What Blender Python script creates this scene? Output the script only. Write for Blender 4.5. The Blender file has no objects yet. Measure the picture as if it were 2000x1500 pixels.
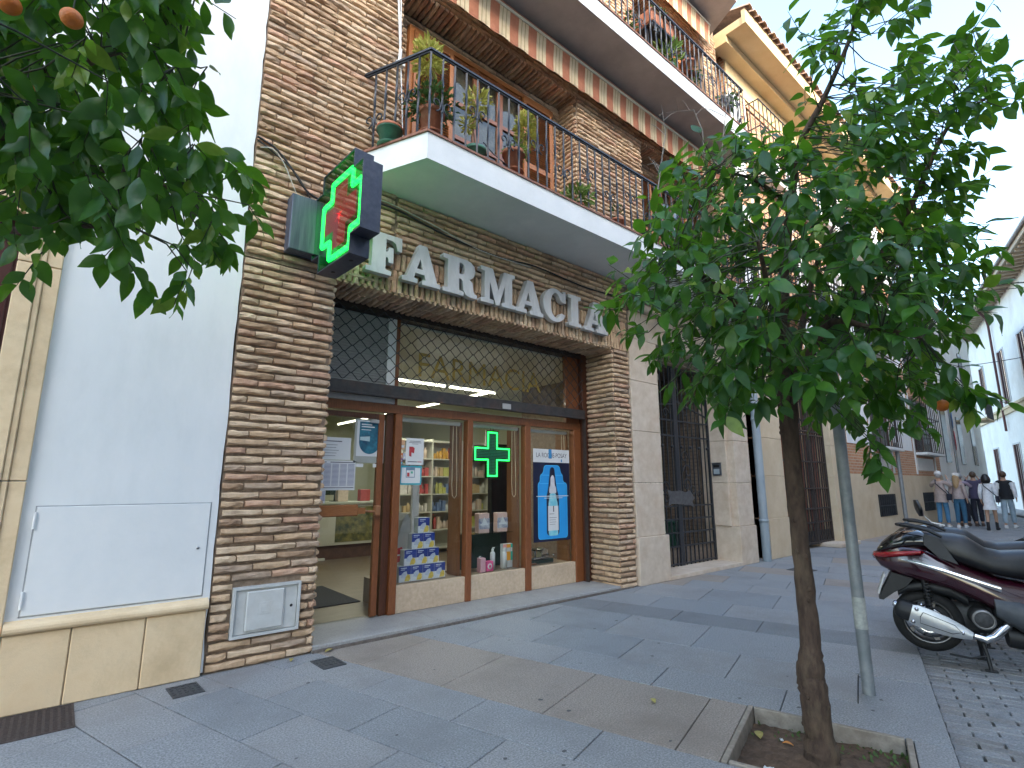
import bpy, bmesh, math, random
from mathutils import Vector, Matrix, Euler
random.seed(7)
R = math.radians
SC = bpy.context.scene
COL = SC.collection

# ------------------------------------------------------------------ camera
YF = 4.764            # facade plane is Y = 0, the photographer stands 4.76 m in front of it
CAMH = 1.42
FPX = 1026.0          # focal length in pixels of a 2000 px wide frame
PITCH = math.atan(193 / 1026.0)
PHI = R(49.79)        # angle between view axis and the facade direction
cam = bpy.data.cameras.new('camera')
cam.sensor_width = 36.0
cam.lens = 36.0 * FPX / 2000.0
cam.clip_start = 0.05
cam.clip_end = 2000
camo = bpy.data.objects.new('camera', cam)
COL.objects.link(camo)
camo.location = (0, -YF, CAMH)
_fw = Vector((math.cos(PHI) * math.cos(PITCH), math.sin(PHI) * math.cos(PITCH), math.sin(PITCH)))
camo.rotation_euler = _fw.to_track_quat('-Z', 'Y').to_euler()
SC.camera = camo
SC.render.resolution_x, SC.render.resolution_y = 1024, 768

# ------------------------------------------------------------------ sky, sun, exposure
SUN_EL, SUN_AZ = R(28), R(200)      # hazy sun behind the photographer, low enough for the row across the street to shade the shop
world = bpy.data.worlds.new('World'); SC.world = world; world.use_nodes = True
wn = world.node_tree
bg = wn.nodes['Background']
sky = wn.nodes.new('ShaderNodeTexSky'); sky.sky_type = 'NISHITA'; sky.sun_disc = False
sky.sun_elevation = SUN_EL; sky.sun_rotation = SUN_AZ
sky.air_density = 1.0; sky.dust_density = 2.2; sky.ozone_density = 1.2
wn.links.new(sky.outputs[0], bg.inputs[0]); bg.inputs[1].default_value = 0.15
sl = bpy.data.lights.new('sun', 'SUN'); sl.energy = .8; sl.angle = R(10); sl.color = (1.0, .93, .82)
so = bpy.data.objects.new('sun', sl); COL.objects.link(so)
# direction to the sun: azimuth measured from +Y towards +X
sd = Vector((math.sin(SUN_AZ) * math.cos(SUN_EL), math.cos(SUN_AZ) * math.cos(SUN_EL), math.sin(SUN_EL)))
so.rotation_euler = sd.to_track_quat('Z', 'Y').to_euler(); so.location = (0, 0, 30)
SC.view_settings.view_transform = 'Standard'; SC.view_settings.look = 'None'
SC.view_settings.gamma = 1.0; SC.view_settings.use_curve_mapping = False
SC.view_settings.exposure = 2.78
SC.view_settings.use_white_balance = True; SC.view_settings.white_balance_temperature = 6750; SC.view_settings.white_balance_tint = 5
SC.render.engine = 'CYCLES'
SC.cycles.use_denoising = True
SC.cycles.max_bounces = 8; SC.cycles.transparent_max_bounces = 16
SC.cycles.caustics_reflective = False; SC.cycles.caustics_refractive = False
SC.cycles.sample_clamp_indirect = 6.0

# ------------------------------------------------------------------ helpers
def ray(x, y):
    a, b, c = x - 1000.0, 750.0 - y, FPX
    up = b * math.cos(PITCH) + c * math.sin(PITCH); fw = c * math.cos(PITCH) - b * math.sin(PITCH)
    return Vector((fw * math.cos(PHI) + a * math.sin(PHI), fw * math.sin(PHI) - a * math.cos(PHI), up))
def at_depth(x, y, d):          # a point d metres down the view axis
    r = ray(x, y); return Vector((0, -YF, CAMH)) + r * (d / FPX)
def project(P):
    d = Vector(P) - Vector((0, -YF, CAMH))
    fw = d.x * math.cos(PHI) + d.y * math.sin(PHI); a = d.x * math.sin(PHI) - d.y * math.cos(PHI)
    c = fw * math.cos(PITCH) + d.z * math.sin(PITCH); b = d.z * math.cos(PITCH) - fw * math.sin(PITCH)
    if c < .05: return None
    return 1000 + FPX * a / c, 750 - FPX * b / c, c
TH = R(16.8)
E1 = Vector((math.cos(TH), math.sin(TH), 0)); E2 = Vector((-math.sin(TH), math.cos(TH), 0))
def street(a, b, z=0.0): return E1 * a + E2 * b + Vector((0, 0, z))   # along the kerb, across it

class MB:
    """collects polygons for one mesh"""
    def __init__(s): s.v = []; s.f = []; s.m = []; s.sm = []
    def add(s, vs, fs, m=0, smooth=False):
        o = len(s.v); s.v += [tuple(p) for p in vs]
        for f in fs: s.f.append(tuple(i + o for i in f)); s.m.append(m); s.sm.append(smooth)
        return s
    def box(s, x0, x1, y0, y1, z0, z1, m=0):
        vs = [(x, y, z) for x in (x0, x1) for y in (y0, y1) for z in (z0, z1)]
        return s.add(vs, [(0, 1, 3, 2), (4, 6, 7, 5), (0, 4, 5, 1), (2, 3, 7, 6), (0, 2, 6, 4), (1, 5, 7, 3)], m)
    def obox(s, c, ax, ay, az, m=0):      # oriented box, half-axis vectors
        c = Vector(c); vs = [c + i * ax + j * ay + k * az for i in (-1, 1) for j in (-1, 1) for k in (-1, 1)]
        return s.add(vs, [(0, 1, 3, 2), (4, 6, 7, 5), (0, 4, 5, 1), (2, 3, 7, 6), (0, 2, 6, 4), (1, 5, 7, 3)], m)
    def bbox(s, x0, x1, y0, y1, z0, z1, b=.004, m=0):   # box with chamfered edges
        vs = []; xs, ys, zs = (x0, x1), (y0, y1), (z0, z1)
        idx = {}
        for i in (0, 1):
            for j in (0, 1):
                for k in (0, 1):
                    sx, sy, sz = 1 - 2 * i, 1 - 2 * j, 1 - 2 * k
                    p = (xs[i], ys[j], zs[k])
                    for a in range(3):
                        q = [p[0] + sx * b, p[1] + sy * b, p[2] + sz * b]; q[a] = p[a]
                        idx[(i, j, k, a)] = len(vs); vs.append(tuple(q))
        fs = []
        I = lambda i, j, k, a: idx[(i, j, k, a)]
        for i in (0, 1):
            q = [I(i, 0, 0, 0), I(i, 1, 0, 0), I(i, 1, 1, 0), I(i, 0, 1, 0)]; fs.append(q if i else q[::-1])
            q = [I(0, i, 0, 1), I(1, i, 0, 1), I(1, i, 1, 1), I(0, i, 1, 1)]; fs.append(q[::-1] if i else q)
            q = [I(0, 0, i, 2), I(1, 0, i, 2), I(1, 1, i, 2), I(0, 1, i, 2)]; fs.append(q if i else q[::-1])
        for i in (0, 1):
            for j in (0, 1):
                fs.append([I(i, j, 0, 0), I(i, j, 1, 0), I(i, j, 1, 1), I(i, j, 0, 1)])
                fs.append([I(i, 0, j, 0), I(i, 1, j, 0), I(i, 1, j, 2), I(i, 0, j, 2)])
                fs.append([I(0, i, j, 1), I(1, i, j, 1), I(1, i, j, 2), I(0, i, j, 2)])
        for i in (0, 1):
            for j in (0, 1):
                for k in (0, 1): fs.append([I(i, j, k, 0), I(i, j, k, 1), I(i, j, k, 2)])
        return s.add(vs, fs, m)
    def tube(s, path, r, n=8, m=0, caps=True, smooth=True):
        P = [Vector(p) for p in path]; L = len(P)
        rr = r if isinstance(r, (list, tuple)) else [r] * L
        up = None; vs = []
        for i in range(L):
            t = (P[min(i + 1, L - 1)] - P[max(i - 1, 0)])
            if t.length < 1e-9: t = Vector((0, 0, 1))
            t.normalize()
            if up is None:
                up = t.cross(Vector((0, 0, 1)) if abs(t.z) < .9 else Vector((1, 0, 0))).normalized()
            else:
                up = (up - t * up.dot(t))
                up = up.normalized() if up.length > 1e-6 else t.orthogonal().normalized()
            w = t.cross(up)
            for k in range(n):
                a = 2 * math.pi * k / n
                vs.append(P[i] + (up * math.cos(a) + w * math.sin(a)) * rr[i])
        fs = [(i * n + k, i * n + (k + 1) % n, (i + 1) * n + (k + 1) % n, (i + 1) * n + k) for i in range(L - 1) for k in range(n)]
        s.add(vs, fs, m, smooth)
        if caps:
            s.add(vs[:n], [tuple(range(n))[::-1]], m); s.add(vs[-n:], [tuple(range(n))], m)
        return s
    def lathe(s, prof, n=20, c=(0, 0, 0), m=0, axis='z', smooth=True):
        vs = []
        for r, h in prof:
            for k in range(n):
                a = 2 * math.pi * k / n; x, y = r * math.cos(a), r * math.sin(a)
                p = (x, y, h) if axis == 'z' else ((x, h, y) if axis == 'y' else (h, x, y))
                vs.append((p[0] + c[0], p[1] + c[1], p[2] + c[2]))
        fs = [(i * n + k, i * n + (k + 1) % n, (i + 1) * n + (k + 1) % n, (i + 1) * n + k) for i in range(len(prof) - 1) for k in range(n)]
        return s.add(vs, fs, m, smooth)
    def loft(s, rings, m=0, caps=True, smooth=True):
        n = len(rings[0]); vs = [p for r in rings for p in r]
        fs = [(i * n + k, i * n + (k + 1) % n, (i + 1) * n + (k + 1) % n, (i + 1) * n + k) for i in range(len(rings) - 1) for k in range(n)]
        s.add(vs, fs, m, smooth)
        if caps: s.add(rings[0], [tuple(range(n))[::-1]], m); s.add(rings[-1], [tuple(range(n))], m)
        return s
    def prism(s, poly, d0, d1, plane='xz', m=0):   # extruded outline
        n = len(poly)
        P = {'xz': lambda a, b, d: (a, d, b), 'xy': lambda a, b, d: (a, b, d), 'yz': lambda a, b, d: (d, a, b)}[plane]
        vs = [P(a, b, d0) for a, b in poly] + [P(a, b, d1) for a, b in poly]
        fs = [(k, (k + 1) % n, n + (k + 1) % n, n + k) for k in range(n)] + [tuple(range(n))[::-1], tuple(range(n, 2 * n))]
        return s.add(vs, fs, m)
    def sphere(s, c, r, n=10, m=0, sq=(1, 1, 1)):
        c = Vector(c); k = max(4, n // 2)
        prof = [(max(1e-4, math.sin(math.pi * i / k)), -math.cos(math.pi * i / k)) for i in range(k + 1)]
        vs = []
        for q, h in prof:
            for j in range(n):
                a = 2 * math.pi * j / n
                vs.append((c.x + r * sq[0] * q * math.cos(a), c.y + r * sq[1] * q * math.sin(a), c.z + r * sq[2] * h))
        fs = [(i * n + j, i * n + (j + 1) % n, (i + 1) * n + (j + 1) % n, (i + 1) * n + j) for i in range(k) for j in range(n)]
        return s.add(vs, fs, m, True)
    def mesh(s, name, mats):
        me = bpy.data.meshes.new(name); me.from_pydata(s.v, [], s.f)
        for q in (mats if isinstance(mats, (list, tuple)) else [mats]): me.materials.append(q)
        me.polygons.foreach_set('material_index', s.m); me.polygons.foreach_set('use_smooth', s.sm)
        me.update()
        return me

def fixn(me):
    bm = bmesh.new(); bm.from_mesh(me); bmesh.ops.recalc_face_normals(bm, faces=bm.faces); bm.to_mesh(me); bm.free()
def obj(name, mb, mats, parent=None, loc=None, rot=None, fix=True):
    me = mb.mesh(name, mats) if isinstance(mb, MB) else mb
    if fix and isinstance(mb, MB): fixn(me)
    o = bpy.data.objects.new(name, me); COL.objects.link(o)
    if loc is not None: o.location = loc
    if rot is not None: o.rotation_euler = rot
    if parent is not None: o.parent = parent
    return o
def tag(o, label=None, cat=None, group=None, kind=None):
    if label: o['label'] = label
    if cat: o['category'] = cat
    if group: o['group'] = group
    if kind: o['kind'] = kind
    return o
def thing(name, label, cat, loc=(0, 0, 0), rz=0, group=None):
    o = bpy.data.objects.new(name, None); COL.objects.link(o); o.empty_display_size = .1
    o.location = loc; o.rotation_euler = (0, 0, rz)
    return tag(o, label, cat, group)
def struct(name, mb, mats): return tag(obj(name, mb, mats), kind='structure')
def copy_tree(o, parent=None):
    c = o.copy(); COL.objects.link(c); c.parent = parent
    for ch in list(o.children): copy_tree(ch, c)
    return c
def shape(name, splines, depth, mat, parent=None, bevel=0.0, bold=0.0):
    """flat outline(s) with holes in the local XY plane, extruded by depth in +-Z"""
    cu = bpy.data.curves.new(name, 'CURVE'); cu.dimensions = '2D'; cu.fill_mode = 'BOTH'; cu.extrude = depth / 2; cu.bevel_depth = bevel; cu.offset = bold
    for sp in splines:
        s = cu.splines.new('POLY'); s.points.add(len(sp) - 1); s.use_cyclic_u = True
        for i, (a, b) in enumerate(sp): s.points[i].co = (a, b, 0, 1)
    t = bpy.data.objects.new('tmp', cu); COL.objects.link(t)
    dg = bpy.context.evaluated_depsgraph_get(); dg.update()
    me = bpy.data.meshes.new_from_object(t.evaluated_get(dg)); bpy.data.objects.remove(t); bpy.data.curves.remove(cu)
    me.name = name; me.materials.clear(); me.materials.append(mat)
    o = bpy.data.objects.new(name, me); COL.objects.link(o); o.parent = parent
    return o
def text_mesh(txt, size, mat, name, parent=None, depth=.0008, align='LEFT', bold=0.0):
    cu = bpy.data.curves.new(name, 'FONT'); cu.body = txt; cu.size = size; cu.extrude = depth; cu.align_x = align; cu.offset = bold
    t = bpy.data.objects.new('tmp', cu); COL.objects.link(t)
    dg = bpy.context.evaluated_depsgraph_get(); dg.update()
    me = bpy.data.meshes.new_from_object(t.evaluated_get(dg)); bpy.data.objects.remove(t); bpy.data.curves.remove(cu)
    me.materials.clear(); me.materials.append(mat)
    o = bpy.data.objects.new(name, me); COL.objects.link(o); o.parent = parent
    return o
STAND = (R(90), 0, 0)      # local XY plane stood up to face -Y

# ------------------------------------------------------------------ materials
MATS = {}
def mat(name, c1, c2=None, scale=6.0, rough=.7, bump=0.0, bscale=60.0, metal=0.0, spec=.5, detail=5.0, stretch=(1, 1, 1), dirt=None, dscale=1.2, damt=.5, coat=0.0, trans=0.0, rrange=None, tcol=None):
    if name in MATS: return MATS[name]
    m = bpy.data.materials.new(name); m.use_nodes = True; nt = m.node_tree; N, L = nt.nodes, nt.links
    b = N['Principled BSDF']
    b.inputs['Roughness'].default_value = rough; b.inputs['Metallic'].default_value = metal
    b.inputs['Specular IOR Level'].default_value = spec
    if coat: b.inputs['Coat Weight'].default_value = coat; b.inputs['Coat Roughness'].default_value = .04
    g = N.new('ShaderNodeNewGeometry'); mp = N.new('ShaderNodeMapping'); mp.inputs['Scale'].default_value = stretch
    L.new(g.outputs['Position'], mp.inputs[0])
    if c2 is None: c2 = tuple(min(1, x * 1.22) for x in c1)
    n1 = N.new('ShaderNodeTexNoise'); n1.inputs['Scale'].default_value = scale; n1.inputs['Detail'].default_value = detail; n1.inputs['Roughness'].default_value = .62
    L.new(mp.outputs[0], n1.inputs['Vector'])
    rp = N.new('ShaderNodeValToRGB'); rp.color_ramp.elements[0].position = .33; rp.color_ramp.elements[1].position = .68
    rp.color_ramp.elements[0].color = (*c1, 1); rp.color_ramp.elements[1].color = (*c2, 1)
    L.new(n1.outputs[0], rp.inputs[0]); out = rp.outputs[0]
    if dirt:
        n2 = N.new('ShaderNodeTexNoise'); n2.inputs['Scale'].default_value = dscale; n2.inputs['Detail'].default_value = 7; n2.inputs['Roughness'].default_value = .7
        L.new(mp.outputs[0], n2.inputs['Vector'])
        r2 = N.new('ShaderNodeValToRGB'); r2.color_ramp.elements[0].position = .48; r2.color_ramp.elements[1].position = .72
        r2.color_ramp.elements[0].color = (0, 0, 0, 1); r2.color_ramp.elements[1].color = (damt, damt, damt, 1)
        L.new(n2.outputs[0], r2.inputs[0])
        mx = N.new('ShaderNodeMixRGB'); mx.inputs[2].default_value = (*dirt, 1)
        L.new(r2.outputs[0], mx.inputs[0]); L.new(out, mx.inputs[1]); out = mx.outputs[0]
    L.new(out, b.inputs['Base Color'])
    if rrange:
        mr = N.new('ShaderNodeMapRange'); mr.inputs[3].default_value, mr.inputs[4].default_value = rrange
        L.new(n1.outputs[0], mr.inputs[0]); L.new(mr.outputs[0], b.inputs['Roughness'])
    if bump:
        n3 = N.new('ShaderNodeTexNoise'); n3.inputs['Scale'].default_value = bscale; n3.inputs['Detail'].default_value = 4
        L.new(mp.outputs[0], n3.inputs['Vector'])
        bp = N.new('ShaderNodeBump'); bp.inputs['Strength'].default_value = bump; bp.inputs['Distance'].default_value = .01
        L.new(n3.outputs[0], bp.inputs['Height']); L.new(bp.outputs[0], b.inputs['Normal'])
    if trans:      # light passing through thin leaves / cloth
        tr = N.new('ShaderNodeBsdfTranslucent'); L.new(out, tr.inputs[0])
        if tcol: L.remove(tr.inputs[0].links[0]) if False else None; mt_ = N.new('ShaderNodeMixRGB'); mt_.inputs[0].default_value = .65; mt_.inputs[2].default_value = (*tcol, 1); L.new(out, mt_.inputs[1]); L.new(mt_.outputs[0], tr.inputs[0])
        ms = N.new('ShaderNodeMixShader'); ms.inputs[0].default_value = trans
        L.new(b.outputs[0], ms.inputs[1]); L.new(tr.outputs[0], ms.inputs[2]); L.new(ms.outputs[0], N['Material Output'].inputs[0])
    MATS[name] = m; return m
def emit(name, col, s, base=None):
    if name in MATS: return MATS[name]
    m = bpy.data.materials.new(name); m.use_nodes = True; b = m.node_tree.nodes['Principled BSDF']
    b.inputs['Base Color'].default_value = (*(base or col), 1); b.inputs['Emission Color'].default_value = (*col, 1); b.inputs['Emission Strength'].default_value = s
    MATS[name] = m; return m
def glass(name, tint=(1, 1, 1), ior=1.5, rough=0.0, extra=0.0):
    m = bpy.data.materials.new(name); m.use_nodes = True; nt = m.node_tree; N, L = nt.nodes, nt.links
    N.remove(N['Principled BSDF'])
    t = N.new('ShaderNodeBsdfTransparent'); t.inputs[0].default_value = (*tint, 1)
    g = N.new('ShaderNodeBsdfGlossy'); g.inputs['Roughness'].default_value = rough
    lw = N.new('ShaderNodeLayerWeight'); lw.inputs[0].default_value = .5        # Schlick reflectance of a thin pane, same from both sides
    pw = N.new('ShaderNodeMath'); pw.operation = 'POWER'; pw.inputs[1].default_value = 4.0; L.new(lw.outputs['Facing'], pw.inputs[0])
    ma = N.new('ShaderNodeMath'); ma.operation = 'MULTIPLY_ADD'; ma.inputs[1].default_value = .85; ma.inputs[2].default_value = .035 + extra; ma.use_clamp = True
    L.new(pw.outputs[0], ma.inputs[0])
    x = N.new('ShaderNodeMixShader'); L.new(ma.outputs[0], x.inputs[0]); L.new(t.outputs[0], x.inputs[1]); L.new(g.outputs[0], x.inputs[2])
    L.new(x.outputs[0], N['Material Output'].inputs[0]); MATS[name] = m; return m

BRICK = [mat('brick_tan', (.50, .335, .205), (.66, .47, .305), 14, .9, .5, 90, dirt=(.16, .11, .08), dscale=5),
         mat('brick_pale', (.56, .40, .265), (.72, .55, .385), 14, .9, .5, 90, dirt=(.20, .14, .10), dscale=5),
         mat('brick_brown', (.35, .22, .135), (.50, .34, .22), 14, .9, .5, 90, dirt=(.11, .075, .055), dscale=5),
         mat('brick_rose', (.48, .28, .185), (.63, .41, .28), 14, .9, .5, 90, dirt=(.17, .10, .08), dscale=5),
         mat('brick_grey', (.39, .275, .19), (.54, .40, .29), 14, .9, .5, 90, dirt=(.13, .10, .08), dscale=5)]
MORTAR = mat('mortar', (.19, .135, .095), (.31, .235, .175), 25, .95, .6, 120)
WHITE = mat('white_render', (.72, .745, .76), (.80, .81, .815), 2.2, .85, .30, 9, dirt=(.58, .61, .62), dscale=1.3, damt=.5, stretch=(1, 1, .4))
WHITE2 = mat('white_paint_metal', (.74, .76, .77), (.79, .80, .80), 5, .5, .05, 40)
STONE = mat('pale_stone', (.74, .555, .345), (.80, .625, .41), 9, .8, .15, 160, dirt=(.46, .32, .17), dscale=2.2, damt=.6)
STONE_PINK = mat('portal_stone', (.54, .44, .34), (.66, .56, .46), 7, .75, .12, 120, dirt=(.48, .33, .22), dscale=1.6, damt=.6)
SLABC = mat('slab_concrete_white', (.70, .72, .73), (.78, .79, .79), 3, .8, .1, 60, dirt=(.58, .58, .57), dscale=1.3, damt=.4)
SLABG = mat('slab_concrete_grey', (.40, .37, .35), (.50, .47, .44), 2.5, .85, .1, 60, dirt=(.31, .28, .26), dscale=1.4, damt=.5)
IRON = mat('dark_iron', (.028, .032, .042), (.05, .055, .065), 30, .45, .1, 200, metal=.35)
IRON_BR = mat('brown_iron', (.035, .027, .024), (.065, .05, .045), 30, .55, .1, 200, metal=.2)
WOOD = mat('varnished_wood', (.165, .052, .018), (.27, .095, .034), 10, .38, .08, 60, stretch=(14, 14, 1.2), coat=.15)
WOOD_D = mat('dark_wood', (.055, .018, .009), (.11, .038, .018), 10, .4, .08, 60, stretch=(14, 14, 1.2))
WOOD_P = mat('wood_panel', (.17, .072, .028), (.235, .105, .045), 8, .45, .05, 60, stretch=(12, 12, 1))
WOOD_S = mat('orange_shutter_wood', (.30, .105, .03), (.42, .165, .055), 10, .45, .06, 60, stretch=(2, 2, 14))
GLASS = glass('shop_glass', (.97, .985, .98), 1.45)
GLASS_D = glass('window_glass', (.75, .80, .80), 1.5)

# ------------------------------------------------------------------ ground, pavement, street
def granite(name, c1, c2, d): return mat(name, tuple(q * .72 for q in c1), tuple(q * 1.12 for q in c2), 95, .62, .12, 260, detail=6, dirt=d, dscale=1.3, damt=.8, rrange=(.5, .8))
GR = [granite('granite_grey', (.18, .19, .20), (.36, .37, .38), (.19, .195, .20)),
      granite('granite_blue', (.165, .178, .192), (.33, .345, .358), (.17, .176, .183)),
      granite('granite_light', (.20, .205, .21), (.37, .375, .38), (.21, .20, .195)),
      granite('granite_pink', (.225, .185, .155), (.40, .35, .305), (.20, .17, .145)),
      granite('granite_dark', (.135, .145, .155), (.27, .28, .29), (.14, .14, .145))]
JOINT = mat('joint_dirt', (.045, .042, .04), (.09, .082, .075), 40, .95, .4, 90)
ASPH = mat('asphalt', (.045, .047, .05), (.085, .087, .09), 120, .85, .3, 200, dirt=(.12, .12, .12), dscale=.8, damt=.4)
SETT = [mat('sett_a', (.17, .175, .18), (.33, .335, .34), 90, .7, .35, 120, dirt=(.09, .088, .085), dscale=3),
        mat('sett_b', (.20, .202, .205), (.36, .36, .36), 90, .7, .35, 120, dirt=(.11, .105, .10), dscale=3),
        mat('sett_c', (.17, .165, .158), (.31, .30, .29), 90, .7, .35, 120, dirt=(.09, .085, .08), dscale=3)]
g = MB(); g.add([(-300, -300, -.10), (400, -300, -.10), (400, 300, -.10), (-300, 300, -.10)], [(0, 1, 2, 3)])
struct('ground', g, ASPH)

KERB = -4.85
PIT = (1.77, 2.6, -4.67, -3.81)        # tree pit of the right-hand tree
PIT2 = (-2.6, -1.77, -4.67, -3.81)     # the one of the tree beside the camera
side = MB()
def sq(m, a0, a1, b0, b1, z): m.add([street(a0, b0, z), street(a1, b0, z), street(a1, b1, z), street(a0, b1, z)], [(0, 1, 2, 3)])
cuts_a = [-9, PIT2[0], PIT2[1], PIT[0], PIT[1], 8.2]
for i in range(5):
    if i in (1, 3):
        sq(side, cuts_a[i], cuts_a[i + 1], KERB, PIT[2], -.014); sq(side, cuts_a[i], cuts_a[i + 1], PIT[3], 6, -.014)
    else: sq(side, cuts_a[i], cuts_a[i + 1], KERB, 6, -.014)
# the pavement beyond the parking bay follows the house fronts
far0 = street(8.2, KERB); 
side.add([street(8.2, 6, -.012), (far0.x, far0.y, -.012), (26, -2.6, -.012), (60, 7, -.012), (60, 12, -.012), (20, 9, -.012)], [(0, 1, 2, 3, 4, 5)], 1)
# kerb face down to the street
for a0, a1 in ((-9, 8.2),):
    side.add([street(a0, KERB, -.014), street(a1, KERB, -.014), street(a1, KERB, -.12), street(a0, KERB, -.12)], [(0, 1, 2, 3)])
side.add([(far0.x, far0.y, -.014), (26, -2.6, -.014), (26, -2.6, -.12), (far0.x, far0.y, -.12)], [(0, 1, 2, 3)])
side.add([(26, -2.6, -.014), (60, 7, -.014), (60, 7, -.12), (26, -2.6, -.12)], [(0, 1, 2, 3)])
pavement = struct('pavement', side, [JOINT, GR[0]])
pavement['label'] = 'grey granite slab pavement in front of the shop'
SLAB_COURSES = [-3.44, -3.02, PIT2[0], PIT2[1], -1.3, -.78, -.32, .10, .52, .94, 1.36, 1.755, 2.59, 3.02, 3.67, 4.47, 4.97, 5.62, 6.45, 7.0, 7.6, 8.2, 8.85, 9.5, 10.1, 10.9, 11.6, 12.3, 13.1, 13.9, 14.7, 15.5, 16.4, 17.3, 18.2, 19.1, 20, 21, 22, 23, 24, 25.2]
rs = random.Random(3)
def slab(a0, a1, b0, b1, m):
    j = rs.uniform(-.0015, .0015); q = .0035
    mb = MB(); mb.bbox(a0 + q, a1 - q, b0 + q, b1 - q, -.06, 0, .003)
    mb.v = [tuple(street(x, y, z)) for x, y, z in mb.v]
    # origin at the slab's own middle
    c = street((a0 + a1) / 2, (b0 + b1) / 2, 0); mb.v = [tuple(Vector(v) - c) for v in mb.v]
    return obj('slab', mb, m, pavement, loc=c + Vector((0, 0, j)))
for i in range(len(SLAB_COURSES) - 1):
    a0, a1 = SLAB_COURSES[i], SLAB_COURSES[i + 1]; am = (a0 + a1) / 2
    off = (-3.58 if i % 2 else -3.165)
    kind = 3 if abs(a0 - 1.755) < .01 else (4 if abs(a0 - 4.47) < .01 else None)
    L = .83
    k0 = -20
    for k in range(-10, 12):
        b0 = off + k * L; b1 = b0 + L
        lo = KERB
        if a0 > 8.1:      # beyond the bay the outer edge follows the fronts
            t = (am * E1.x - far0.x) / (26 - far0.x); lo = None
        if lo is not None:
            if b1 < KERB + .2: continue
            if b0 < KERB + .2: b0 = KERB
        c = street(am, (b0 + b1) / 2)
        if c.y > .8 or c.y < -6: continue
        if a0 > 8.1:
            edge = far0.y + (-2.6 - far0.y) * (c.x - far0.x) / (26 - far0.x)
            if c.y < edge + .45 or c.y > .8: continue
        inpit = [p for p in (PIT, PIT2) if abs(a0 - p[0]) < .03]
        m = GR[kind] if kind is not None else GR[rs.choice([0, 0, 0, 1, 1, 2, 2])]
        if kind == 3: m = GR[3]
        if a0 > 5 and rs.random() < .12: m = GR[3]
        if inpit:
            p = inpit[0]
            if b0 >= p[3] - .01: slab(a0, a1, b0, b1, m)
            elif b1 > p[3] + .05: slab(a0, a1, p[3], b1, m)
            if b0 <= KERB + .01: slab(a0, a1, KERB, p[2], GR[2])
        else: slab(a0, a1, b0, b1, m)

# cobbled parking bay
bed = MB(); sq(bed, -6, 16, -9.2, KERB - .004, -.085)
cob = struct('cobbled_bay', bed, JOINT); cob['label'] = 'grey stone sett parking bay beside the kerb'
sett_meshes = []
for v in range(4):
    r_ = random.Random(v); mb = MB(); mb.bbox(-.0368, .0368, -.1222, .1222, -.05, 0, .005)
    mb.v = [(x + r_.uniform(-.003, .003), y + r_.uniform(-.003, .003), z + (r_.uniform(-.003, .002) if z > -.02 else 0)) for x, y, z in mb.v]
    for k in range(3):
        me = mb.mesh('sett', SETT[k]); fixn(me); sett_meshes.append(me)
setts = []
rs = random.Random(11)
ia = 0; a = -.5
while a < 13:
    b = KERB - .132 - (ia % 2) * .127
    if ia % 2: 
        p = street(a, KERB - .066, -.052); q = project(p)
        if q and -150 < q[0] < 2150 and q[1] < 1650: setts.append((q[2], p, 0, rs.randrange(12) + 100))
    while b > -9:
        p = street(a, b, -.052 + rs.uniform(-.002, .002)); q = project(p)
        if q: setts.append((q[2] if (-150 < q[0] < 2150 and q[1] < 1650) else 99, p, rs.uniform(-.012, .012), rs.randrange(12)))
        b -= .254
    a += .082; ia += 1
setts = [s for s in setts if s[0] < 98]
setts.sort(key=lambda s: s[0])
for d, p, rz, k in setts[:300]:
    o = bpy.data.objects.new('sett', sett_meshes[k % 100 % 12]); COL.objects.link(o); o.parent = cob; o.location = p; o.rotation_euler = (0, 0, TH + rz)
    if k >= 100: o.scale = (1, .48, 1)
rest = MB()
for d, p, rz, k in setts[300:]:
    c, s_ = math.cos(TH + rz), math.sin(TH + rz)
    vs = [(p.x + c * x - s_ * y, p.y + s_ * x + c * y, p.z + z) for x, y, z in ((-.0368, -.1222, -.005), (.0368, -.1222, -.005), (.0368, .1222, -.005), (-.0368, .1222, -.005), (-.034, -.119, 0), (.034, -.119, 0), (.034, .119, 0), (-.034, .119, 0))]
    if k >= 100: continue
    vs[:4] = [(x, y, z - .02) for x, y, z in vs[:4]]
    rest.add(vs, [(4, 5, 6, 7), (0, 1, 5, 4), (1, 2, 6, 5), (2, 3, 7, 6), (3, 0, 4, 7)], k % 3)
tag(obj('far_setts', rest, SETT, cob), kind='stuff')

# asphalt roadway with worn white markings
PAINT = mat('road_paint', (.42, .42, .41), (.62, .62, .60), 40, .8, .2, 100, dirt=(.2, .2, .2), dscale=4, damt=.6)
road = MB(); road.add([street(16, -10, -.094), street(80, -10.5, -.094), street(80, -2, -.094), street(16, -4, -.094)], [(0, 1, 2, 3)])
rd = struct('road', road, ASPH)
mk_ = MB()
for (x0, y0, x1, y1, w) in ((29.5, -1.2, 33.5, -1.5, .5), (34, -2.2, 40, -.9, .14)):
    d = Vector((x1 - x0, y1 - y0, 0)).normalized(); n = Vector((-d.y, d.x, 0)) * w / 2
    mk_.add([Vector((x0, y0, -.088)) - n, Vector((x1, y1, -.088)) - n, Vector((x1, y1, -.088)) + n, Vector((x0, y0, -.088)) + n], [(0, 1, 2, 3)])
obj('road_marking', mk_, PAINT, rd)

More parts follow.
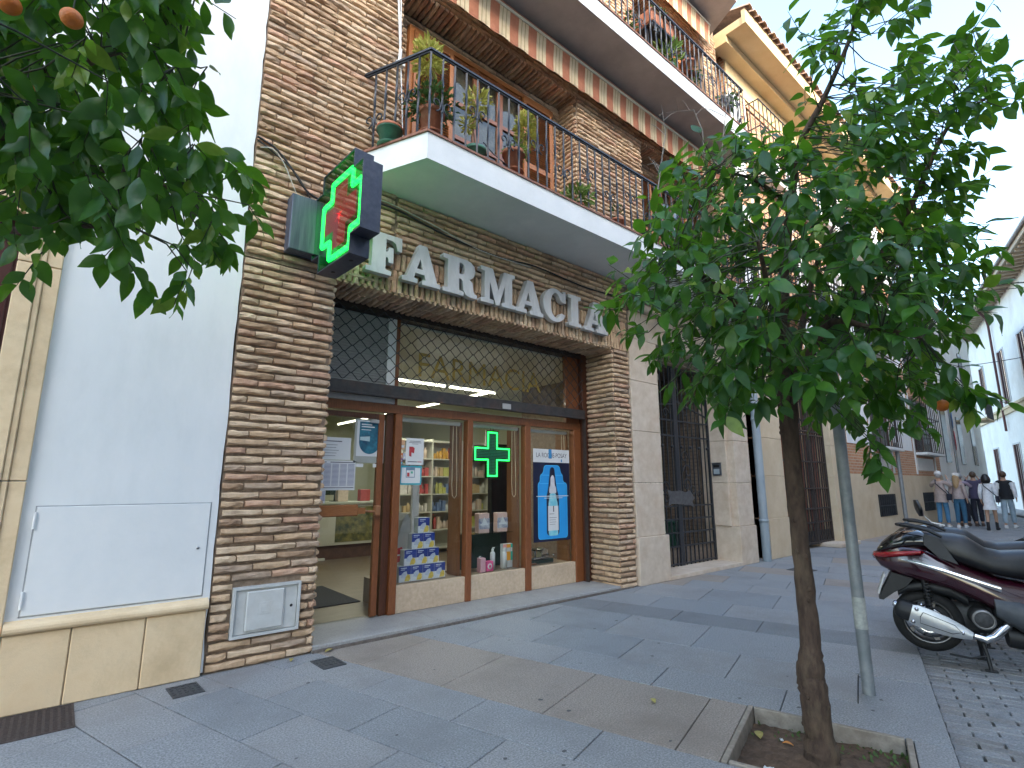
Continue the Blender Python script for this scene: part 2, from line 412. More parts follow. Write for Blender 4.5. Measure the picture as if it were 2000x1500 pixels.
# tree pits: raised stone edging and bare soil
SOIL = mat('soil', (.075, .045, .028), (.155, .10, .066), 22, .95, .9, 45, dirt=(.04, .032, .02), dscale=6)
EDGE = mat('edging_concrete', (.24, .205, .165), (.36, .315, .26), 18, .9, .3, 90, dirt=(.13, .10, .08), dscale=5)
def pit(P, label):
    t = thing('tree_pit', label, 'tree pit', street((P[0] + P[1]) / 2, (P[2] + P[3]) / 2), group=None)
    ca, cb = (P[0] + P[1]) / 2, (P[2] + P[3]) / 2
    def loc(mb): mb.v = [tuple(E1 * x + E2 * y + Vector((0, 0, z))) for x, y, z in mb.v]; return mb
    ha, hb = (P[1] - P[0]) / 2, (P[3] - P[2]) / 2; w = .035
    for (x0, x1, y0, y1) in ((-ha, ha, hb - w, hb), (-ha, ha, -hb, -hb + w), (-ha, -ha + w, -hb + w + .002, hb - w - .002), (ha - w, ha, -hb + w + .002, hb - w - .002)):
        mb = MB(); mb.bbox(x0 + .002, x1 - .002, y0 + .002, y1 - .002, -.16, .004, .004); obj('edging_stone', loc(mb), EDGE, t)
    mb = MB(); n = 26; rr = random.Random(5)
    vs = [(-ha + w + (2 * ha - 2 * w) * i / n, -hb + w + (2 * hb - 2 * w) * j / n, -.085 + rr.uniform(-.008, .008) + .05 * math.exp(-((i / n - .5) ** 2 + (j / n - .5) ** 2) * 18)) for i in range(n + 1) for j in range(n + 1)]
    mb.add(vs, [(i * (n + 1) + j, (i + 1) * (n + 1) + j, (i + 1) * (n + 1) + j + 1, i * (n + 1) + j + 1) for i in range(n) for j in range(n)], 0, True)
    obj('soil', loc(mb), SOIL, t)
    return t
pit(PIT, 'square stone-edged tree pit with bare brown soil under the slim tree')
pit(PIT2, 'square stone-edged tree pit below the tree at the left edge')
# weeds, fallen leaves and litter in and round the pit
WEED = mat('weed_green', (.05, .10, .02), (.10, .17, .035), 30, .6, trans=.25)
rr = random.Random(9)
wd = MB()
for k in range(230):
    if k < 120: a, b = rr.uniform(1.83, 2.55), PIT[2] + rr.uniform(.04, .14)
    elif k < 190: a, b = rr.uniform(2.35, 2.56), rr.uniform(PIT[2] + .05, PIT[3] - .05)
    else: a, b = rr.uniform(1.5, 2.3), KERB - rr.uniform(.0, .05)
    z = -.08 if k < 190 else -.05
    p = street(a, b, z); an = rr.uniform(0, 6.28); s = rr.uniform(.008, .022); t = Vector((math.cos(an), math.sin(an), rr.uniform(.3, 1.3))).normalized() * s * 1.6; w = Vector((-math.sin(an), math.cos(an), 0)) * s * .5
    wd.add([p, p + t * .5 + w, p + t, p + t * .5 - w], [(0, 1, 2, 3)])
tag(obj('weeds', wd, WEED), 'tiny green weeds sprouting in the tree pit and kerb joint', 'weeds', kind='stuff')
LITTER_Y = mat('dry_leaf', (.30, .24, .06), (.42, .36, .12), 30, .7)
LITTER_W = mat('crumpled_paper', (.62, .64, .66), (.75, .76, .77), 50, .7)
LITTER_O = mat('orange_peel', (.55, .20, .04), (.65, .28, .06), 30, .6)
def fallen_leaf(p, L, m, label, rz, nm='fallen_leaf', cat='leaf'):
    mb = MB(); pts = []
    for i in range(7):
        t = i / 6; w = L * .24 * math.sin(math.pi * min(1, t * 1.05 + .02)) + .0008; z = .006 + .012 * math.sin(t * 3)
        pts.append(((t - .5) * L, w, z + .004)); pts.append(((t - .5) * L, 0, z)); pts.append(((t - .5) * L, -w, z + .005))
    mb.add(pts, [(i * 3 + j, (i + 1) * 3 + j, (i + 1) * 3 + j + 1, i * 3 + j + 1) for i in range(6) for j in range(2)], 0, True)
    tag(obj(nm, mb, m, loc=p, rot=(0, 0, rz)), label, cat)
fallen_leaf(street(2.38, -3.90, -.085), .10, LITTER_Y, 'curled yellow leaf by the corner of the tree pit', .6)
fallen_leaf(street(2.30, -3.28, 0), .07, LITTER_Y, 'yellow-green leaf lying on the pinkish slabs', 1.0)
fallen_leaf(street(2.34, -4.06, -.085), .06, LITTER_O, 'orange fruit peel scrap on the soil left of the trunk', 2.0, 'peel', 'litter')
fallen_leaf(Vector((1.93, -.06, .0)), .09, LITTER_Y, 'yellow leaf against the shop step near the brick pier', .3)
fallen_leaf(Vector((1.60, -.10, .0)), .07, LITTER_Y, 'small yellow leaf at the foot of the brick pier', 1.2)
fallen_leaf(street(2.18, -4.50, -.085), .06, mat('green_leaf_fallen', (.10, .16, .04), (.16, .22, .06), 30), 'round green leaf on the soil right of the trunk', .2)
def paper_scrap(p, s, label):
    mb = MB(); r_ = random.Random(int(s * 1e4)); n = 6
    vs = [((i / n - .5) * s, (j / n - .5) * s * .6, r_.uniform(0, s * .22)) for i in range(n + 1) for j in range(n + 1)]
    mb.add(vs, [(i * (n + 1) + j, (i + 1) * (n + 1) + j, (i + 1) * (n + 1) + j + 1, i * (n + 1) + j + 1) for i in range(n) for j in range(n)])
    tag(obj('paper_scrap', mb, LITTER_W, loc=p, rot=(0, 0, .7)), label, 'litter')
paper_scrap(street(1.96, -4.02, -.084), .09, 'crumpled white paper on the soil at the near side of the pit')
paper_scrap(street(2.40, -4.02, -.084), .03, 'tiny white paper scrap near the far edge of the pit')
paper_scrap(street(1.98, -4.42, -.084), .035, 'small white scrap on the soil right of the trunk base')
# old chewing-gum spots pressed into the slabs
GUM = mat('gum_spot', (.075, .077, .08), (.11, .11, .115), 60, .8)
gm = MB(); rr = random.Random(21)
for k in range(60):
    p = Vector((rr.uniform(-.4, 5.5), rr.uniform(-4.1, -.25), .0024)); r0 = rr.uniform(.005, .015); n = 8
    q = [(p.x + r0 * rr.uniform(.7, 1.2) * math.cos(6.283 * i / n) * 1.25, p.y + r0 * rr.uniform(.7, 1.2) * math.sin(6.283 * i / n), p.z) for i in range(n)]
    e = Vector((p.x, p.y, 0)); aa, bb = e.dot(E1), e.dot(E2)
    if PIT[0] - .05 < aa < PIT[1] + .05 and bb < PIT[3] + .05: continue
    gm.add(q, [tuple(range(n))])
tag(obj('gum_spots', gm, GUM), 'dark trodden gum spots scattered over the pavement', 'stain', kind='stuff')

# drain covers and the brown inspection cover
CAST = mat('cast_iron', (.045, .05, .058), (.09, .095, .105), 60, .6, .3, 160, metal=.3)
RUSTB = mat('brown_cover', (.055, .04, .036), (.10, .078, .07), 60, .7, .4, 220, metal=.2)
def cover(c, w, h, m, label, grid=5, slots=False):
    t = thing('inspection_cover', label, 'drain cover', c)
    f = MB()
    for x0, x1, y0, y1 in ((-w / 2, w / 2, h / 2 - .012, h / 2), (-w / 2, w / 2, -h / 2, -h / 2 + .012), (-w / 2, -w / 2 + .012, -h / 2 + .012, h / 2 - .012), (w / 2 - .012, w / 2, -h / 2 + .012, h / 2 - .012)):
        f.box(x0, x1, y0, y1, -.01, .005)
    obj('frame', f, m, t)
    p = MB(); p.box(-w / 2 + .014, w / 2 - .014, -h / 2 + .014, h / 2 - .014, -.01, .002)
    if grid:
        n = grid
        for i in range(n):
            for j in range(n):
                x, y = -w / 2 + w * (i + .5) / n, -h / 2 + h * (j + .5) / n
                if slots or (i + j) % 2: p.box(x - w / n * .3, x + w / n * .3, y - h / n * .16, y + h / n * .16, .002, .0055)
                else: p.box(x - w / n * .16, x + w / n * .16, y - h / n * .3, y + h / n * .3, .002, .0055)
    obj('lid', p, m, t)
    if slots:
        for s_ in (-.035, .035):
            q = MB(); q.box(s_ - .014, s_ + .014, -.009, .009, .0058, .0064); obj('lift_slot', q, mat('black_void', (.004, .004, .004)), t)
    return t
cover((.837, -.25, 0), .19, .24, CAST, 'small square iron cover in the slabs below the white wall').rotation_euler = (0, 0, .05)
cover((1.815, -.335, 0), .19, .26, CAST, 'small square iron cover in the slabs before the shop door').rotation_euler = (0, 0, .05)
cover((-.16, -.26, 0), .80, .44, RUSTB, 'wide brown metal cover against the pale stone plinth', 22, True)
cover((9.55, -.9, 0), .35, .35, CAST, 'flat dark cover in the slabs before the iron gate')

# ------------------------------------------------------------------ white house at the left edge
wh = thing('white_house', 'white rendered house with pale stone plinth left of the brick pier', 'building', (-2.5, 1.5, 0))
WO = Vector((-2.5, 1.5, 0))
def part(name, mb, m, parent, o=WO):
    mb.v = [(x - o.x, y - o.y, z - o.z) for x, y, z in mb.v]; return obj(name, mb, m, parent)
w = MB(); n = 90; rr = random.Random(2)
w.box(-.40, .955, 0, 2.9, -.2, 11.4); w.box(-7, -1.75, 0, 2.9, -.2, 11.4); w.box(-1.75, -.40, .0, 2.9, 3.25, 11.4)
ed = [(.955 - .003, -.2)]
part('wall', w, WHITE, wh)
# ragged plaster edge against the brick
e = MB(); front = []
for i in range(n + 1):
    z = .02 + 11.3 * i / n; front.append((.982 + rr.uniform(-.009, .004), z))
for i in range(n):
    (x0, z0), (x1, z1) = front[i], front[i + 1]
    e.add([(.955, 0, z0), (x0, .002, z0), (x1, .002, z1), (.955, 0, z1), (x0 + .004, .06, z0), (x1 + .004, .06, z1)], [(0, 1, 2, 3), (1, 4, 5, 2)])
part('plaster_edge', e, WHITE, wh)
for x0, x1 in ((-.164, .172), (.178, .583), (.589, .965)):
    b = MB(); b.bbox(x0, x1, -.03, .03, 0.002, .472, .006); part('plinth_stone', b, STONE, wh)
gj = MB(); gj.box(-.16, .96, -.018, .02, .002, .470); part('plinth_joint', gj, mat('plinth_joint', (.28, .21, .13), (.34, .26, .17), 20), wh)
pr = [(0, .474), (-.035, .476), (-.052, .484), (-.06, .498), (-.06, .515), (-.052, .53), (-.035, .542), (-.012, .548), (0, .556)]
b = MB(); b.prism([(y, z) for y, z in pr], -.166, .972, 'yz'); part('string_course', b, STONE, wh)
# meter hatch
b = MB(); b.bbox(-.095, .925, -.009, .0015, .578, 1.262, .003); hat = part('hatch_door', b, WHITE2, wh); hat['label'] = 'flush white metal hatch with hinges in the white wall'
gap = MB()
for q in ((-.104, -.0965, .57, 1.27), (.9265, .932, .57, 1.27), (-.104, .932, 1.2635, 1.27), (-.104, .932, .569, .5765)): gap.box(q[0], q[1], -.0025, .001, q[2], q[3])
part('hatch_gap', gap, mat('dark_gap', (.28, .30, .32), (.42, .44, .46), 8), wh)
for z in (.62, 1.12):
    b = MB(); b.tube([(-.10, -.014, z), (-.10, -.014, z + .11)], .009, 8); o = part('hinge', b, WHITE2, wh)
b = MB(); b.lathe([(.001, -.016), (.010, -.016), (.012, -.009), (.012, -.008)], 12, (.865, 0, .93), axis='y'); b.box(.861, .869, -.017, -.0155, .922, .934, 1)
part('lock', b, [mat('steel', (.42, .43, .44), (.52, .53, .54), 30, .35, metal=.8), mat('black_void', (.004, .004, .004))], wh)
# stone door surround: three courses, moulded
for z0, z1 in ((0.002, 1.428), (1.434, 2.9), (2.906, 3.6)):
    for x0, x1, pr_ in ((-.256, -.169, .035), (-.29, -.256, .05), (-.40, -.29, .062)):
        b = MB(); b.bbox(x0, x1 - .0005, -pr_, .05, z0, z1, .005); part('jamb_stone', b, STONE, wh)
b = MB(); b.bbox(-1.75, -.4005, -.06, .3, 3.25, 3.6, .006); part('door_lintel', b, STONE, wh)
DOORR = mat('oxblood_paint', (.045, .010, .010), (.07, .016, .014), 6, .45, .05, 40)
b = MB(); b.box(-1.72, -.405, .10, .16, .06, 3.24); dr = part('door', b, DOORR, wh)
for k in range(4):
    b = MB(); b.bbox(-1.66 + (k % 2) * .65, -1.08 + (k % 2) * .65, .085, .0995, .2 + (k // 2) * 1.5, 1.5 + (k // 2) * 1.5, .006)
    b.v = [(x - WO.x, y - WO.y, z) for x, y, z in b.v]; obj('door_panel', b, DOORR, dr)
b = MB(); b.box(-1.72, -.405, -.1, .3, -.01, .05); part('door_step', b, STONE, wh)
for wx in (-4.6, -2.9):
    b = MB(); b.box(wx, wx + .9, .0, .02, 5, 6.8); b.v = [(x, y - .012, z) for x, y, z in b.v]; part('window', b, mat('dark_pane', (.02, .025, .03), (.04, .045, .05), 3, .1), wh)

# ------------------------------------------------------------------ brick system
def brick_variant(seed, L=.30, Hh=.046, D=.03):
    r_ = random.Random(seed); S = 5; rings = []
    for i in range(S):
        x = (i / (S - 1) - .5) * L
        jx = r_.uniform(-.003, .003) if 0 < i < S - 1 else r_.uniform(-.002, .002)
        endy = .006 if i in (0, S - 1) else 0
        j = lambda a: r_.uniform(-a, a)
        h = Hh / 2
        rings.append([(x + jx, .012, -h), (x + jx, -D * .55 + endy + j(.005), -h + j(.004)), (x + jx, -D + endy + j(.006), -h * .55 + j(.007)),
                      (x + jx, -D + endy * .8 + j(.006), h * .5 + j(.007)), (x + jx, -D * .6 + endy + j(.005), h + j(.0045)), (x + jx, .012, h)])
    mb = MB(); vs = [p for q in rings for p in q]
    mb.add(vs, [(i * 6 + k, i * 6 + k + 1, (i + 1) * 6 + k + 1, (i + 1) * 6 + k) for i in range(S - 1) for k in range(5)])
    mb.add(rings[0], [(0, 1, 2, 3, 4, 5)]); mb.add(rings[-1], [(5, 4, 3, 2, 1, 0)])
    return mb
BV = [brick_variant(s) for s in range(10)]
BMESH = {}
def brick_mesh(v, m):
    if (v, m) not in BMESH:
        me = BV[v].mesh('brick', BRICK[m]); fixn(me); BMESH[(v, m)] = me
    return BMESH[(v, m)]
BRICKS = []
rb = random.Random(77)
def lay(c, u, n, L, H=.048, D=.034, dark=0):
    """one brick: centre of its bed on the wall face, unit length direction u, outward normal n"""
    u = Vector(u).normalized(); n = Vector(n).normalized(); v = n.cross(u)
    a = rb.uniform(-.012, .012); u2 = (u * math.cos(a) + v * math.sin(a)); v2 = n.cross(u2)
    M = Matrix((u2 * (L / .30), -n * (D / .03) * rb.uniform(.8, 1.15), v2 * (H / .046) * rb.uniform(.9, 1.08))).transposed().to_4x4()
    M.translation = Vector(c)
    BRICKS.append((M, rb.randrange(10), rb.choices(range(5), (30, 24, 16, 14, 12))[0], L))
def courses(p0, u, n, width, height, pitch=.0715, blen=.305, phase=0, holes=()):
    u = Vector(u).normalized(); p0 = Vector(p0); k = 0; z = pitch / 2
    while z < height - .01:
        x = -blen * ((.5 if (k + phase) % 2 else 0) + rb.uniform(-.06, .06))
        while x < width:
            L = blen * rb.uniform(.92, 1.08); x0, x1 = max(0, x), min(width, x + L); x += L
            for h in holes:            # bricks stop at a let-in box
                if h[2] < z < h[3] and x1 > h[0] and x0 < h[1]:
                    if x0 < h[0]: x1 = h[0]
                    elif x1 > h[1]: x0 = h[1]
                    else: x1 = x0
            if x1 - x0 > .05:
                ends = .012
                j = rb.uniform(-.006, .008) if (x0 == 0 or x1 == width) else 0
                c = p0 + u * ((x0 + x1) / 2) + Vector((0, 0, z + rb.uniform(-.003, .003)))
                lay(c, u, n, x1 - x0 - ends + j)
        z += pitch; k += 1
def soldiers(p0, u, n, width, height, pitch=.068):
    u = Vector(u).normalized(); n = Vector(n); p0 = Vector(p0); x = pitch / 2
    while x < width:
        lay(p0 + u * x + Vector((0, 0, height / 2 + rb.uniform(-.004, .004))), (0, 0, 1), n, height - .008, .05)
        x += pitch * rb.uniform(.96, 1.04)
def underside(p0, width, depth, z, pitch=.068, rows=2):
    x = pitch / 2
    while x < width:
        for r_ in range(rows):
            lay(Vector((p0[0] + x, p0[1] + depth * (r_ + .5) / rows, z + rb.uniform(-.003, .003))), (0, 1, 0), (0, 0, -1), depth / rows - .01, .05)
        x += pitch * rb.uniform(.97, 1.03)

# ------------------------------------------------------------------ the brick apartment house over the shop
PO = Vector((4.5, 2, 0))
ph = thing('brick_apartment_house', 'tan brick apartment house with balconies over the corner shop', 'building', PO)
def pp(name, mb, m, parent=None): return part(name, mb, m, parent or ph, PO)
m_ = MB()
G_ = .016           # mortar face lies this far behind the brick beds
m_.box(.99, 1.79, G_, 1.0, -.1, 3.36)                 # left pier
m_.box(.99, 2.39, G_, .9, 3.37, 11.3)                 # wall above it
m_.box(2.391, 6.32, G_, .55, 3.372, 4.755)            # lintel wall
m_.box(5.962, 6.32, G_, 1.0, -.1, 3.371)              # right pier
m_.box(6.33, 9.88, G_ + .02, .45, 3.62, 4.755)        # over the portal
for dz in (0, 3.29):
    m_.box(2.391, 9.88, .376, .9, 4.756 + dz, 7.19 + dz)        # loggia back wall
    m_.box(5.316, 6.914, G_, .375, 4.757 + dz, 7.19 + dz)       # pier between loggias
    m_.box(9.30, 9.88, G_, .375, 4.757 + dz, 7.19 + dz)
    m_.box(2.391, 9.88, G_, .9, 7.205 + dz, 8.04 + dz)          # lintel over the loggia
m_.box(2.391, 9.88, G_, .9, 11.34, 12.2); m_.box(.99, 2.39, G_, .9, 11.301, 12.2)
m_.box(9.70, 9.88, .91, 6, -.1, 12.2); m_.box(.99, 1.2, 1.01, 6, 3.4, 12.2)
pp('wall', m_, MORTAR)
X_, NY = (1, 0, 0), (0, -1, 0)
courses((.992, G_, 0), X_, NY, .81, 3.37, holes=((.148, .675, .21, .61),))
courses((.992, G_, 3.40), X_, NY, 1.40, 7.9)
courses((1.79, .02, 0), (0, 1, 0), (1, 0, 0), .58, 3.37)
soldiers((1.83, G_, 3.362), X_, NY, 4.50, .245)
soldiers((2.41, G_, 3.61), X_, NY, 3.91, .20)
courses((2.41, G_, 3.812), X_, NY, 3.91, .645)
underside((1.80, 0.0), 4.17, .56, 3.372)
courses((5.962, G_, 0), X_, NY, .36, 3.36)
courses((5.962, .60, 0), (0, -1, 0), (-1, 0, 0), .60, 3.37)
courses((9.87, G_, 3.62), (0, 1, 0), (1, 0, 0), .3, 1.1)
for dz in (0, 3.29):
    courses((5.316, G_, 4.757 + dz), X_, NY, 1.60, 2.43)
    courses((5.316, .376, 4.757 + dz), (0, -1, 0), (-1, 0, 0), .36, 2.43)
    courses((2.40, .376, 4.757 + dz), X_, NY, .22, 2.43)
    courses((5.10, .376, 4.757 + dz), X_, NY, .2, 2.43)
    courses((9.30, G_, 4.757 + dz), X_, NY, .58, 2.43)
    courses((6.93, .376, 6.9 + dz), X_, NY, 2.37, .30)
    courses((2.40, .376, 7.02 + dz), X_, NY, 2.9, .18)
    courses((2.40, G_, 7.205 + dz), X_, NY, 7.48, .53)
    underside((2.40, 0.0), 2.91, .36, 7.20 + dz, rows=1)
    underside((6.93, 0.0), 2.37, .36, 7.20 + dz, rows=1)
    courses((9.88, .375, 4.757 + dz), (0, 1, 0), (1, 0, 0), .5, 2.43)
scored = []
for M, v, k, L in BRICKS:
    q = project(M.translation)
    s_ = L / q[2] if (q and -80 < q[0] < 2080 and -80 < q[1] < 1580) else 0
    scored.append((s_, M, v, k))
scored.sort(key=lambda t: -t[0])
for s_, M, v, k in scored[:300]:
    o = bpy.data.objects.new('brick', brick_mesh(v, k)); COL.objects.link(o); o.parent = ph
    M2 = M.copy(); M2.translation = M.translation - PO; o.matrix_local = M2
rest = MB()
for s_, M, v, k in scored[300:]:
    src = BV[v]; rest.add([M @ Vector(p) - PO for p in src.v], src.f, k)
o = tag(obj('brickwork', rest, BRICK, ph), kind='stuff')
# little weathered mortar bed and moss at the foot of the pier
# meter box let into the pier
mbx = MB(); 
for q in ((1.142, 1.162, .222, .603), (1.644, 1.664, .222, .603), (1.162, 1.644, .583, .603), (1.162, 1.644, .222, .242)): mbx.box(q[0], q[1], -.03, .03, q[2], q[3])
METER = mat('meter_plastic', (.52, .53, .52), (.60, .61, .60), 8, .5, .05, 60, dirt=(.40, .39, .36), dscale=5, damt=.4)
mb_ = pp('meter_box', mbx, METER); mb_['label'] = 'grey plastic meter box let into the brick pier'
def sub(name, mb, m, parent): mb.v = [(x - PO.x, y - PO.y, z) for x, y, z in mb.v]; return obj(name, mb, m, parent)
b = MB(); b.bbox(1.168, 1.64, -.012, -.004, .246, .579, .003); sub('door', b, METER, mb_)
b = MB(); b.bbox(1.24, 1.535, -.030, -.0125, .262, .568, .012); b.bbox(1.335, 1.435, -.032, -.0302, .38, .475, .0009, 0); b.bbox(1.36, 1.41, -.0335, -.0321, .40, .455, .0006, 0); sub('cover_panel', b, METER, mb_)
b = MB(); b.lathe([(.001, -.018), (.009, -.018), (.012, -.0122)], 12, (1.598, 0, .415), axis='y'); sub('lock', b, MATS['black_void'], mb_)
b = MB(); b.box(1.166, 1.642, -.0035, .02, .244, .581); sub('recess', b, mat('dark_gap', (.10, .11, .12)), mb_)

# ------------------------------------------------------------------ balconies
TILE = mat('terracotta_edge', (.20, .085, .055), (.29, .135, .09), 20, .75, .2, 90)
def balcony(z0, z1, under, label, nspec=1):
    poly = [(1.93, .02), (2.294, -.8), (9.33, -.8), (9.70, .02)]
    b = MB(); nn = 4
    vs = [(x, y, z0) for x, y in poly] + [(x, y, z1 - .022) for x, y in poly]
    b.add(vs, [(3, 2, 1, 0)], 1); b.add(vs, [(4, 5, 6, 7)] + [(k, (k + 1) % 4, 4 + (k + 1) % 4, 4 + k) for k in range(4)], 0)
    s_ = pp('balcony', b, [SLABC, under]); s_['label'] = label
    t = MB(); pl = [(1.91, .02), (2.279, -.815), (9.345, -.815), (9.72, .02)]
    for k in range(3):
        A, B = Vector((*pl[k], 0)), Vector((*pl[k + 1], 0)); L = (B - A).length; n_ = max(1, int(L / .28)); d = (B - A) / n_
        inn = Vector((-d.y, d.x, 0)).normalized() * .14
        for i in range(n_):
            p, q = A + d * (i + .012), A + d * (i + .988)
            vs = [(p.x, p.y, z1 - .0215), (q.x, q.y, z1 - .0215), (q.x + inn.x, q.y + inn.y, z1 - .0215), (p.x + inn.x, p.y + inn.y, z1 - .0215)]
            t.add(vs + [(x, y, z1 + .002) for x, y, _ in vs], [(0, 1, 5, 4), (1, 2, 6, 5), (2, 3, 7, 6), (3, 0, 4, 7), (4, 5, 6, 7), (3, 2, 1, 0)])
    sub('edge_tiles', t, TILE, s_)
    f = MB(); f.add([(2.0, .02, z1 + .001), (2.38, -.72, z1 + .001), (9.25, -.72, z1 + .001), (9.6, .02, z1 + .001), (9.6, .37, z1 + .001), (2.0, .37, z1 + .001)], [(0, 1, 2, 3, 4, 5)]); sub('floor', f, TILE, s_)
    zr = z1 + .945
    path = [(1.985, -.0), (2.33, -.752), (9.295, -.752), (9.64, 0)]
    h = MB(); Pz = [Vector((x, y, zr)) for x, y in path]
    for k in range(3):
        A, B = Pz[k], Pz[k + 1]; d = (B - A).normalized(); nrm = Vector((-d.y, d.x, 0))
        h.obox((A + B) / 2, (B - A) / 2 + d * .012, nrm * .022, Vector((0, 0, .011)))
        h.obox((A + B) / 2 - Vector((0, 0, .02)), (B - A) / 2, nrm * .009, Vector((0, 0, .0085)))
    sub('handrail', h, IRON, s_)
    # bars: plain, and every third with a forged heart scroll
    bm0 = MB(); zz = 14
    for i in range(zz):      # lightly twisted square bar
        pass
    rings = []
    for i in range(25):
        a = (i / 24) * 5.0 if 5 < i < 20 else (5 / 24 * 5 if i <= 5 else 20 / 24 * 5)
        zc = (zr - z1 - .03) * i / 24
        rings.append([(.0095 * math.sqrt(2) * math.cos(a + math.pi / 4 + k * math.pi / 2), .0095 * math.sqrt(2) * math.sin(a + math.pi / 4 + k * math.pi / 2), zc) for k in range(4)])
    bm0.loft(rings, smooth=False); me = bm0.mesh('baluster', IRON); fixn(me)
    sc = MB(); Hh = .36
    for sgn in (-1, 1):
        pts = []
        for i in range(22):
            t_ = i / 21; a = -math.pi / 2 + t_ * 1.55 * math.pi * 1.25; rad = .05 * (1 - .55 * t_)
            pts.append((sgn * (.012 + .038 + rad * math.cos(math.pi - a) * .8), 0, Hh + rad * math.sin(a) + .02 * t_))
        sc.tube([(x * 1.35, y, (z - Hh) * 1.35 + Hh) for x, y, z in pts], .008, 6)
    sc.lathe([(.013, Hh - .07), (.017, Hh - .06), (.017, Hh - .05), (.013, Hh - .04)], 8)
    mes = sc.mesh('scroll', IRON); fixn(mes)
    cnt = 0
    for k in range(3):
        A, B = Vector((*path[k], z1)), Vector((*path[k + 1], z1)); L = (B - A).length; n_ = round(L / .146); d = (B - A).normalized()
        for i in range(n_ + (1 if k == 2 else 0)):
            if k == 0 and i == 0: continue
            p = A + (B - A) * i / n_
            o = bpy.data.objects.new('baluster', me); COL.objects.link(o); o.parent = s_; o.location = p - PO; o.rotation_euler = (0, 0, math.atan2(d.y, d.x))
            cnt += 1
            if cnt % 3 == 1:
                o = bpy.data.objects.new('scroll', mes); COL.objects.link(o); o.parent = s_; o.location = p - PO + Vector((0, 0, .0 if cnt % 2 else .14)); o.rotation_euler = (0, 0, math.atan2(d.y, d.x))
    return s_
bal1 = balcony(4.457, 4.756, SLABC, 'lower balcony with white slab and dark iron railing')
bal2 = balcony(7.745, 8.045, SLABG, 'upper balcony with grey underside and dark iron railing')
b = MB(); poly = [(1.93, .02), (2.294, -.8), (9.33, -.8), (9.70, .02)]
vs = [(x, y, 11.03) for x, y in poly] + [(x, y, 11.335) for x, y in poly]
b.add(vs, [(3, 2, 1, 0)], 1); b.add(vs, [(4, 5, 6, 7)] + [(k, (k + 1) % 4, 4 + (k + 1) % 4, 4 + k) for k in range(4)], 0)
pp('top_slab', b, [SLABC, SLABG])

# ------------------------------------------------------------------ loggia doors, shutters
def opening(x0, x1, z0, z1, y):
    fr = MB(); t = .06
    fr.box(x0, x1, y - .03, y + .04, z1 - t, z1)
    for x in (x0, x1 - t): fr.box(x, x + t, y - .03, y + .04, z0, z1 - t)
    d = pp('balcony_door', fr, WOOD_S)
    W = x1 - x0; sw = (W - 2 * t) * .24
    for sx in (x0 + t, x1 - t - sw):           # louvred shutters left and right
        s_ = MB()
        for q in ((sx, sx + .05), (sx + sw - .05, sx + sw)): s_.box(q[0], q[1], y - .07, y - .035, z0 + .03, z1 - t - .01)
        for zz in (z0 + .03, (z0 + z1) / 2 - .05, z1 - t - .09): s_.box(sx + .05, sx + sw - .05, y - .068, y - .037, zz, zz + .08)
        z = z0 + .12
        while z < z1 - t - .1:
            s_.obox(((sx + sx + sw) / 2, y - .052, z), Vector((sw / 2 - .05, 0, 0)), Vector((0, .014, .014)), Vector((0, .003, -.003))); z += .036
        sub('shutter', s_, WOOD_S, d)
    gx0, gx1 = x0 + t + sw, x1 - t - sw; n_ = 3
    for i in range(n_):
        a, c = gx0 + (gx1 - gx0) * i / n_, gx0 + (gx1 - gx0) * (i + 1) / n_
        s_ = MB(); s_.box(a, a + .05, y - .02, y + .02, z0, z1 - t); s_.box(c - .05, c, y - .02, y + .02, z0, z1 - t)
        for zz in (z0, z0 + .5, z0 + 1.0, z0 + 1.5, z1 - t - .07): s_.box(a + .05, c - .05, y - .018, y + .018, zz, zz + .055)
        sub('casement', s_, WOOD, d)
        p = MB(); p.box(a + .05, c - .05, y + .001, y + .005, z0 + .05, z1 - t - .07); sub('pane', p, GLASS_D, d)
    k = MB(); k.box(gx0, gx1, y + .06, y + .07, z0, z1 - t); sub('curtain', k, mat('dark_curtain', (.10, .105, .11), (.2, .2, .2), 9, .9), d)
for dz in (0, 3.29):
    opening(2.63, 5.10, 4.76 + dz, 7.01 + dz, .33); opening(7.0, 9.2, 4.76 + dz, 6.9 + dz, .33)

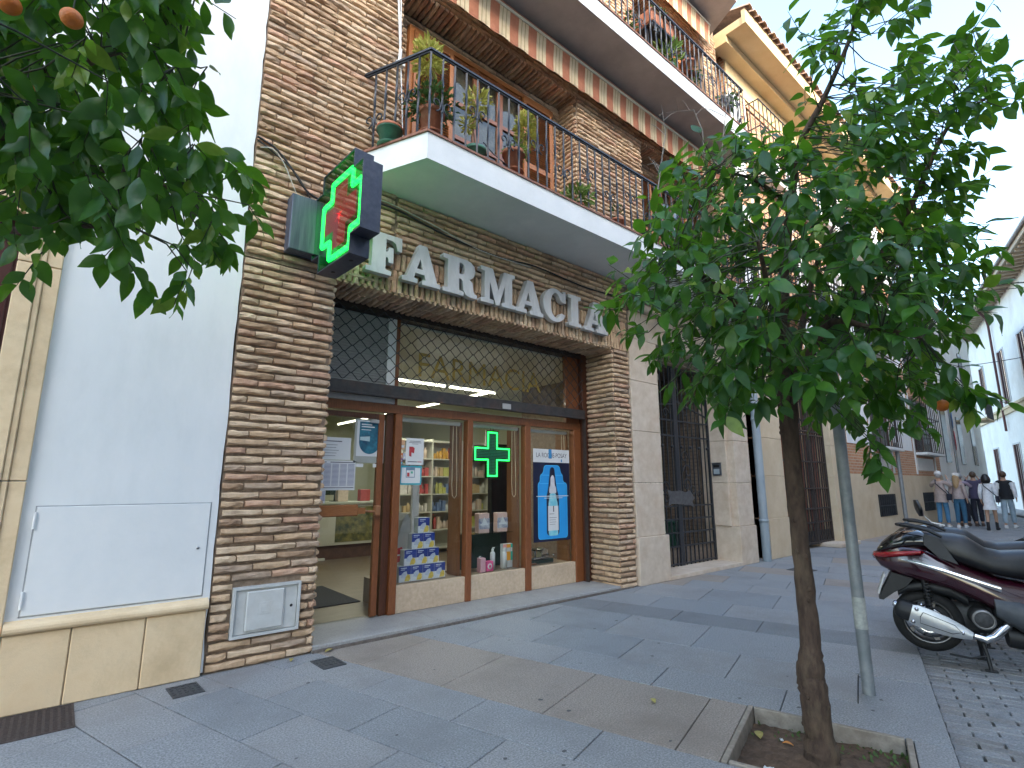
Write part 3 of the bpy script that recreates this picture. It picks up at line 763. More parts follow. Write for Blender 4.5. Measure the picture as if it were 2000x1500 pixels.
# ------------------------------------------------------------------ awnings: rolled up, striped valance hanging down
AWN_T = mat('awning_terracotta', (.40, .15, .085), (.50, .20, .12), 12, .85, .1, 200, trans=.2)
AWN_C = mat('awning_cream', (.62, .50, .33), (.72, .60, .42), 12, .85, .1, 200, trans=.2)
AWN_L = mat('awning_line', (.34, .24, .14), (.40, .29, .18), 12, .85, trans=.2)
def awning(zb, zt, x0, x1, y, label):
    b = MB(); seq = [(0, .155), (1, .05), (2, .012), (1, .05), (2, .012), (1, .05)]; x = x0; i = 0
    def low(x): return zb + .028 * math.sin(x * 2 * math.pi / .33) + .012 * math.sin(x * 1.3)
    while x < x1:
        k, wd_ = seq[i % 6]; i += 1; q = min(x1, x + wd_); n_ = 3
        for j in range(n_):
            a, c = x + (q - x) * j / n_, x + (q - x) * (j + 1) / n_
            cols = []
            for xx in (a, c):
                yw = .014 * math.sin(xx * 2 * math.pi / .33)
                cols.append([(xx, y - .02, zt + .02), (xx, y + yw * .5, (zt + low(xx)) / 2), (xx, y + yw, low(xx))])
            b.add(cols[0] + cols[1], [(0, 1, 4, 3), (1, 2, 5, 4)], k, True)
        x = q
    aw = pp('awning', b, [AWN_T, AWN_C, AWN_L]); aw['label'] = label
    r_ = MB(); r_.tube([(x0, y + .07, zt + .08), (x1, y + .07, zt + .08)], .075, 12); sub('roller', r_, AWN_T, aw)
    f = MB(); f.box(x0, x1, y - .03, y + .01, zt + .0, zt + .045); sub('front_bar', f, mat('cream_metal', (.6, .55, .45), (.66, .61, .5), 9, .5), aw)
awning(7.13, 7.56, 2.5, 9.35, -.2, 'lower terracotta and cream striped awning valance')
awning(10.43, 10.86, 2.5, 9.30, -.2, 'upper terracotta and cream striped awning valance')
# white rods of the awning crank at the balcony's left end
b = MB(); b.tube([(2.235, -.1, 7.2), (2.305, -.12, 6.14)], .010, 6); b.tube([(2.285, -.1, 7.2), (2.31, -.12, 6.14)], .007, 6); b.tube([(2.31, -.12, 6.14), (2.30, -.12, 5.95)], .02, 8); b.box(2.25, 2.35, -.16, -.1, 5.92, 5.95)
pp('awning_rod', b, mat('white_metal', (.72, .73, .74), (.78, .79, .8), 9, .4))
b = MB(); b.tube([(2.32, -.12, 5.95), (2.36, -.11, 5.5), (2.39, -.1, 5.1)], .006, 6); pp('crank_cord', b, MATS['white_metal'])

# ------------------------------------------------------------------ shop front
YS = .60
THR = mat('threshold_stone', (.27, .27, .265), (.40, .395, .385), 60, .6, .1, 150, dirt=(.19, .185, .18), dscale=3, damt=.6)
for x0, x1 in ((1.80, 3.1), (3.103, 4.6), (4.603, 5.95)):
    b = MB(); b.bbox(x0 + .001, x1, -.005, .70, -.02, .05, .006); pp('doorstep', b, THR)
b = MB(); b.box(1.80, 6.2, -.03, -.007, -.02, .022); pp('step_edge', b, mat('step_edge_stone', (.10, .085, .075), (.19, .16, .14), 30, .9, .4, 60))  # darker brown strip along the front foot of the step
fr = MB()
fr.bbox(1.80, 5.95, YS - .04, YS + .04, 2.185, 2.285, .004)
fw_ = pp('shop_window', fr, WOOD); fw_['label'] = 'varnished wood shop window frame with four bays'
for x0, x1, zt, m_ in ((2.79, 2.875, 2.184, WOOD), (3.78, 3.86, 2.184, WOOD), (4.73, 4.83, 2.184, WOOD), (5.68, 5.83, 2.184, WOOD)):
    b = MB(); b.bbox(x0, x1, YS - .05, YS + .05, .052, zt, .005); sub('mullion', b, m_, fw_)
b = MB(); b.bbox(5.832, 5.955, YS - .10, YS + .05, .052, 3.36, .004); sub('end_jamb', b, WOOD_D, fw_)
b = MB(); b.bbox(2.772, 2.815, YS - .03, YS + .03, 2.287, 3.29, .003); sub('transom_mullion', b, WOOD, fw_)
b = MB(); b.box(1.80, 5.95, YS - .09, YS + .06, 3.285, 3.368); sub('top_beam', b, mat('black_brown', (.022, .014, .011), (.04, .026, .02), 10, .6), fw_)
b = MB(); b.bbox(5.55, 5.83, YS - .028, YS + .03, 2.287, 3.284, .003); sub('transom_panel', b, WOOD, fw_)
PLW = mat('window_plinth_stone', (.52, .40, .28), (.64, .51, .38), 25, .75, .12, 160, dirt=(.36, .27, .19), dscale=3, damt=.5)
for x0, x1 in ((2.876, 3.779), (3.861, 4.729), (4.831, 5.679)):
    b = MB(); b.bbox(x0, x1, YS - .035, YS + .02, .052, .332, .004); sub('stall_riser', b, PLW, fw_)
    b = MB(); b.box(x0, x1, YS + .021, YS + .75, .055, .328); sub('display_shelf', b, mat('display_base', (.20, .14, .09), (.26, .19, .12), 6, .5), fw_)
    b = MB(); b.box(x0, x1, YS, YS + .006, .333, 2.184); sub('pane', b, GLASS, fw_)
    b = MB(); b.tube([(x0 + .02, YS + .07, 2.14), (x1 - .05, YS + .07, 2.14)], .026, 10); sub('blind_roll', b, mat('blind_white', (.70, .68, .62), (.76, .74, .68), 5, .7), fw_)
    c = MB(); xc = x1 - .11
    c.tube([(xc - .035, YS + .06, 2.13), (xc - .04, YS + .06, 1.4), (xc - .03, YS + .06, 1.27), (xc, YS + .06, 1.235), (xc + .03, YS + .06, 1.27), (xc + .03, YS + .06, 1.5), (xc + .012, YS + .06, 2.13)], .0045, 6); sub('blind_cord', c, mat('cord_cream', (.55, .45, .30), (.6, .5, .35), 5, .7), fw_)
for x1 in (3.775, 4.725, 5.675):
    b = MB(); b.box(x1 - .04, x1, YS + .07, YS + .29, .33, 2.16); sub('side_panel', b, WOOD_P, fw_)
b = MB(); b.box(2.816, 5.549, YS, YS + .006, 2.287, 3.284); sub('transom_pane', b, GLASS, fw_)
# gilt lettering on the transom glass
GILT = mat('gilt', (.30, .20, .03), (.38, .27, .05), 9, .45)
t_ = text_mesh('FARMACIA', .42, GILT, 'gilt_lettering', fw_, .0006)
t_.location = Vector((3.05, YS - .004, 2.66)) - PO; t_.rotation_euler = STAND; t_.scale = (1.0, 1.0, 1)
# ventilation louvre behind the grille over the door
b = MB(); b.box(1.80, 2.77, YS + .01, YS + .03, 2.40, 3.284); z = 2.42
while z < 3.27:
    b.obox((2.24, YS + .0, z), Vector((.42, 0, 0)), Vector((0, .012, .008)), Vector((0, .002, -.003))); z += .030
sub('louvre', b, mat('louvre_grey', (.42, .42, .42), (.5, .5, .5), 6, .5), fw_)
b = MB(); b.box(2.665, 2.77, YS - .022, YS - .0, 2.40, 3.284); sub('louvre_edge', b, MATS['white_metal'], fw_)
b = MB(); b.bbox(1.80, 2.771, YS - .045, YS + .02, 2.287, 2.35, .004); sub('door_head_strip', b, mat('grey_aluminium', (.42, .42, .43), (.5, .5, .51), 20, .4, metal=.4), fw_)
# raised roller grille: wavy rods, bottom rail, guide
yg = YS - .13; rg = MB(); P_, A_ = .176, .037; rows = 11; z0 = 2.49
for k in range(rows):
    zc = z0 + .037 + .0735 * k
    pts = []
    n_ = int((5.83 - 1.81) / (P_ / 10))
    for i in range(n_ + 1):
        x = 1.81 + i * P_ / 10; c = math.cos(2 * math.pi * x / P_); c = math.copysign(abs(c) ** 1.25, c)
        pts.append((x, yg + (.004 if k % 2 else -.004), zc + (1 if k % 2 else -1) * A_ * c))
    rg.tube(pts, .0052, 5)
gr = pp('roller_grille', rg, IRON); gr['label'] = 'black wavy wire security grille half rolled up'
b = MB(); b.bbox(1.805, 5.83, yg - .022, yg + .022, 2.352, 2.478, .004); b.bbox(1.805, 5.83, yg - .03, yg + .03, 2.34, 2.362, .004); sub('bottom_rail', b, mat('grille_rail', (.02, .02, .023), (.05, .048, .05), 14, .5, .2, 120, dirt=(.12, .06, .04), dscale=5, damt=.5), gr)
b = MB(); b.bbox(4.24, 4.38, yg - .036, yg - .0225, 2.36, 2.43, .003); sub('lock_plate', b, MATS['grey_aluminium'], gr)
b = MB(); b.box(5.815, 5.831, yg - .03, yg + .03, .055, 2.339); sub('guide', b, IRON_BR, gr)

# glazed shop door
dm = MB(); dm.bbox(2.70, 2.785, YS - .01, YS + .06, .055, 2.18, .003); sd_ = pp('shop_door', dm, WOOD_D); sd_['label'] = 'glazed shop door with wooden pull bar'
for x0, x1, zt0, zt1 in ((2.60, 2.668, .06, 2.165), ):
    b = MB(); b.bbox(x0, x1, YS - .02, YS + .03, zt0, zt1, .004); sub('stile', b, WOOD, sd_)
b = MB(); b.box(1.80, 2.60, YS - .02, YS + .03, 2.11, 2.165); sub('head_rail', b, WOOD_D, sd_)
b = MB(); b.box(1.80, 2.60, YS + .002, YS + .008, .062, 2.109); sub('pane', b, GLASS, sd_)
b = MB(); b.bbox(1.83, 2.38, YS - .10, YS - .045, 1.085, 1.20, .010); b.obox((2.42, YS - .065, 1.135), Vector((.045, .0, .0)), Vector((0, .018, 0)), Vector((0, 0, .03))); sub('pull_bar', b, mat('bar_wood', (.28, .10, .03), (.38, .15, .05), 8, .35, .05, 60, stretch=(2, 14, 14), coat=.3), sd_)
b = MB(); b.tube([(2.44, YS - .06, 1.13), (2.58, YS - .06, 1.12)], .014, 10); b.bbox(2.575, 2.64, YS - .085, YS - .021, 1.075, 1.185, .012); sub('bar_bracket', b, mat('worn_wood', (.25, .11, .05), (.36, .17, .08), 14, .5), sd_)
b = MB(); b.bbox(2.50, 2.60, YS - .035, YS - .021, 2.06, 2.10, .004); sub('closer', b, MATS['grey_aluminium'], sd_)

# notices and stickers on the glass
PAPER = mat('paper', (.66, .68, .70), (.72, .74, .76), 4, .8)
INK = mat('ink_grey', (.10, .10, .13), (.16, .16, .2), 9, .8)
INKB = mat('ink_blue', (.10, .12, .28), (.16, .18, .36), 9, .8)
TEALP = mat('poster_teal', (.01, .075, .14), (.045, .26, .36), 9, .5, dirt=(.02, .05, .10), dscale=14, damt=.9)
yp = YS - .004
def notice(x0, x1, z0, z1, label, m=PAPER, y=yp, name='paper_notice', cat='notice'):
    b = MB(); b.box(-(x1 - x0) / 2, (x1 - x0) / 2, -.0012, 0, 0, z1 - z0)
    return tag(obj(name, b, m, loc=((x0 + x1) / 2, y, z0)), label, cat)
def lines(t, rows, m=INK, y=-.0022, nm='print'):
    b = MB()
    for x0, x1, z, h in rows: b.box(x0, x1, y, -.0013, z, z + h)
    obj(nm, b, m, t)
def flat(t, poly, m, y=-.0022, nm='print', d=.0008): 
    o = shape(nm, [poly], d, m, t); o.location = (0, y, 0); o.rotation_euler = STAND; return o
rl = random.Random(4)
t = notice(1.905, 2.30, 1.655, 1.885, 'plain white notice at top left of the door glass'); W = .197
lines(t, [(-.12, .10, .185, .010)] + [(-.13, -.13 + rl.uniform(.16, .26), .15 - i * .028, .004) for i in range(5)])
t = notice(1.86, 2.365, 1.345, 1.648, 'wide printed timetable in columns on the door glass')
lines(t, [(-.25 + c * .084, -.18 + c * .084, .262 - i * .0125, .0045) for c in range(6) for i in range(18)], INKB)
for q in ((-.24, -.06, .28, .008), (-.02, .24, .28, .008), (-.24, .24, .022, .007)): lines(t, [q], INK)
t = notice(1.87, 2.06, 1.22, 1.343, 'small printed sheet below the timetable on the door glass', y=yp - .002)
lines(t, [(-.09, .09, .108 - i * .012, .005) for i in range(8)], INKB)
t = notice(2.335, 2.68, 1.63, 2.10, 'clear plastic poster holder on the door glass', mat('holder_grey', (.36, .38, .36), (.42, .44, .42), 5, .3), name='poster_holder', cat='poster holder')
t = notice(2.36, 2.655, 1.70, 2.085, 'blue poster with rounded foot in the door glass holder', PAPER, y=yp - .003, name='poster', cat='poster')
arc = [(-.12, .37), (-.12, .15)] + [(-.12 * math.cos(a), .15 - .125 * math.sin(a)) for a in [math.pi * i / 16 for i in range(1, 16)]] + [(.12, .15), (.12, .37)]
flat(t, arc[::-1], TEALP)
lines(t, [(-.10, .02, .335, .012), (-.10, .05, .31, .012), (-.10, .01, .28, .007)], PAPER, y=-.0032)
flat(t, [(-.11, .17), (.0, .16), (.0, .215), (-.11, .205)], mat('poster_pale', (.42, .58, .62), (.5, .66, .7), 20), y=-.0034)
b = MB()
for i, c in enumerate(((.5, .1, .08), (.55, .35, .1), (.6, .5, .3), (.3, .3, .35), (.45, .25, .2), (.5, .45, .4))): pass
for x, lab in ((2.37, 'left small white card sticker under the poster holder'), (2.56, 'right small white card sticker under the poster holder')):
    notice(x, x + .08, 1.585, 1.622, lab)
t = notice(1.80, 1.98, .62, 1.05, 'tall white sheet low on the door glass by the pier', y=yp)
flat(t, [(-.08, .22), (.04, .22), (.04, .36), (-.08, .36)], mat('print_dark', (.05, .05, .08), (.09, .09, .12), 20))
t = notice(2.955, 3.185, 1.622, 1.925, 'white notice with a red drawing in the first window bay')
lines(t, [(-.07, .07, .265, .006), (-.08, .08, .25, .006), (-.04, .04, .235, .005), (-.09, .03, .03, .009)], INK)
RED = mat('print_red', (.40, .03, .04), (.52, .06, .07), 20, .6)
flat(t, [(-.075, .10), (-.045, .09), (-.045, .14), (-.012, .13), (-.005, .19), (-.03, .205), (-.075, .205)], RED)
lines(t, [(.035, .09, .03, .009)], RED)
t = notice(2.878, 3.165, 1.398, 1.612, 'white card with turquoise border and calendar drawing', mat('turquoise', (.03, .33, .42), (.05, .4, .5), 9, .6), y=yp - .002)
flat(t, [(-.115, .018), (.125, .018), (.125, .19), (-.115, .19)], PAPER)
flat(t, [(-.06, .08), (.055, .08), (.055, .2), (-.06, .2)], mat('print_outline', (.12, .2, .3), (.18, .28, .38), 20), y=-.003)
flat(t, [(-.052, .088), (.047, .088), (.047, .162), (-.052, .162)], PAPER, y=-.0038)
flat(t, [(-.045, .092), (-.015, .092), (-.015, .135), (-.045, .135)], RED, y=-.0044)
flat(t, [(.0, .125), (.03, .125), (.03, .15), (.0, .15)], mat('print_teal', (.1, .4, .3), (.16, .46, .36), 20), y=-.0044)
STK = [('orange and white sticker top left of first window bay', 2.882, 2.943, 1.79, 1.90, (.62, .38, .22)), ('red and yellow card sticker in first window bay', 2.882, 2.918, 1.70, 1.75, (.55, .18, .05)),
       ('white and blue card sticker in first window bay', 2.922, 2.952, 1.68, 1.75, (.45, .48, .6)), ('dark blue and red card sticker in first window bay', 2.882, 2.918, 1.655, 1.695, (.28, .12, .25)),
       ('sky blue card sticker in first window bay', 2.882, 2.915, 1.618, 1.65, (.08, .35, .55)), ('olive card sticker in first window bay', 2.919, 2.95, 1.618, 1.65, (.25, .22, .05))]
for lab, x0, x1, z0, z1, c in STK:
    t = notice(x0, x1, z0, z1, lab, mat('sticker_%d' % int(x0 * 1e3 + z0 * 1e5), c, tuple(min(1, q * 1.3) for q in c), 40, .5), name='card_sticker', cat='sticker')
    w_ = (x1 - x0) / 2; h_ = z1 - z0
    flat(t, [(-w_ * .6, h_ * .2), (w_ * .6, h_ * .2), (w_ * .6, h_ * .45), (-w_ * .6, h_ * .45)], PAPER)
# skincare poster in the last bay
t = notice(4.905, 5.615, .635, 1.885, 'tall navy poster of a glowing blue dropper bottle', mat('poster_navy', (.006, .010, .035), (.012, .018, .06), 3, .35), y=YS - .006, name='advert_poster', cat='poster')
flat(t, [(-.355, 1.065), (.355, 1.065), (.355, 1.25), (-.355, 1.25)], PAPER, nm='header')
tx = text_mesh('LA ROCHE-POSAY', .090, INK, 'lettering', t, .0004); tx.location = (-.30, -.0032, 1.135); tx.rotation_euler = STAND; tx.scale = (.82, 1, 1)
lines(t, [(-.22, .10, 1.105, .006), (.21, .32, 1.092, .005), (.21, .30, 1.082, .004)], INK)
flat(t, [(-.06, 1.12), (.0, 1.12), (.0, 1.25), (-.06, 1.25)], mat('logo_blue', (.03, .22, .5), (.05, .28, .58), 9), y=-.0034)
flat(t, [(.185, 1.075), (.205, 1.075), (.205, 1.115), (.185, 1.115)], MATS['logo_blue'], y=-.0034)
BL1 = mat('glow_blue', (.014, .28, .72), (.025, .36, .82), 2, .5); BL2 = mat('glow_blue_light', (.05, .42, .85), (.08, .50, .92), 2, .5)
def rr_poly(pts, r=.04):
    out = []; n_ = len(pts)
    for i in range(n_):
        p0, p1, p2 = Vector((*pts[i - 1], 0)), Vector((*pts[i], 0)), Vector((*pts[(i + 1) % n_], 0))
        a = (p0 - p1); c = (p2 - p1); ra = min(r, a.length * .45); rc = min(r, c.length * .45); a = p1 + a.normalized() * ra; c = p1 + c.normalized() * rc
        for k in range(5):
            s_ = k / 4; q = a * (1 - s_) ** 2 + p1 * 2 * s_ * (1 - s_) + c * s_ ** 2; out.append((q.x, q.y))
    return out
sil = [(-.27, .03), (.30, .03), (.30, .78), (.22, .80), (.22, .89), (.18, .92), (.15, 1.03), (-.15, 1.03), (-.17, .92), (-.23, .89), (-.23, .80), (-.27, .78)]
flat(t, rr_poly(sil, .05), BL2, y=-.0022, nm='glow_edge')
flat(t, [(x * .965 + .0005, .035 + (z - .03) * .985) for x, z in rr_poly(sil, .05)], BL1, y=-.0032, nm='glow_shape')
for a, z in ((.235, .77), (.19, .885)): lines(t, [(-a, a + .01, z, .01)], BL2, y=-.0040, nm='glow_edge')
flat(t, rr_poly([(-.11, .08), (.13, .08), (.13, .60), (.09, .70), (.06, .88), (.045, 1.0), (-.035, 1.0), (-.05, .88), (-.08, .70), (-.11, .60)], .05), MATS['poster_navy'], y=-.0048, nm='bottle_shadow')
flat(t, rr_poly([(-.075, .07), (.105, .07), (.105, .50), (.07, .60), (.07, .64), (-.05, .64), (-.05, .60), (-.075, .50)], .03), mat('bottle_cyan', (.12, .52, .68), (.35, .72, .80), 12, .4), y=-.0056, nm='bottle_glass')
flat(t, [(-.085, .14), (.115, .14), (.115, .47), (-.085, .47)], PAPER, y=-.0064, nm='bottle_label')
flat(t, rr_poly([(-.06, .64), (.08, .64), (.075, .72), (.05, .75), (.045, .86), (.01, .90), (-.03, .86), (-.035, .75), (-.055, .72)], .03), mat('bottle_cap', (.55, .58, .64), (.7, .72, .76), 14, .4), y=-.0064, nm='bottle_cap')
lines(t, [(-.30, .32, .598, .010), (-.15, .20, .574, .007)], PAPER, y=-.0073)
lines(t, [(.01, .03, .39, .08), (-.06, .03, .36, .006), (-.06, .08, .31, .005), (-.06, .06, .28, .004), (-.06, .07, .25, .004), (-.06, .05, .22, .004)], INK, y=-.0073)

# hanging LED cross in the second window bay
def cross_poly(a, c): return [(-c, -a), (c, -a), (c, -c), (a, -c), (a, c), (c, c), (c, a), (-c, a), (-c, c), (-a, c), (-a, -c), (-c, -c)]
lc = thing('led_cross', 'green LED cross hanging in the second window bay', 'sign', (4.235, YS + .055, 1.785))
LEDB = mat('led_board', (.006, .022, .012), (.012, .04, .022), 60, .4); LEDG = emit('led_green', (.02, 1.0, .10), .9); LEDD = emit('led_dim', (.02, .16, .09), .10)
o = shape('board', [cross_poly(.305, .10)], .03, LEDB, lc); o.rotation_euler = STAND
leds = MB(); dim = MB(); cp = cross_poly(.278, .073)
for i in range(12):
    A, B = Vector(cp[i]), Vector(cp[(i + 1) % 12]); n_ = max(2, round((B - A).length / .0205))
    for k in range(n_): q = A + (B - A) * k / n_; leds.box(q.x - .0085, q.x + .0085, -.022, -.0155, q.y - .0085, q.y + .0085)
for i in range(-13, 14):
    for j in range(-13, 14):
        x, z = i * .0195, j * .0195
        if (abs(x) < .058 and abs(z) < .262) or (abs(z) < .058 and abs(x) < .262): dim.box(x - .005, x + .005, -.019, -.0155, z - .005, z + .005)
tag(obj('led_border', leds, LEDG, lc), kind='stuff'); tag(obj('led_field', dim, LEDD, lc), kind='stuff')
b = MB(); b.tube([(-.03, 0, .30), (-.015, 0, .345), (0, 0, .36), (.015, 0, .345), (.03, 0, .30)], .003, 6); obj('hanger', b, IRON, lc)

# ------------------------------------------------------------------ FARMACIA letters
ALU = mat('letter_aluminium', (.50, .51, .515), (.66, .665, .67), 5, .5, .06, 60, metal=.35, stretch=(1, 1, .4), dirt=(.32, .33, .33), dscale=4, damt=.6)
def arcp(cx, cy, rx, ry, a0, a1, n_=18): return [(cx + rx * math.cos(R(a0 + (a1 - a0) * i / n_)), cy + ry * math.sin(R(a0 + (a1 - a0) * i / n_))) for i in range(n_ + 1)]
GL = {
 'F': (.80, [[(0, 0), (.56, 0), (.56, .08), (.42, .10), (.42, .45), (.50, .43), (.52, .32), (.60, .32), (.60, .68), (.52, .68), (.50, .57), (.42, .55), (.42, .90), (.58, .90), (.68, .84), (.72, .68), (.80, .68), (.80, 1), (0, 1), (0, .92), (.13, .90), (.13, .10), (0, .08)]]),
 'A': (.98, [[(0, 0), (.37, 0), (.37, .08), (.27, .10), (.315, .26), (.575, .26), (.625, .10), (.52, .08), (.52, 0), (.98, 0), (.98, .08), (.90, .10), (.61, 1), (.42, 1), (.11, .10), (0, .08)], [(.345, .355), (.545, .355), (.445, .70)]]),
 'R': (.94, [[(0, 0), (.55, 0), (.55, .08), (.42, .10), (.42, .46), (.49, .45), (.55, .39), (.57, .16), (.64, .04), (.76, 0), (.94, 0), (.94, .08), (.86, .10), (.83, .20), (.80, .40), (.70, .50), (.80, .55), (.86, .64), (.88, .75), (.85, .88), (.76, .97), (.62, 1), (0, 1), (0, .92), (.13, .90), (.13, .10), (0, .08)], [(.42, .56), (.42, .90), (.52, .90), (.59, .85), (.61, .74), (.59, .62), (.52, .56)]]),
 'M': (1.16, [[(0, 0), (.40, 0), (.40, .08), (.27, .10), (.27, .72), (.50, 0), (.60, 0), (.83, .72), (.83, .10), (.73, .08), (.73, 0), (1.16, 0), (1.16, .08), (1.06, .10), (1.06, .90), (1.16, .92), (1.16, 1), (.80, 1), (.59, .36), (.38, 1), (0, 1), (0, .92), (.13, .90), (.13, .10), (0, .08)]]),
 'C': (.92, [arcp(.47, .5, .47, .52, 52, 318) + [(.86, .24), (.74, .27)] + arcp(.50, .5, .23, .42, 318, 42) + [(.72, .70), (.80, .66), (.90, .66), (.90, 1.0), (.83, 1.0), (.81, .93)]]),
 'I': (.54, [[(0, 0), (.54, 0), (.54, .08), (.415, .10), (.415, .90), (.54, .92), (.54, 1), (0, 1), (0, .92), (.125, .90), (.125, .10), (0, .08)]])}
sg = thing('letter_sign', 'row of grey metal serif letters reading FARMACIA on the lintel', 'sign', (3.9, -.02, 3.5))
ORD = ['first', 'second', 'third', 'fourth', 'fifth', 'sixth', 'seventh', 'eighth']
for (ch, x0, x1) in (('F', 2.055, 2.43), ('A', 2.455, 2.905), ('R', 2.955, 3.405), ('M', 3.475, 3.98), ('A', 4.005, 4.46), ('C', 4.475, 4.885), ('I', 4.945, 5.175), ('A', 5.25, 5.735)):
    w_, sp = GL[ch]; o = shape('letter', sp, .07, ALU, sg, .003, .014); o.scale = ((x1 - x0) / w_, .425, 1)
    o.rotation_euler = STAND; o.location = (x0 - 3.9, -.045, 0); o['label'] = 'metal letter ' + ch

# ------------------------------------------------------------------ big neon cross on its bracket
nc = thing('pharmacy_cross', 'dark cased neon cross, green tubes round a red cross, jutting from the brick wall', 'sign', (1.42, -.06, 3.72))
CASE = mat('cross_case', (.035, .042, .065), (.06, .068, .095), 18, .45, .08, 90, metal=.3, dirt=(.10, .11, .13), dscale=6, damt=.5)
NEON = emit('neon_green', (.015, 1.0, .09), 1.1, (.3, .9, .4)); NEONH = emit('neon_core', (.30, 1.0, .38), 5.0)
br_ = MB(); br_.bbox(1.30 - 1.42, 1.585 - 1.42, -.09, .062, 3.475 - 3.72, 4.01 - 3.72, .006); obj('bracket_box', br_, mat('streaked_metal', (.05, .06, .09), (.12, .14, .18), 40, .5, .1, 90, metal=.3, stretch=(1, 1, .06)), nc)
AW, AR = .47, .305        # half size, half arm width of the case
cx = lambda p, a: p
# local frame of the cross: u = outwards (-Y, slightly +X), z up, thickness along +X
uo = Vector((.056, -.998, 0)); tv = Vector((.998, .056, 0)); c0 = Vector((1.512, -.115, 3.715)) - Vector((1.42, -.06, 3.72)) + uo * AW
def cross_outline(a, c): return [(-c, -a), (c, -a), (c, -c), (a, -c), (a, c), (c, c), (c, a), (-c, a), (-c, c), (-a, c), (-a, -c), (-c, -c)]
def cpt(u, z, t): return c0 + uo * u + Vector((0, 0, z)) + tv * t
cs = MB(); oo = cross_outline(AW, AR); ii = cross_outline(AW - .012, AR - .012)
TK = .175
for k in range(12):
    k2 = (k + 1) % 12
    cs.add([cpt(*oo[k], 0), cpt(*oo[k2], 0), cpt(*oo[k2], TK), cpt(*oo[k], TK)], [(0, 1, 2, 3)])
    cs.add([cpt(*ii[k], 0), cpt(*ii[k2], 0), cpt(*ii[k2], TK), cpt(*ii[k], TK)], [(3, 2, 1, 0)])
    for t_ in (0, TK): cs.add([cpt(*oo[k], t_), cpt(*oo[k2], t_), cpt(*ii[k2], t_), cpt(*ii[k], t_)], [(0, 1, 2, 3)])
case = obj('case', cs, CASE, nc)
def cross_sheet(a, c, t_, m, nm, thick=.004):
    b = MB(); q = cross_outline(a, c); n_ = 12
    for s_ in (0, thick):
        vs = [cpt(u, z, t_ + s_) for u, z in q]; b.add(vs, [(0, 1, 2, 11), (11, 2, 5, 8), (2, 3, 4, 5), (8, 5, 6, 7), (8, 9, 10, 11)])
    for k in range(12): b.add([cpt(*q[k], t_), cpt(*q[(k + 1) % 12], t_), cpt(*q[(k + 1) % 12], t_ + thick), cpt(*q[k], t_ + thick)], [(0, 1, 2, 3)])
    return obj(nm, b, m, nc)
BACK = mat('cross_back', (.05, .09, .07), (.10, .15, .12), 12, .5)
cross_sheet(AW - .014, AR - .014, TK * .5, BACK, 'reflector')
cross_sheet(AW - .013, AR - .013, .006, glass('cross_glass', (.62, .80, .74), 1.45), 'face_glass')
cross_sheet(AW - .013, AR - .013, TK - .010, MATS['cross_glass'], 'face_glass')
for t_ in (TK * .28, TK * .72):
    for (a, c, r_) in ((.372, .205, .013), (.345, .178, .010)):
        q = cross_outline(a, c); nb = MB(); pts = [cpt(u, z, t_) for u, z in rr_poly(q, .03)]; pts.append(pts[0]); nb.tube(pts, r_, 8, caps=False); obj('neon_tube', nb, NEON, nc)
    REDC = emit('red_acrylic', (.60, .02, .035), .13, (.55, .02, .035)); nr = cross_sheet(.295, .115, t_ - .012 if t_ < .1 else t_ + .008, REDC, 'red_cross')
    ld = MB(); rr = random.Random(6)
    for k in range(60):
        ang = rr.choice([.3, 1.5, 2.7, 3.6, 4.6, 5.6]); d_ = abs(rr.gauss(0, .045)); p = cpt(math.cos(ang) * d_, math.sin(ang) * d_, (t_ - .0135) if t_ < .1 else t_ + .0135)
        ld.obox(p, uo * .0035, Vector((0, 0, .0035)), tv * .001)
    obj('red_leds', ld, emit('led_red', (1.0, .02, .03), .5), nc)['kind'] = 'stuff'
b = MB(); b.lathe([(.001, 0), (.018, 0), (.018, .002)], 12); hm = b.mesh('vent_hole', MATS['black_void'])
for u in (-.17, .17):
    o = bpy.data.objects.new('vent_hole', hm); COL.objects.link(o); o.parent = nc; o.location = cpt(u, -AW - .0025, TK * .5)

# cables on the brickwork
CAB = mat('cable_black', (.012, .012, .013), (.025, .025, .026), 9, .6); CABW = mat('cable_white', (.5, .47, .42), (.58, .55, .5), 9, .6)
def cable(pts, r_, m, label, nm='cable'):
    P = [Vector(p) for p in pts]; out = []
    for i in range(len(P) - 1):
        for k in range(6):
            t_ = k / 6; a = P[max(i - 1, 0)]; b_ = P[i]; c = P[i + 1]; d = P[min(i + 2, len(P) - 1)]
            out.append(.5 * ((2 * b_) + (c - a) * t_ + (2 * a - 5 * b_ + 4 * c - d) * t_ ** 2 + (3 * b_ - a - 3 * c + d) * t_ ** 3))
    out.append(P[-1]); mb = MB(); mb.tube(out, r_, 6); return tag(obj(nm, mb, m), label, 'cable')
cable([(.99, -.03, 4.50), (1.15, -.04, 4.44), (1.3, -.045, 4.30), (1.45, -.045, 4.13), (1.60, -.04, 4.08)], .010, CAB, 'thick black cable sagging over the bricks to the cross bracket')
cable([(.99, -.03, 4.47), (1.2, -.04, 4.36), (1.35, -.05, 4.25), (1.5, -.04, 4.05)], .007, CAB, 'thinner black cable beside the thick one above the bracket')
cable([(1.02, -.035, 4.40), (1.12, -.05, 4.42), (1.22, -.05, 4.33), (1.32, -.05, 4.14), (1.38, -.04, 4.03)], .0045, CABW, 'thin white wire looping above the cross bracket')
cable([(1.70, -.035, 4.22), (2.3, -.04, 4.28), (3.0, -.045, 4.18), (3.8, -.045, 4.14), (4.4, -.04, 4.19), (5.4, -.045, 4.14), (6.3, -.04, 4.20)], .011, CAB, 'black cable strung along the wall above the letters')
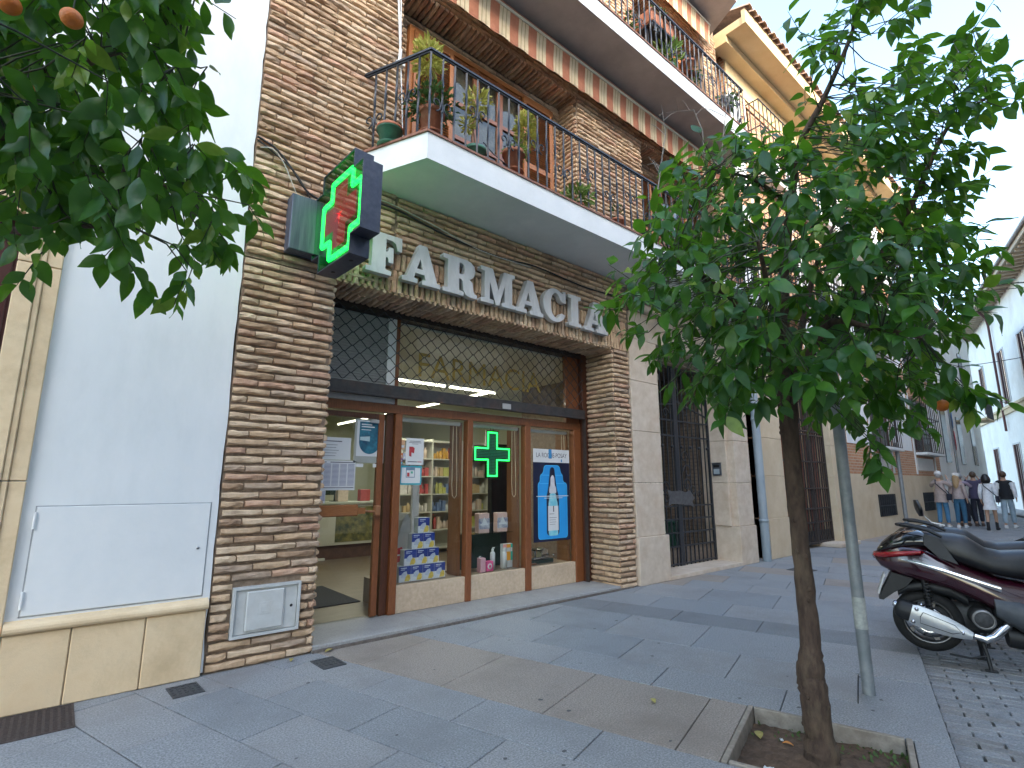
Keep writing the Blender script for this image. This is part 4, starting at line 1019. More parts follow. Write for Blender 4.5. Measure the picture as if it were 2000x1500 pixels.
cable([(1.75, -.035, 4.245), (2.2, -.045, 4.315), (2.8, -.05, 4.25), (3.5, -.05, 4.14), (4.3, -.05, 4.15)], .0065, CABW, 'pale cable drooping along the wall above the letters')

# ------------------------------------------------------------------ shop interior
CREAM = mat('shop_wall_paint', (.46, .48, .37), (.50, .52, .41), 2, .8)
b = MB(); b.add([(1.80, .70, .052), (8, .70, .052), (8, 9.5, .052), (1.80, 9.5, .052)], [(0, 1, 2, 3)]); 
FLT = mat('shop_floor_tile', (.13, .095, .06), (.20, .15, .10), 3, .35, .02, 30, stretch=(1, 6, 1))
struct('shop_floor', b, FLT)
b = MB(); b.box(1.70, 1.80, .95, 9.6, 0, 3.4); b.box(8, 8.1, .7, 9.6, 0, 3.4); b.box(1.80, 8, 9.5, 9.6, 0, 3.4); b.box(5.96, 8, .66, .76, 0, 3.36)
struct('shop_wall', b, CREAM)
b = MB(); b.box(1.70, 8.1, .66, 9.6, 3.26, 3.36); struct('shop_ceiling', b, mat('ceiling_white', (.62, .63, .56), (.66, .67, .6), 2, .8))
TUBE = emit('fluorescent', (1.0, .98, .80), 1.2)
HOUS = mat('lamp_housing', (.7, .7, .68), (.75, .75, .72), 4, .5)
def tube_light(x, y, along_x, L, label):
    t = thing('ceiling_tube', label, 'lamp', (x, y, 2.9), 0 if along_x else R(90), group='fluorescent tubes under the shop ceiling')
    b = MB(); b.box(-L / 2, L / 2, -.03, .03, .02, .05); obj('housing', b, HOUS, t)
    b = MB(); b.tube([(-L / 2 + .02, 0, .0), (L / 2 - .02, 0, .0)], .017, 8); obj('tube', b, TUBE, t)
    b = MB(); b.tube([(-L * .3, 0, .05), (-L * .3, 0, .355)], .004, 5); b.tube([(L * .3, 0, .05), (L * .3, 0, .355)], .004, 5); obj('hanger', b, HOUS, t)
    l = bpy.data.lights.new('tube_light', 'AREA'); l.shape = 'RECTANGLE'; l.size = L; l.size_y = .05; l.energy = 2.4; l.color = (1.0, .97, .82)
    o = bpy.data.objects.new('tube_light', l); COL.objects.link(o); o.parent = t; o.location = (0, 0, -.022)
tube_light(3.95, 2.07, True, .95, 'first tube from the window corner, running along the front'); tube_light(4.95, 2.07, True, .95, 'tube at the corner of the lamp track')
for k in range(5): tube_light(5.3, 2.7 + 1.3 * k, False, 1.15, ['tube nearest the window running into the shop', 'second tube running into the shop', 'third tube running into the shop', 'fourth tube running into the shop', 'farthest tube at the back of the shop'][k])
SHW = mat('shelf_white', (.55, .55, .48), (.60, .60, .53), 3, .5)
PC = [(.62, .34, .05), (.55, .40, .20), (.58, .58, .55), (.18, .33, .45), (.45, .08, .08), (.50, .50, .15), (.30, .42, .25), (.62, .50, .42), (.15, .22, .40), (.65, .62, .6)]
PM = [mat('pack_%d' % i, c, tuple(min(1, q * 1.25) for q in c), 25, .5) for i, c in enumerate(PC)]
CN = ['amber', 'ochre', 'white', 'slate blue', 'red', 'olive', 'green', 'peach', 'navy', 'pale']; NTH = ['first', 'second', 'third', 'fourth', 'fifth', 'sixth', 'seventh', 'eighth', 'ninth', 'tenth', 'eleventh', 'twelfth']
def rack(x0, x1, y, label, nb, rows, seed, filled=True):
    t = thing('shelf_rack', label, 'shelves', ((x0 + x1) / 2, y, .052)); W = x1 - x0
    b = MB(); b.box(-W / 2, W / 2, .30, .33, 0, 2.25); obj('back_panel', b, SHW, t)
    for i in range(nb + 1):
        x = -W / 2 + W * i / nb; b = MB(); b.box(x - .015, x + .015, 0, .299, 0, 2.25); obj('upright', b, SHW, t)
    rs_ = random.Random(seed)
    for r_ in range(rows + 1):
        z = .08 + 2.1 * r_ / rows
        for i in range(nb):
            xa, xb = -W / 2 + W * i / nb + .016, -W / 2 + W * (i + 1) / nb - .016
            b = MB(); b.box(xa, xb, .005, .298, z, z + .022); obj('shelf', b, SHW, t)
            if r_ == rows or r_ == 0 or not filled: continue
            nth = 0
            x = xa + .03; col = rs_.randrange(10); run = 0
            while x < xb - .07:
                w_ = rs_.uniform(.045, .10); h = rs_.uniform(.10, .24)
                if run <= 0: col = rs_.randrange(10); run = rs_.randrange(2, 6)
                run -= 1
                if rs_.random() < .88:
                    p = MB()
                    cart = rs_.random() < .5
                    if cart: p.bbox(-w_ / 2, w_ / 2, -.04, .04, 0, h, .003)
                    else: p.lathe([(.001, 0), (w_ * .46, 0), (w_ * .46, h * .75), (w_ * .25, h * .82), (w_ * .25, h), (.001, h)], 10)
                    o = obj('product_pack', p, PM[col], loc=((x0 + x1) / 2 + x + w_ / 2, y + .10 + rs_.uniform(0, .05), .052 + z + .023))
                    tag(o, '%s %s, %s from left on the %s shelf, %s bay of the middle rack' % (CN[col], 'carton' if cart else 'bottle', NTH[min(11, nth)], NTH[r_ - 1], ['leftmost', 'second', 'third', 'rightmost'][i]), 'product', 'product packs on the middle rack'); nth += 1
                x += w_ + .008
rack(5.0, 7.9, 4.5, 'white shelf rack at the middle of the shop', 4, 6, 1)
rack(2.6, 4.6, 9.1, 'white shelf rack against the rear shop wall', 3, 6, 2, False)
b_ = thing('shop_counter', 'white shop counter with brown base and glass front', 'counter', (4.25, 5.2, .052))
b = MB(); b.box(-.85, .65, -.28, .3, .25, .98); obj('body', b, SHW, b_); b = MB(); b.box(-.80, .60, -.22, .25, 0, .249); obj('base', b, mat('base_brown', (.10, .055, .045), (.15, .08, .065), 8, .5), b_)
b = MB(); b.bbox(-.9, .7, -.33, .33, .981, 1.02, .004); obj('top', b, mat('counter_top', (.48, .52, .44), (.53, .57, .49), 5, .3), b_)
b = MB(); b.box(-.30, .60, -.287, -.2805, .30, .93); obj('front_display', b, mat('front_display', (.06, .08, .04), (.34, .30, .10), 9, .3, dirt=(.03, .05, .05), dscale=7, damt=.9), b_)
b = MB(); b.box(-.86, -.32, -.287, -.2805, .28, .95); obj('front_panel', b, SHW, b_)
for x, m_, lab in ((-.55, 2, 'pale box standing on the counter left'), (-.1, 7, 'beige box standing on the counter middle'), (.35, 4, 'red box on the right end of the counter')):
    p = MB(); p.bbox(-.1, .1, -.07, .07, 0, .22, .004); tag(obj('counter_box', p, PM[m_], loc=(4.25 + x, 5.2, 1.073)), lab, 'box')
t = thing('till_monitor', 'dark till screen on the shop counter', 'monitor', (4.05, 5.3, 1.072)); b = MB(); b.bbox(-.19, .19, -.015, .015, .12, .40, .004); obj('screen', b, MATS['led_board'], t); b = MB(); b.tube([(0, 0, 0), (0, 0, .13)], .015, 8); b.bbox(-.08, .08, -.06, .06, 0, .012, .003); obj('stand', b, MATS['led_board'], t)
t = thing('standing_panel', 'dark green advertising panel standing on the shop floor', 'panel', (3.62, 5.0, .052)); b = MB(); b.bbox(-.16, .16, -.01, .01, .04, .95, .003); obj('board', b, mat('panel_green', (.01, .05, .035), (.02, .09, .06), 6, .4), t)
b = MB(); b.box(-.01, .01, -.0115, -.0102, .4, .85); b.box(-.1, .1, -.0115, -.0102, .28, .30); b.box(-.12, .12, -.0115, -.0102, .07, .2, 1); obj('print', b, [PAPER, INKB], t)
b = MB(); b.box(-.17, .17, -.08, .08, 0, .035); obj('foot', b, HOUS, t)
b = MB(); b.bbox(2.15, 2.85, 1.35, 2.55, .053, .064, .003); tag(obj('door_mat', b, mat('mat_black', (.014, .015, .02), (.028, .03, .036), 90, .95, .5, 200)), 'dark rubber mat on the floor inside the shop door', 'mat')
t = thing('card_stand', 'grey cardboard display stand with a red logo behind the first bay', 'display stand', (3.22, 1.25, .35))
b = MB(); b.prism([(-.15, 0), (.13, 0), (.13, .62), (.08, .70), (.02, .62)], -.12, .12, 'xz'); obj('body', b, mat('card_grey', (.42, .43, .42), (.48, .49, .48), 5, .6), t)
b = MB(); b.prism([(-.11, .20), (-.06, .13), (.03, .15), (.06, .23), (.02, .31), (-.06, .29)], -.1235, -.1205, 'xz'); obj('logo', b, RED, t)
b = MB(); b.box(-.08, .035, -.1255, -.1236, .21, .225); obj('logo_text', b, PAPER, t)
t = thing('white_post', 'slim white post standing behind the first window bay', 'post', (3.5, 1.3, .052)); b = MB(); b.bbox(-.05, .05, -.02, .02, .03, 1.42, .004); obj('panel', b, MATS['white_metal'], t); b = MB(); b.box(-.12, .12, -.1, .1, 0, .028); obj('foot', b, MATS['white_metal'], t)
# pyramid of blue boxes
BXB = mat('box_blue', (.015, .03, .20), (.03, .06, .30), 8, .4); BXW = mat('box_white', (.62, .64, .68), (.68, .70, .74), 8, .4); BXY = mat('box_yellow', (.62, .42, .05), (.75, .58, .14), 30, .5); BXG = mat('box_side', (.36, .40, .44), (.44, .48, .52), 8, .5)
bw, bh = .152, .172
rowname = ['bottom', 'second', 'third', 'top']; posn = ['first from the left', 'second from the left', 'third from the left', 'rightmost']
cnt_ = [4, 3, 2, 1]; offs = [2.985, 3.045, 3.135, 3.21]
for r_ in range(4):
    for i in range(cnt_[r_]):
        x = offs[r_] + i * bw + bw / 2; z = .331 + r_ * (bh + .001)
        lab = 'blue medicine box, %s in the %s row of the pyramid' % ('rightmost' if i == cnt_[r_] - 1 and cnt_[r_] > 1 else posn[i], rowname[r_])
        if cnt_[r_] == 1: lab = 'single blue and white medicine box on top of the window pyramid'
        t = thing('medicine_box', lab, 'box', (x, .76, z), group='pyramid of boxes in the first bay')
        b = MB(); b.bbox(-bw / 2 + .001, bw / 2 - .001, -.05, .05, 0, bh, .002); obj('carton', b, BXG, t)
        b = MB(); b.box(-bw / 2 + .002, bw / 2 - .002, -.0525, -.0503, bh * .46, bh - .002); obj('blue_print', b, BXB, t)
        b = MB(); b.box(-bw / 2 + .002, bw / 2 - .002, -.0525, -.0503, .002, bh * .46 - .0003); obj('white_print', b, BXW, t)
        rr = random.Random(i + r_ * 7); b = MB()
        b.prism([(-.005, .01), (.05, .008), (.068, .03), (.062, .07), (.035, .085), (.01, .06)], -.0539, -.0526, 'xz'); obj('yellow_print', b, BXY, t)
        b = MB(); b.prism([(-.05, .05), (.0, .04), (.03, .075), (.02, .115), (-.015, .11), (-.04, .09)], -.0537, -.0526, 'xz'); b.box(-.055, .02, -.0537, -.0526, .145, .155); b.box(-.055, .0, -.0537, -.0526, .13, .136); obj('pale_print', b, mat('box_pale', (.40, .46, .60), (.58, .62, .70), 40, .5), t)
# goods in the second bay
b = MB(); b.box(3.95, 4.62, .68, .98, .785, .793); tag(obj('glass_shelf', b, glass('shelf_glass', (.8, .88, .86), 1.4)), 'clear glass shelf across the second window bay', 'shelf')
def bottle(x, y, z, r_, h, m, label, capm=None, pump=False, nm='bottle'):
    t = thing(nm, label, 'bottle', (x, y, z)); b = MB(); b.lathe([(.001, 0), (r_, 0), (r_, h * .72), (r_ * .8, h * .78), (r_ * .4, h * .82), (r_ * .4, h * .84)], 14); obj('body', b, m, t)
    b = MB(); b.lathe([(r_ * .45, h * .84), (r_ * .45, h * .93), (r_ * .2, h * .935), (r_ * .2, h), (.001, h)], 12)
    if pump: b.box(-r_ * .2, r_ * .9, -.006, .006, h * .96, h)
    obj('cap', b, capm or m, t)
BW = mat('bottle_white', (.62, .64, .64), (.68, .70, .70), 6, .35)
bottle(4.36, .78, .331, .034, .27, BW, 'slim white pump bottle in the second bay', pump=True); bottle(4.52, .74, .331, .034, .26, BW, 'white pump bottle beside the coloured tubes', pump=True); bottle(4.15, .78, .331, .025, .18, BW, 'small white bottle behind the pink box', pump=True)
for x, c, lab in ((4.575, (.75, .35, .32), 'white tube carton with a coral band'), (4.64, (.75, .33, .02), 'white tube carton with an orange band'), (4.705, (.02, .42, .34), 'white tube carton with a teal band')):
    t = thing('tube_carton', lab, 'carton', (x - .02, .80, .331)); b = MB(); b.bbox(-.03, .03, -.03, .03, 0, .30, .003); obj('carton', b, BW, t)
    m_ = mat('band_%d' % int(x * 1000), c, None, 9, .5); b = MB(); b.box(-.031, .031, -.032, -.0302, .09, .20); b.box(-.031, .031, -.032, -.0302, .25, .295); obj('band', b, m_, t)
t = thing('pink_box', 'bright pink square gift box in the second bay', 'box', (4.24, .72, .331)); b = MB(); b.bbox(-.055, .055, -.04, .04, 0, .12, .004); obj('carton', b, mat('hot_pink', (.70, .06, .22), (.78, .12, .3), 9, .5), t); b = MB(); b.lathe([(.02, -.0422), (.035, -.0422), (.035, -.0402)], 16, (0, 0, .06), axis='y'); obj('ring_print', b, BW, t)
p = MB(); p.bbox(-.04, .04, -.04, .04, 0, .17, .004); tag(obj('pale_pink_box', p, mat('pale_pink', (.62, .32, .38), (.7, .4, .45), 9, .5), loc=(4.12, .70, .331)), 'pale pink carton left of the bright pink box', 'box')
bottle(3.905, .72, .331, .026, .27, mat('lime', (.35, .62, .15), (.45, .72, .22), 9, .5), 'lime green tube at the left end of the second bay', nm='lime_tube')
for x, lab in ((4.17, 'left pink gift pack on the glass shelf'), (4.47, 'right pink gift pack on the glass shelf')):
    t = thing('gift_pack', lab, 'box', (x, .76, .794)); b = MB(); b.bbox(-.085, .085, -.045, .045, 0, .245, .006); obj('carton', b, mat('peach', (.62, .42, .36), (.70, .50, .43), 9, .5), t)
    b = MB(); b.box(-.086, .086, -.0475, -.0453, .05, .18); obj('window_print', b, mat('gift_print', (.16, .18, .30), (.62, .62, .62), 22, .4), t); b = MB(); b.prism([(-.04, .12), (.045, .12), (.0, .2)], -.0492, -.0476, 'xz'); b.box(-.06, .06, -.0492, -.0476, .095, .118); obj('tag_print', b, BW, t)
b = MB(); b.bbox(3.93, 4.66, .98, 1.02, .335, .77, .004); tag(obj('black_panel', b, MATS['led_board']), 'black backing panel under the glass shelf', 'panel')
b = MB(); b.bbox(4.9, 5.2, 1.5, 1.6, .06, 2.0, .004); tag(obj('dark_cabinet', b, mat('dark_cabinet', (.015, .016, .02), (.03, .03, .036), 9, .4)), 'tall dark cabinet standing behind the LED cross', 'cabinet')
# old scale in the last bay
t = thing('kitchen_scale', 'old chromed balance scale at the foot of the last bay', 'scale', (5.2, .84, .331)); ch = mat('chrome', (.5, .5, .5), (.6, .6, .6), 9, .15, metal=1.0)
b = MB(); b.bbox(-.22, .22, -.10, .10, 0, .05, .008); obj('base', b, MATS['led_board'], t); b = MB(); b.tube([(-.18, -.11, .07), (.2, -.11, .09)], .013, 8); b.tube([(.2, -.11, .09), (.24, -.10, .10)], .02, 8); obj('beam', b, ch, t)
b = MB(); b.lathe([(.001, .16), (.10, .165), (.125, .185)], 18, (-.05, 0, 0)); b.tube([(-.05, 0, .05), (-.05, 0, .16)], .02, 8); obj('pan', b, ch, t); b = MB(); b.prism([(.02, .05), (.18, .05), (.16, .17), (.06, .2)], -.05, .05, 'xz'); obj('housing', b, ch, t)
p = MB(); p.bbox(4.88, 5.06, .70, .80, .331, .35, .003); tag(obj('leaflet_stack', p, WOOD_P), 'flat brown box at the left foot of the last bay', 'box')

# ------------------------------------------------------------------ stone portal with the iron gate
po = thing('stone_portal', 'pale stone portal framing the dark iron gate', 'portal', (8.1, .25, 0)); QO = Vector((8.1, .25, 0))
def qp(name, mb, m): return part(name, mb, m, po, QO)
ZB = [0.002, .66, 1.42, 2.18, 2.94, 3.60]
for x0, x1, bx in ((6.335, 7.03, .10), (9.30, 9.87, .10)):
    for k in range(5):
        b = MB(); e_ = .05 if k == 0 else 0
        xa, xb = (x0, x1 + e_) if x0 < 8 else (x0 - e_, x1)
        b.bbox(xa, xb, -.02 - e_ * .6, .62, ZB[k], ZB[k + 1] - .004, .007); qp('jamb_stone', b, STONE_PINK)
for k in range(1, 5):       # slim inner moulding on the right jamb
    b = MB(); b.bbox(9.22, 9.299, .10, .60, ZB[k], ZB[k + 1] - .004, .006); qp('moulding_stone', b, STONE_PINK)
for x0, x1 in ((6.40, 7.60), (7.604, 8.70), (8.704, 9.80)):
    b = MB(); b.bbox(x0, x1, -.015, .6, 3.602, 4.05, .008); qp('lintel_stone', b, STONE_PINK)
b = MB(); b.bbox(6.36, 9.84, -.12, .0, 4.052, 4.16, .02); qp('cornice', b, STONE_PINK)
b = MB(); b.bbox(7.03, 9.30, -.06, .62, 0.0015, .06, .005); qp('step', b, STONE_PINK)
# passage behind the gate
b = MB(); b.box(7.03, 9.3, 3.0, 3.1, 0, 3.6); b.box(6.9, 7.03, .62, 3.1, 0, 3.6); b.box(9.3, 9.4, .62, 3.1, 0, 3.6); b.box(7.03, 9.3, .62, 3.1, 3.5, 3.6)
DBR = mat('passage_brick', (.16, .12, .09), (.25, .19, .14), 12, .9, .3, 60); pw = qp('passage_wall', b, DBR)
bk = MB(); z = .07
k = 0
while z < 3.45:
    x = 7.04 + (k % 2) * .12
    while x < 9.2: bk.box(x, x + .225, 2.985, 2.999, z, z + .05); x += .245
    y = .7
    while y < 2.9: bk.box(9.285, 9.299, y, y + .225, z, z + .05); y += .245
    z += .07; k += 1
bk.v = [(x - QO.x, y - QO.y, zz) for x, y, zz in bk.v]; tag(obj('passage_bricks', bk, [mat('passage_brick_face', (.24, .18, .135), (.34, .26, .2), 12, .9)], pw), kind='stuff')
b = MB(); b.add([(7.03, .62, .055), (9.3, .62, .055), (9.3, 3, .055), (7.03, 3, .055)], [(0, 1, 2, 3)]); qp('passage_floor', b, FLT)
gb = thing('green_crate', 'dark green bin standing behind the iron gate', 'bin', (8.45, 1.1, .06)); b = MB(); b.bbox(-.5, .5, -.2, .2, 0, .62, .02); obj('body', b, mat('bin_green', (.008, .06, .04), (.014, .09, .06), 6, .4), gb); b = MB(); b.bbox(-.52, .52, -.22, .22, .622, .66, .01); obj('lid', b, MATS['bin_green'], gb)
# the gate
ga = thing('iron_gate', 'tall dark iron double gate with scrolls in the stone portal', 'gate', (8.13, .42, .06))
vb = MB(); vb.box(-.009, .009, -.009, .009, 0, 3.38); vme = vb.mesh('bar', IRON); fixn(vme)
for i in range(17):
    x = -1.06 + 2.12 * i / 16
    if abs(x) < .05: continue
    o = bpy.data.objects.new('bar', vme); COL.objects.link(o); o.parent = ga; o.location = (x, 0, 0)
for x, w_ in ((-1.085, .022), (1.075, .022), (-.03, .028), (.03, .028)):
    b = MB(); b.box(x - w_, x + w_, -.02, .02, 0, 3.40); obj('stile', b, IRON, ga)
for z in (.02, .30, .52, .74, .96, 2.15, 2.42, 3.38):
    b = MB(); b.box(-1.06, 1.06, -.013, .013, z, z + .026); obj('rail', b, IRON, ga)
for s_ in (-1, 1):       # sloping top brace
    b = MB(); b.obox((s_ * .53, 0, 2.68 + (.0 if s_ > 0 else .0)), Vector((.5, 0, s_ * -.11 if s_ > 0 else .05)), Vector((0, .012, 0)), Vector((0, 0, .012))); obj('brace', b, IRON, ga)
sb = MB(); pts = []
for i in range(30):
    t_ = i / 29; a = t_ * 4.4 * math.pi / 2; r_ = .085 * (1 - .75 * t_); pts.append((r_ * math.cos(a), -.022, r_ * math.sin(a)))
sb.tube(pts, .008, 6); sme = sb.mesh('scroll', IRON); fixn(sme)
for x, z, s_, f in ((.20, 1.80, 1, 1), (.28, 1.55, 1.2, -1), (.24, 1.32, 1.1, 1), (.42, 1.22, .9, -1), (-.42, 1.28, 1, 1), (-.42, 1.10, .9, -1), (.62, 1.15, .7, 1), (-.3, 2.55, .8, 1), (.3, 2.6, .8, -1)):
    o = bpy.data.objects.new('scroll', sme); COL.objects.link(o); o.parent = ga; o.location = (x, 0, z); o.scale = (s_ * f * 1.35, 1, s_ * 1.35)
for i in range(8):
    x = -1.0 + 2.0 * i / 7
    b = MB(); b.sphere((x, -.012, 1.98), .03, 8); obj('boss', b, IRON, ga)
pl = [(-.38, -.12), (-.28, -.09), (0, -.10), (.3, -.12), (.42, -.17), (.36, -.06), (.44, .0), (.30, .13), (.18, .10), (0, .13), (-.25, .12), (-.38, .15), (-.33, .02)]
o = shape('lock_plate', [pl], .006, mat('plate_iron', (.09, .092, .10), (.15, .155, .165), 20, .4, metal=.4), ga); o.rotation_euler = STAND; o.location = (.0, -.03, 1.10)
b = MB(); b.box(-1.06, 1.06, .012, .016, .03, .30); obj('kick_mesh', b, mat('kick_brown', (.10, .075, .055), (.18, .14, .11), 30, .8), ga)

def intercom(x, y, z, label, rz=0):
    t = thing('intercom', label, 'intercom', (x, y, z), rz); b = MB(); b.bbox(-.085, .085, -.03, 0, 0, .22, .006); obj('housing', b, mat('intercom_grey', (.05, .06, .075), (.08, .09, .105), 9, .4), t)
    b = MB(); b.box(-.055, .055, -.034, -.0305, .03, .12); obj('screen', b, mat('intercom_face', (.30, .36, .40), (.38, .44, .48), 12, .25), t); b = MB(); b.bbox(-.09, .09, -.055, .0, .222, .235, .003); obj('hood', b, MATS['intercom_grey'], t)
    b = MB(); b.box(-.055, .055, -.033, -.0305, .15, .19); obj('speaker', b, MATS['black_void'], t)
intercom(9.218, .28, 1.55, 'grey door intercom on the right jamb of the stone portal', R(-90))
# rough brick edge and drainpipe between the two houses
t = thing('drainpipe', 'grey downpipe between the stone portal and the next house', 'pipe', (10.12, -.08, 0)); PIPE = mat('pipe_grey', (.24, .29, .33), (.32, .37, .41), 5, .45, .05, 50, stretch=(1, 1, .3))
b = MB(); b.tube([(0, 0, 0.002), (0, 0, 4.1), (0, .03, 4.22), (0, .3, 4.3)], .075, 16); obj('pipe', b, PIPE, t)
for z in (.7, 2.6): b = MB(); b.lathe([(.076, z), (.085, z + .003), (.085, z + .05), (.076, z + .053)], 16); obj('bracket', b, PIPE, t)

# ------------------------------------------------------------------ second house: beige plinth, brick and white panels, deep eaves
h2 = thing('beige_brick_house', 'beige and orange brick house with deep eaves beyond the drainpipe', 'building', (17.5, 2, 0)); HO = Vector((17.5, 2, 0))
def hp(name, mb, m, parent=None):
    mb.v = [(x - HO.x, y - HO.y, z) for x, y, z in mb.v]; return obj(name, mb, m, parent or h2)
BEI = mat('beige_render', (.57, .46, .32), (.65, .54, .39), 2.5, .85, .1, 40, dirt=(.47, .34, .20), dscale=.8, damt=.5)
BEIY = mat('ochre_render', (.60, .44, .24), (.67, .51, .30), 2.5, .85, .1, 40, dirt=(.52, .37, .2), dscale=.8, damt=.4)
def brickwall(name, c1, c2, mo, sc=1.0):
    m = bpy.data.materials.new(name); m.use_nodes = True; nt = m.node_tree; N, L = nt.nodes, nt.links; bs = N['Principled BSDF']; bs.inputs['Roughness'].default_value = .9
    g_ = N.new('ShaderNodeNewGeometry'); sx = N.new('ShaderNodeSeparateXYZ'); cb = N.new('ShaderNodeCombineXYZ'); L.new(g_.outputs['Position'], sx.inputs[0])
    ad = N.new('ShaderNodeMath'); ad.operation = 'ADD'; L.new(sx.outputs[0], ad.inputs[0]); L.new(sx.outputs[1], ad.inputs[1]); L.new(ad.outputs[0], cb.inputs[0]); L.new(sx.outputs[2], cb.inputs[1])
    br = N.new('ShaderNodeTexBrick'); br.inputs['Scale'].default_value = 1; br.inputs['Brick Width'].default_value = .27 * sc; br.inputs['Row Height'].default_value = .075 * sc; br.inputs['Mortar Size'].default_value = .010 * sc
    br.inputs['Color1'].default_value = (*c1, 1); br.inputs['Color2'].default_value = (*c2, 1); br.inputs['Mortar'].default_value = (*mo, 1)
    L.new(cb.outputs[0], br.inputs['Vector']); L.new(br.outputs['Color'], bs.inputs['Base Color'])
    bp = N.new('ShaderNodeBump'); bp.inputs['Strength'].default_value = .6; bp.inputs['Distance'].default_value = .012; bp.invert = True; L.new(br.outputs['Fac'], bp.inputs['Height']); L.new(bp.outputs[0], bs.inputs['Normal'])
    return m
OBR = brickwall('orange_brick', (.42, .19, .095), (.52, .26, .14), (.50, .40, .30))
x0, x1 = 10.38, 25.1
b = MB(); b.box(11.30, 14.05, .9, 4, 0, 4.2); b.box(10.40, 11.3, .06, 4, -.1, 4.2); b.box(14.07, 15.3, .06, 4, -.1, 4.2); b.box(x0, 15.3, .06, 4, 4.2, 11.3); b.box(15.3, x1, .08, 4, 1.66, 11.3); hp('wall', b, OBR)
b = MB(); b.box(15.3, x1 + .02, .05, 3.9, -.1, 1.655); hp('plinth', b, BEI)
for (a, c) in ((10.40, 11.32), (14.03, 15.02)):
    for k, (z0, z1) in enumerate(((0.002, .74), (.744, 1.55), (1.554, 2.30), (2.304, 3.1), (3.104, 4.2))):
        b = MB(); e_ = .03 if k == 0 else 0; b.bbox(a - e_ * 0, c + e_, -.02 - e_, .92, z0, z1, .006); hp('pilaster_stone', b, BEI)
b = MB(); b.bbox(10.38, 15.04, -.10, .4, 4.202, 4.45, .02); hp('string_course', b, BEI)
# second gate
g2 = thing('railing_gate', 'dark iron railing gate with red-brown inner bars in the beige house', 'gate', (12.68, .14, .08))
v1 = MB(); v1.box(-.012, .012, -.012, .012, 0, 4.0); me1 = v1.mesh('bar', IRON_BR); fixn(me1); v2 = MB(); v2.box(-.022, .022, -.008, .008, .1, 4.0); me2 = v2.mesh('wood_bar', mat('red_brown_bar', (.22, .075, .05), (.30, .11, .075), 12, .5)); fixn(me2)
for i in range(20):
    x = -1.30 + 2.60 * i / 19
    o = bpy.data.objects.new('bar', me1); COL.objects.link(o); o.parent = g2; o.location = (x, 0, 0)
    if i % 3: o = bpy.data.objects.new('wood_bar', me2); COL.objects.link(o); o.parent = g2; o.location = (x + .06, .10, 0)
for z in (.02, .45, .75, 1.2, 1.8, 2.42, 2.50): b = MB(); b.box(-1.35, 1.35, -.018, .018, z, z + .035); obj('rail', b, IRON_BR, g2)
for x in (-1.35, -.45, .45, 1.35): b = MB(); b.box(x - .035, x + .035, -.03, .03, 0, 4.0); obj('post', b, IRON_BR, g2)
for i in range(9):
    o = bpy.data.objects.new('scroll', sme); COL.objects.link(o); o.parent = g2; o.location = (-1.2 + .3 * i, 0, 2.72); o.scale = (1.1 * (-1) ** i, 1, 1.1)
b = MB(); b.box(-1.36, 1.36, .0, .03, 0, .0195); b.box(-1.36, 1.36, .02, .04, .02, .28); obj('kick_plate', b, IRON, g2)
b = MB(); b.bbox(13.35, 14.6, -.25, .5, .003, .09, .01); hp('door_step', b, STONE_PINK)
intercom(14.5, -.022, 1.80, 'grey door intercom on the beige pilaster beside the railing gate')
# windows with projecting cage grilles
def cage_window(xa, xb, z0, z1, y=.08, d=.32, nb=9, wm=GLASS_D):
    f = MB(); t = .07
    f.box(xa, xb, y - .02, y + .02, z1 - t, z1); f.box(xa, xb, y - .02, y + .02, z0, z0 + t)
    for q in (xa, xb - t, (xa + xb) / 2 - t / 2): f.box(q, q + t, y - .02, y + .02, z0 + t, z1 - t)
    wv = hp('window', f, WOOD_D)
    b = MB(); b.box(xa + t, xb - t, y - .006, y - .002, z0 + t, z1 - t); hp('pane', b, mat('dark_pane', (.02, .025, .03)), wv)
    gr_ = MB()
    for z in (z0 - .02, z0 + (z1 - z0) * .3, z0 + (z1 - z0) * .62, z1):
        gr_.box(xa - .03, xb + .03, y - d - .012, y - d + .012, z, z + .022)
        for q in (xa - .03, xb + .01): gr_.box(q, q + .02, y - d, y - .021, z, z + .022)
    hp('cage_rails', gr_, IRON_BR, wv)
    bm_ = MB(); bm_.box(-.009, .009, -.009, .009, 0, z1 - z0 + .02); me = bm_.mesh('bar', IRON_BR); fixn(me)
    for i in range(nb + 1):
        o = bpy.data.objects.new('bar', me); COL.objects.link(o); o.parent = wv; o.location = Vector((xa - .02 + (xb - xa + .04) * i / nb, y - d, z0 - .01)) - HO
    for q in (xa - .02, xb + .02):
        for j in (1, 2): o = bpy.data.objects.new('bar', me); COL.objects.link(o); o.parent = wv; o.location = Vector((q, y - d * j / 3, z0 - .01)) - HO
    b = MB(); b.bbox(xa - .06, xb + .06, y - d - .04, y - .021, z0 - .11, z0 - .025, .01); hp('sill', b, mat('white_sill', (.66, .66, .65), (.72, .72, .71), 9, .6), wv)
    for q in (xa - .16, xb + .06): b = MB(); b.box(q, q + .10, y - .03, y, z0 - .75, z1 + .15); hp('white_strip', b, MATS['white_sill'], wv)
    b = MB(); b.box(xa + .1, xb - .1, y - .012, y, z0 - .62, z0 - .2); hp('apron_panel', b, MATS['white_sill'], wv)
for z0, z1 in ((2.45, 4.30), (5.3, 7.3), (8.35, 10.15)):
    for xa, xb in ((17.55, 19.1), (21.9, 24.2)) + (((11.3, 13.2), (14.1, 15.9)) if z0 > 5 else ()): cage_window(xa, xb, z0, z1)
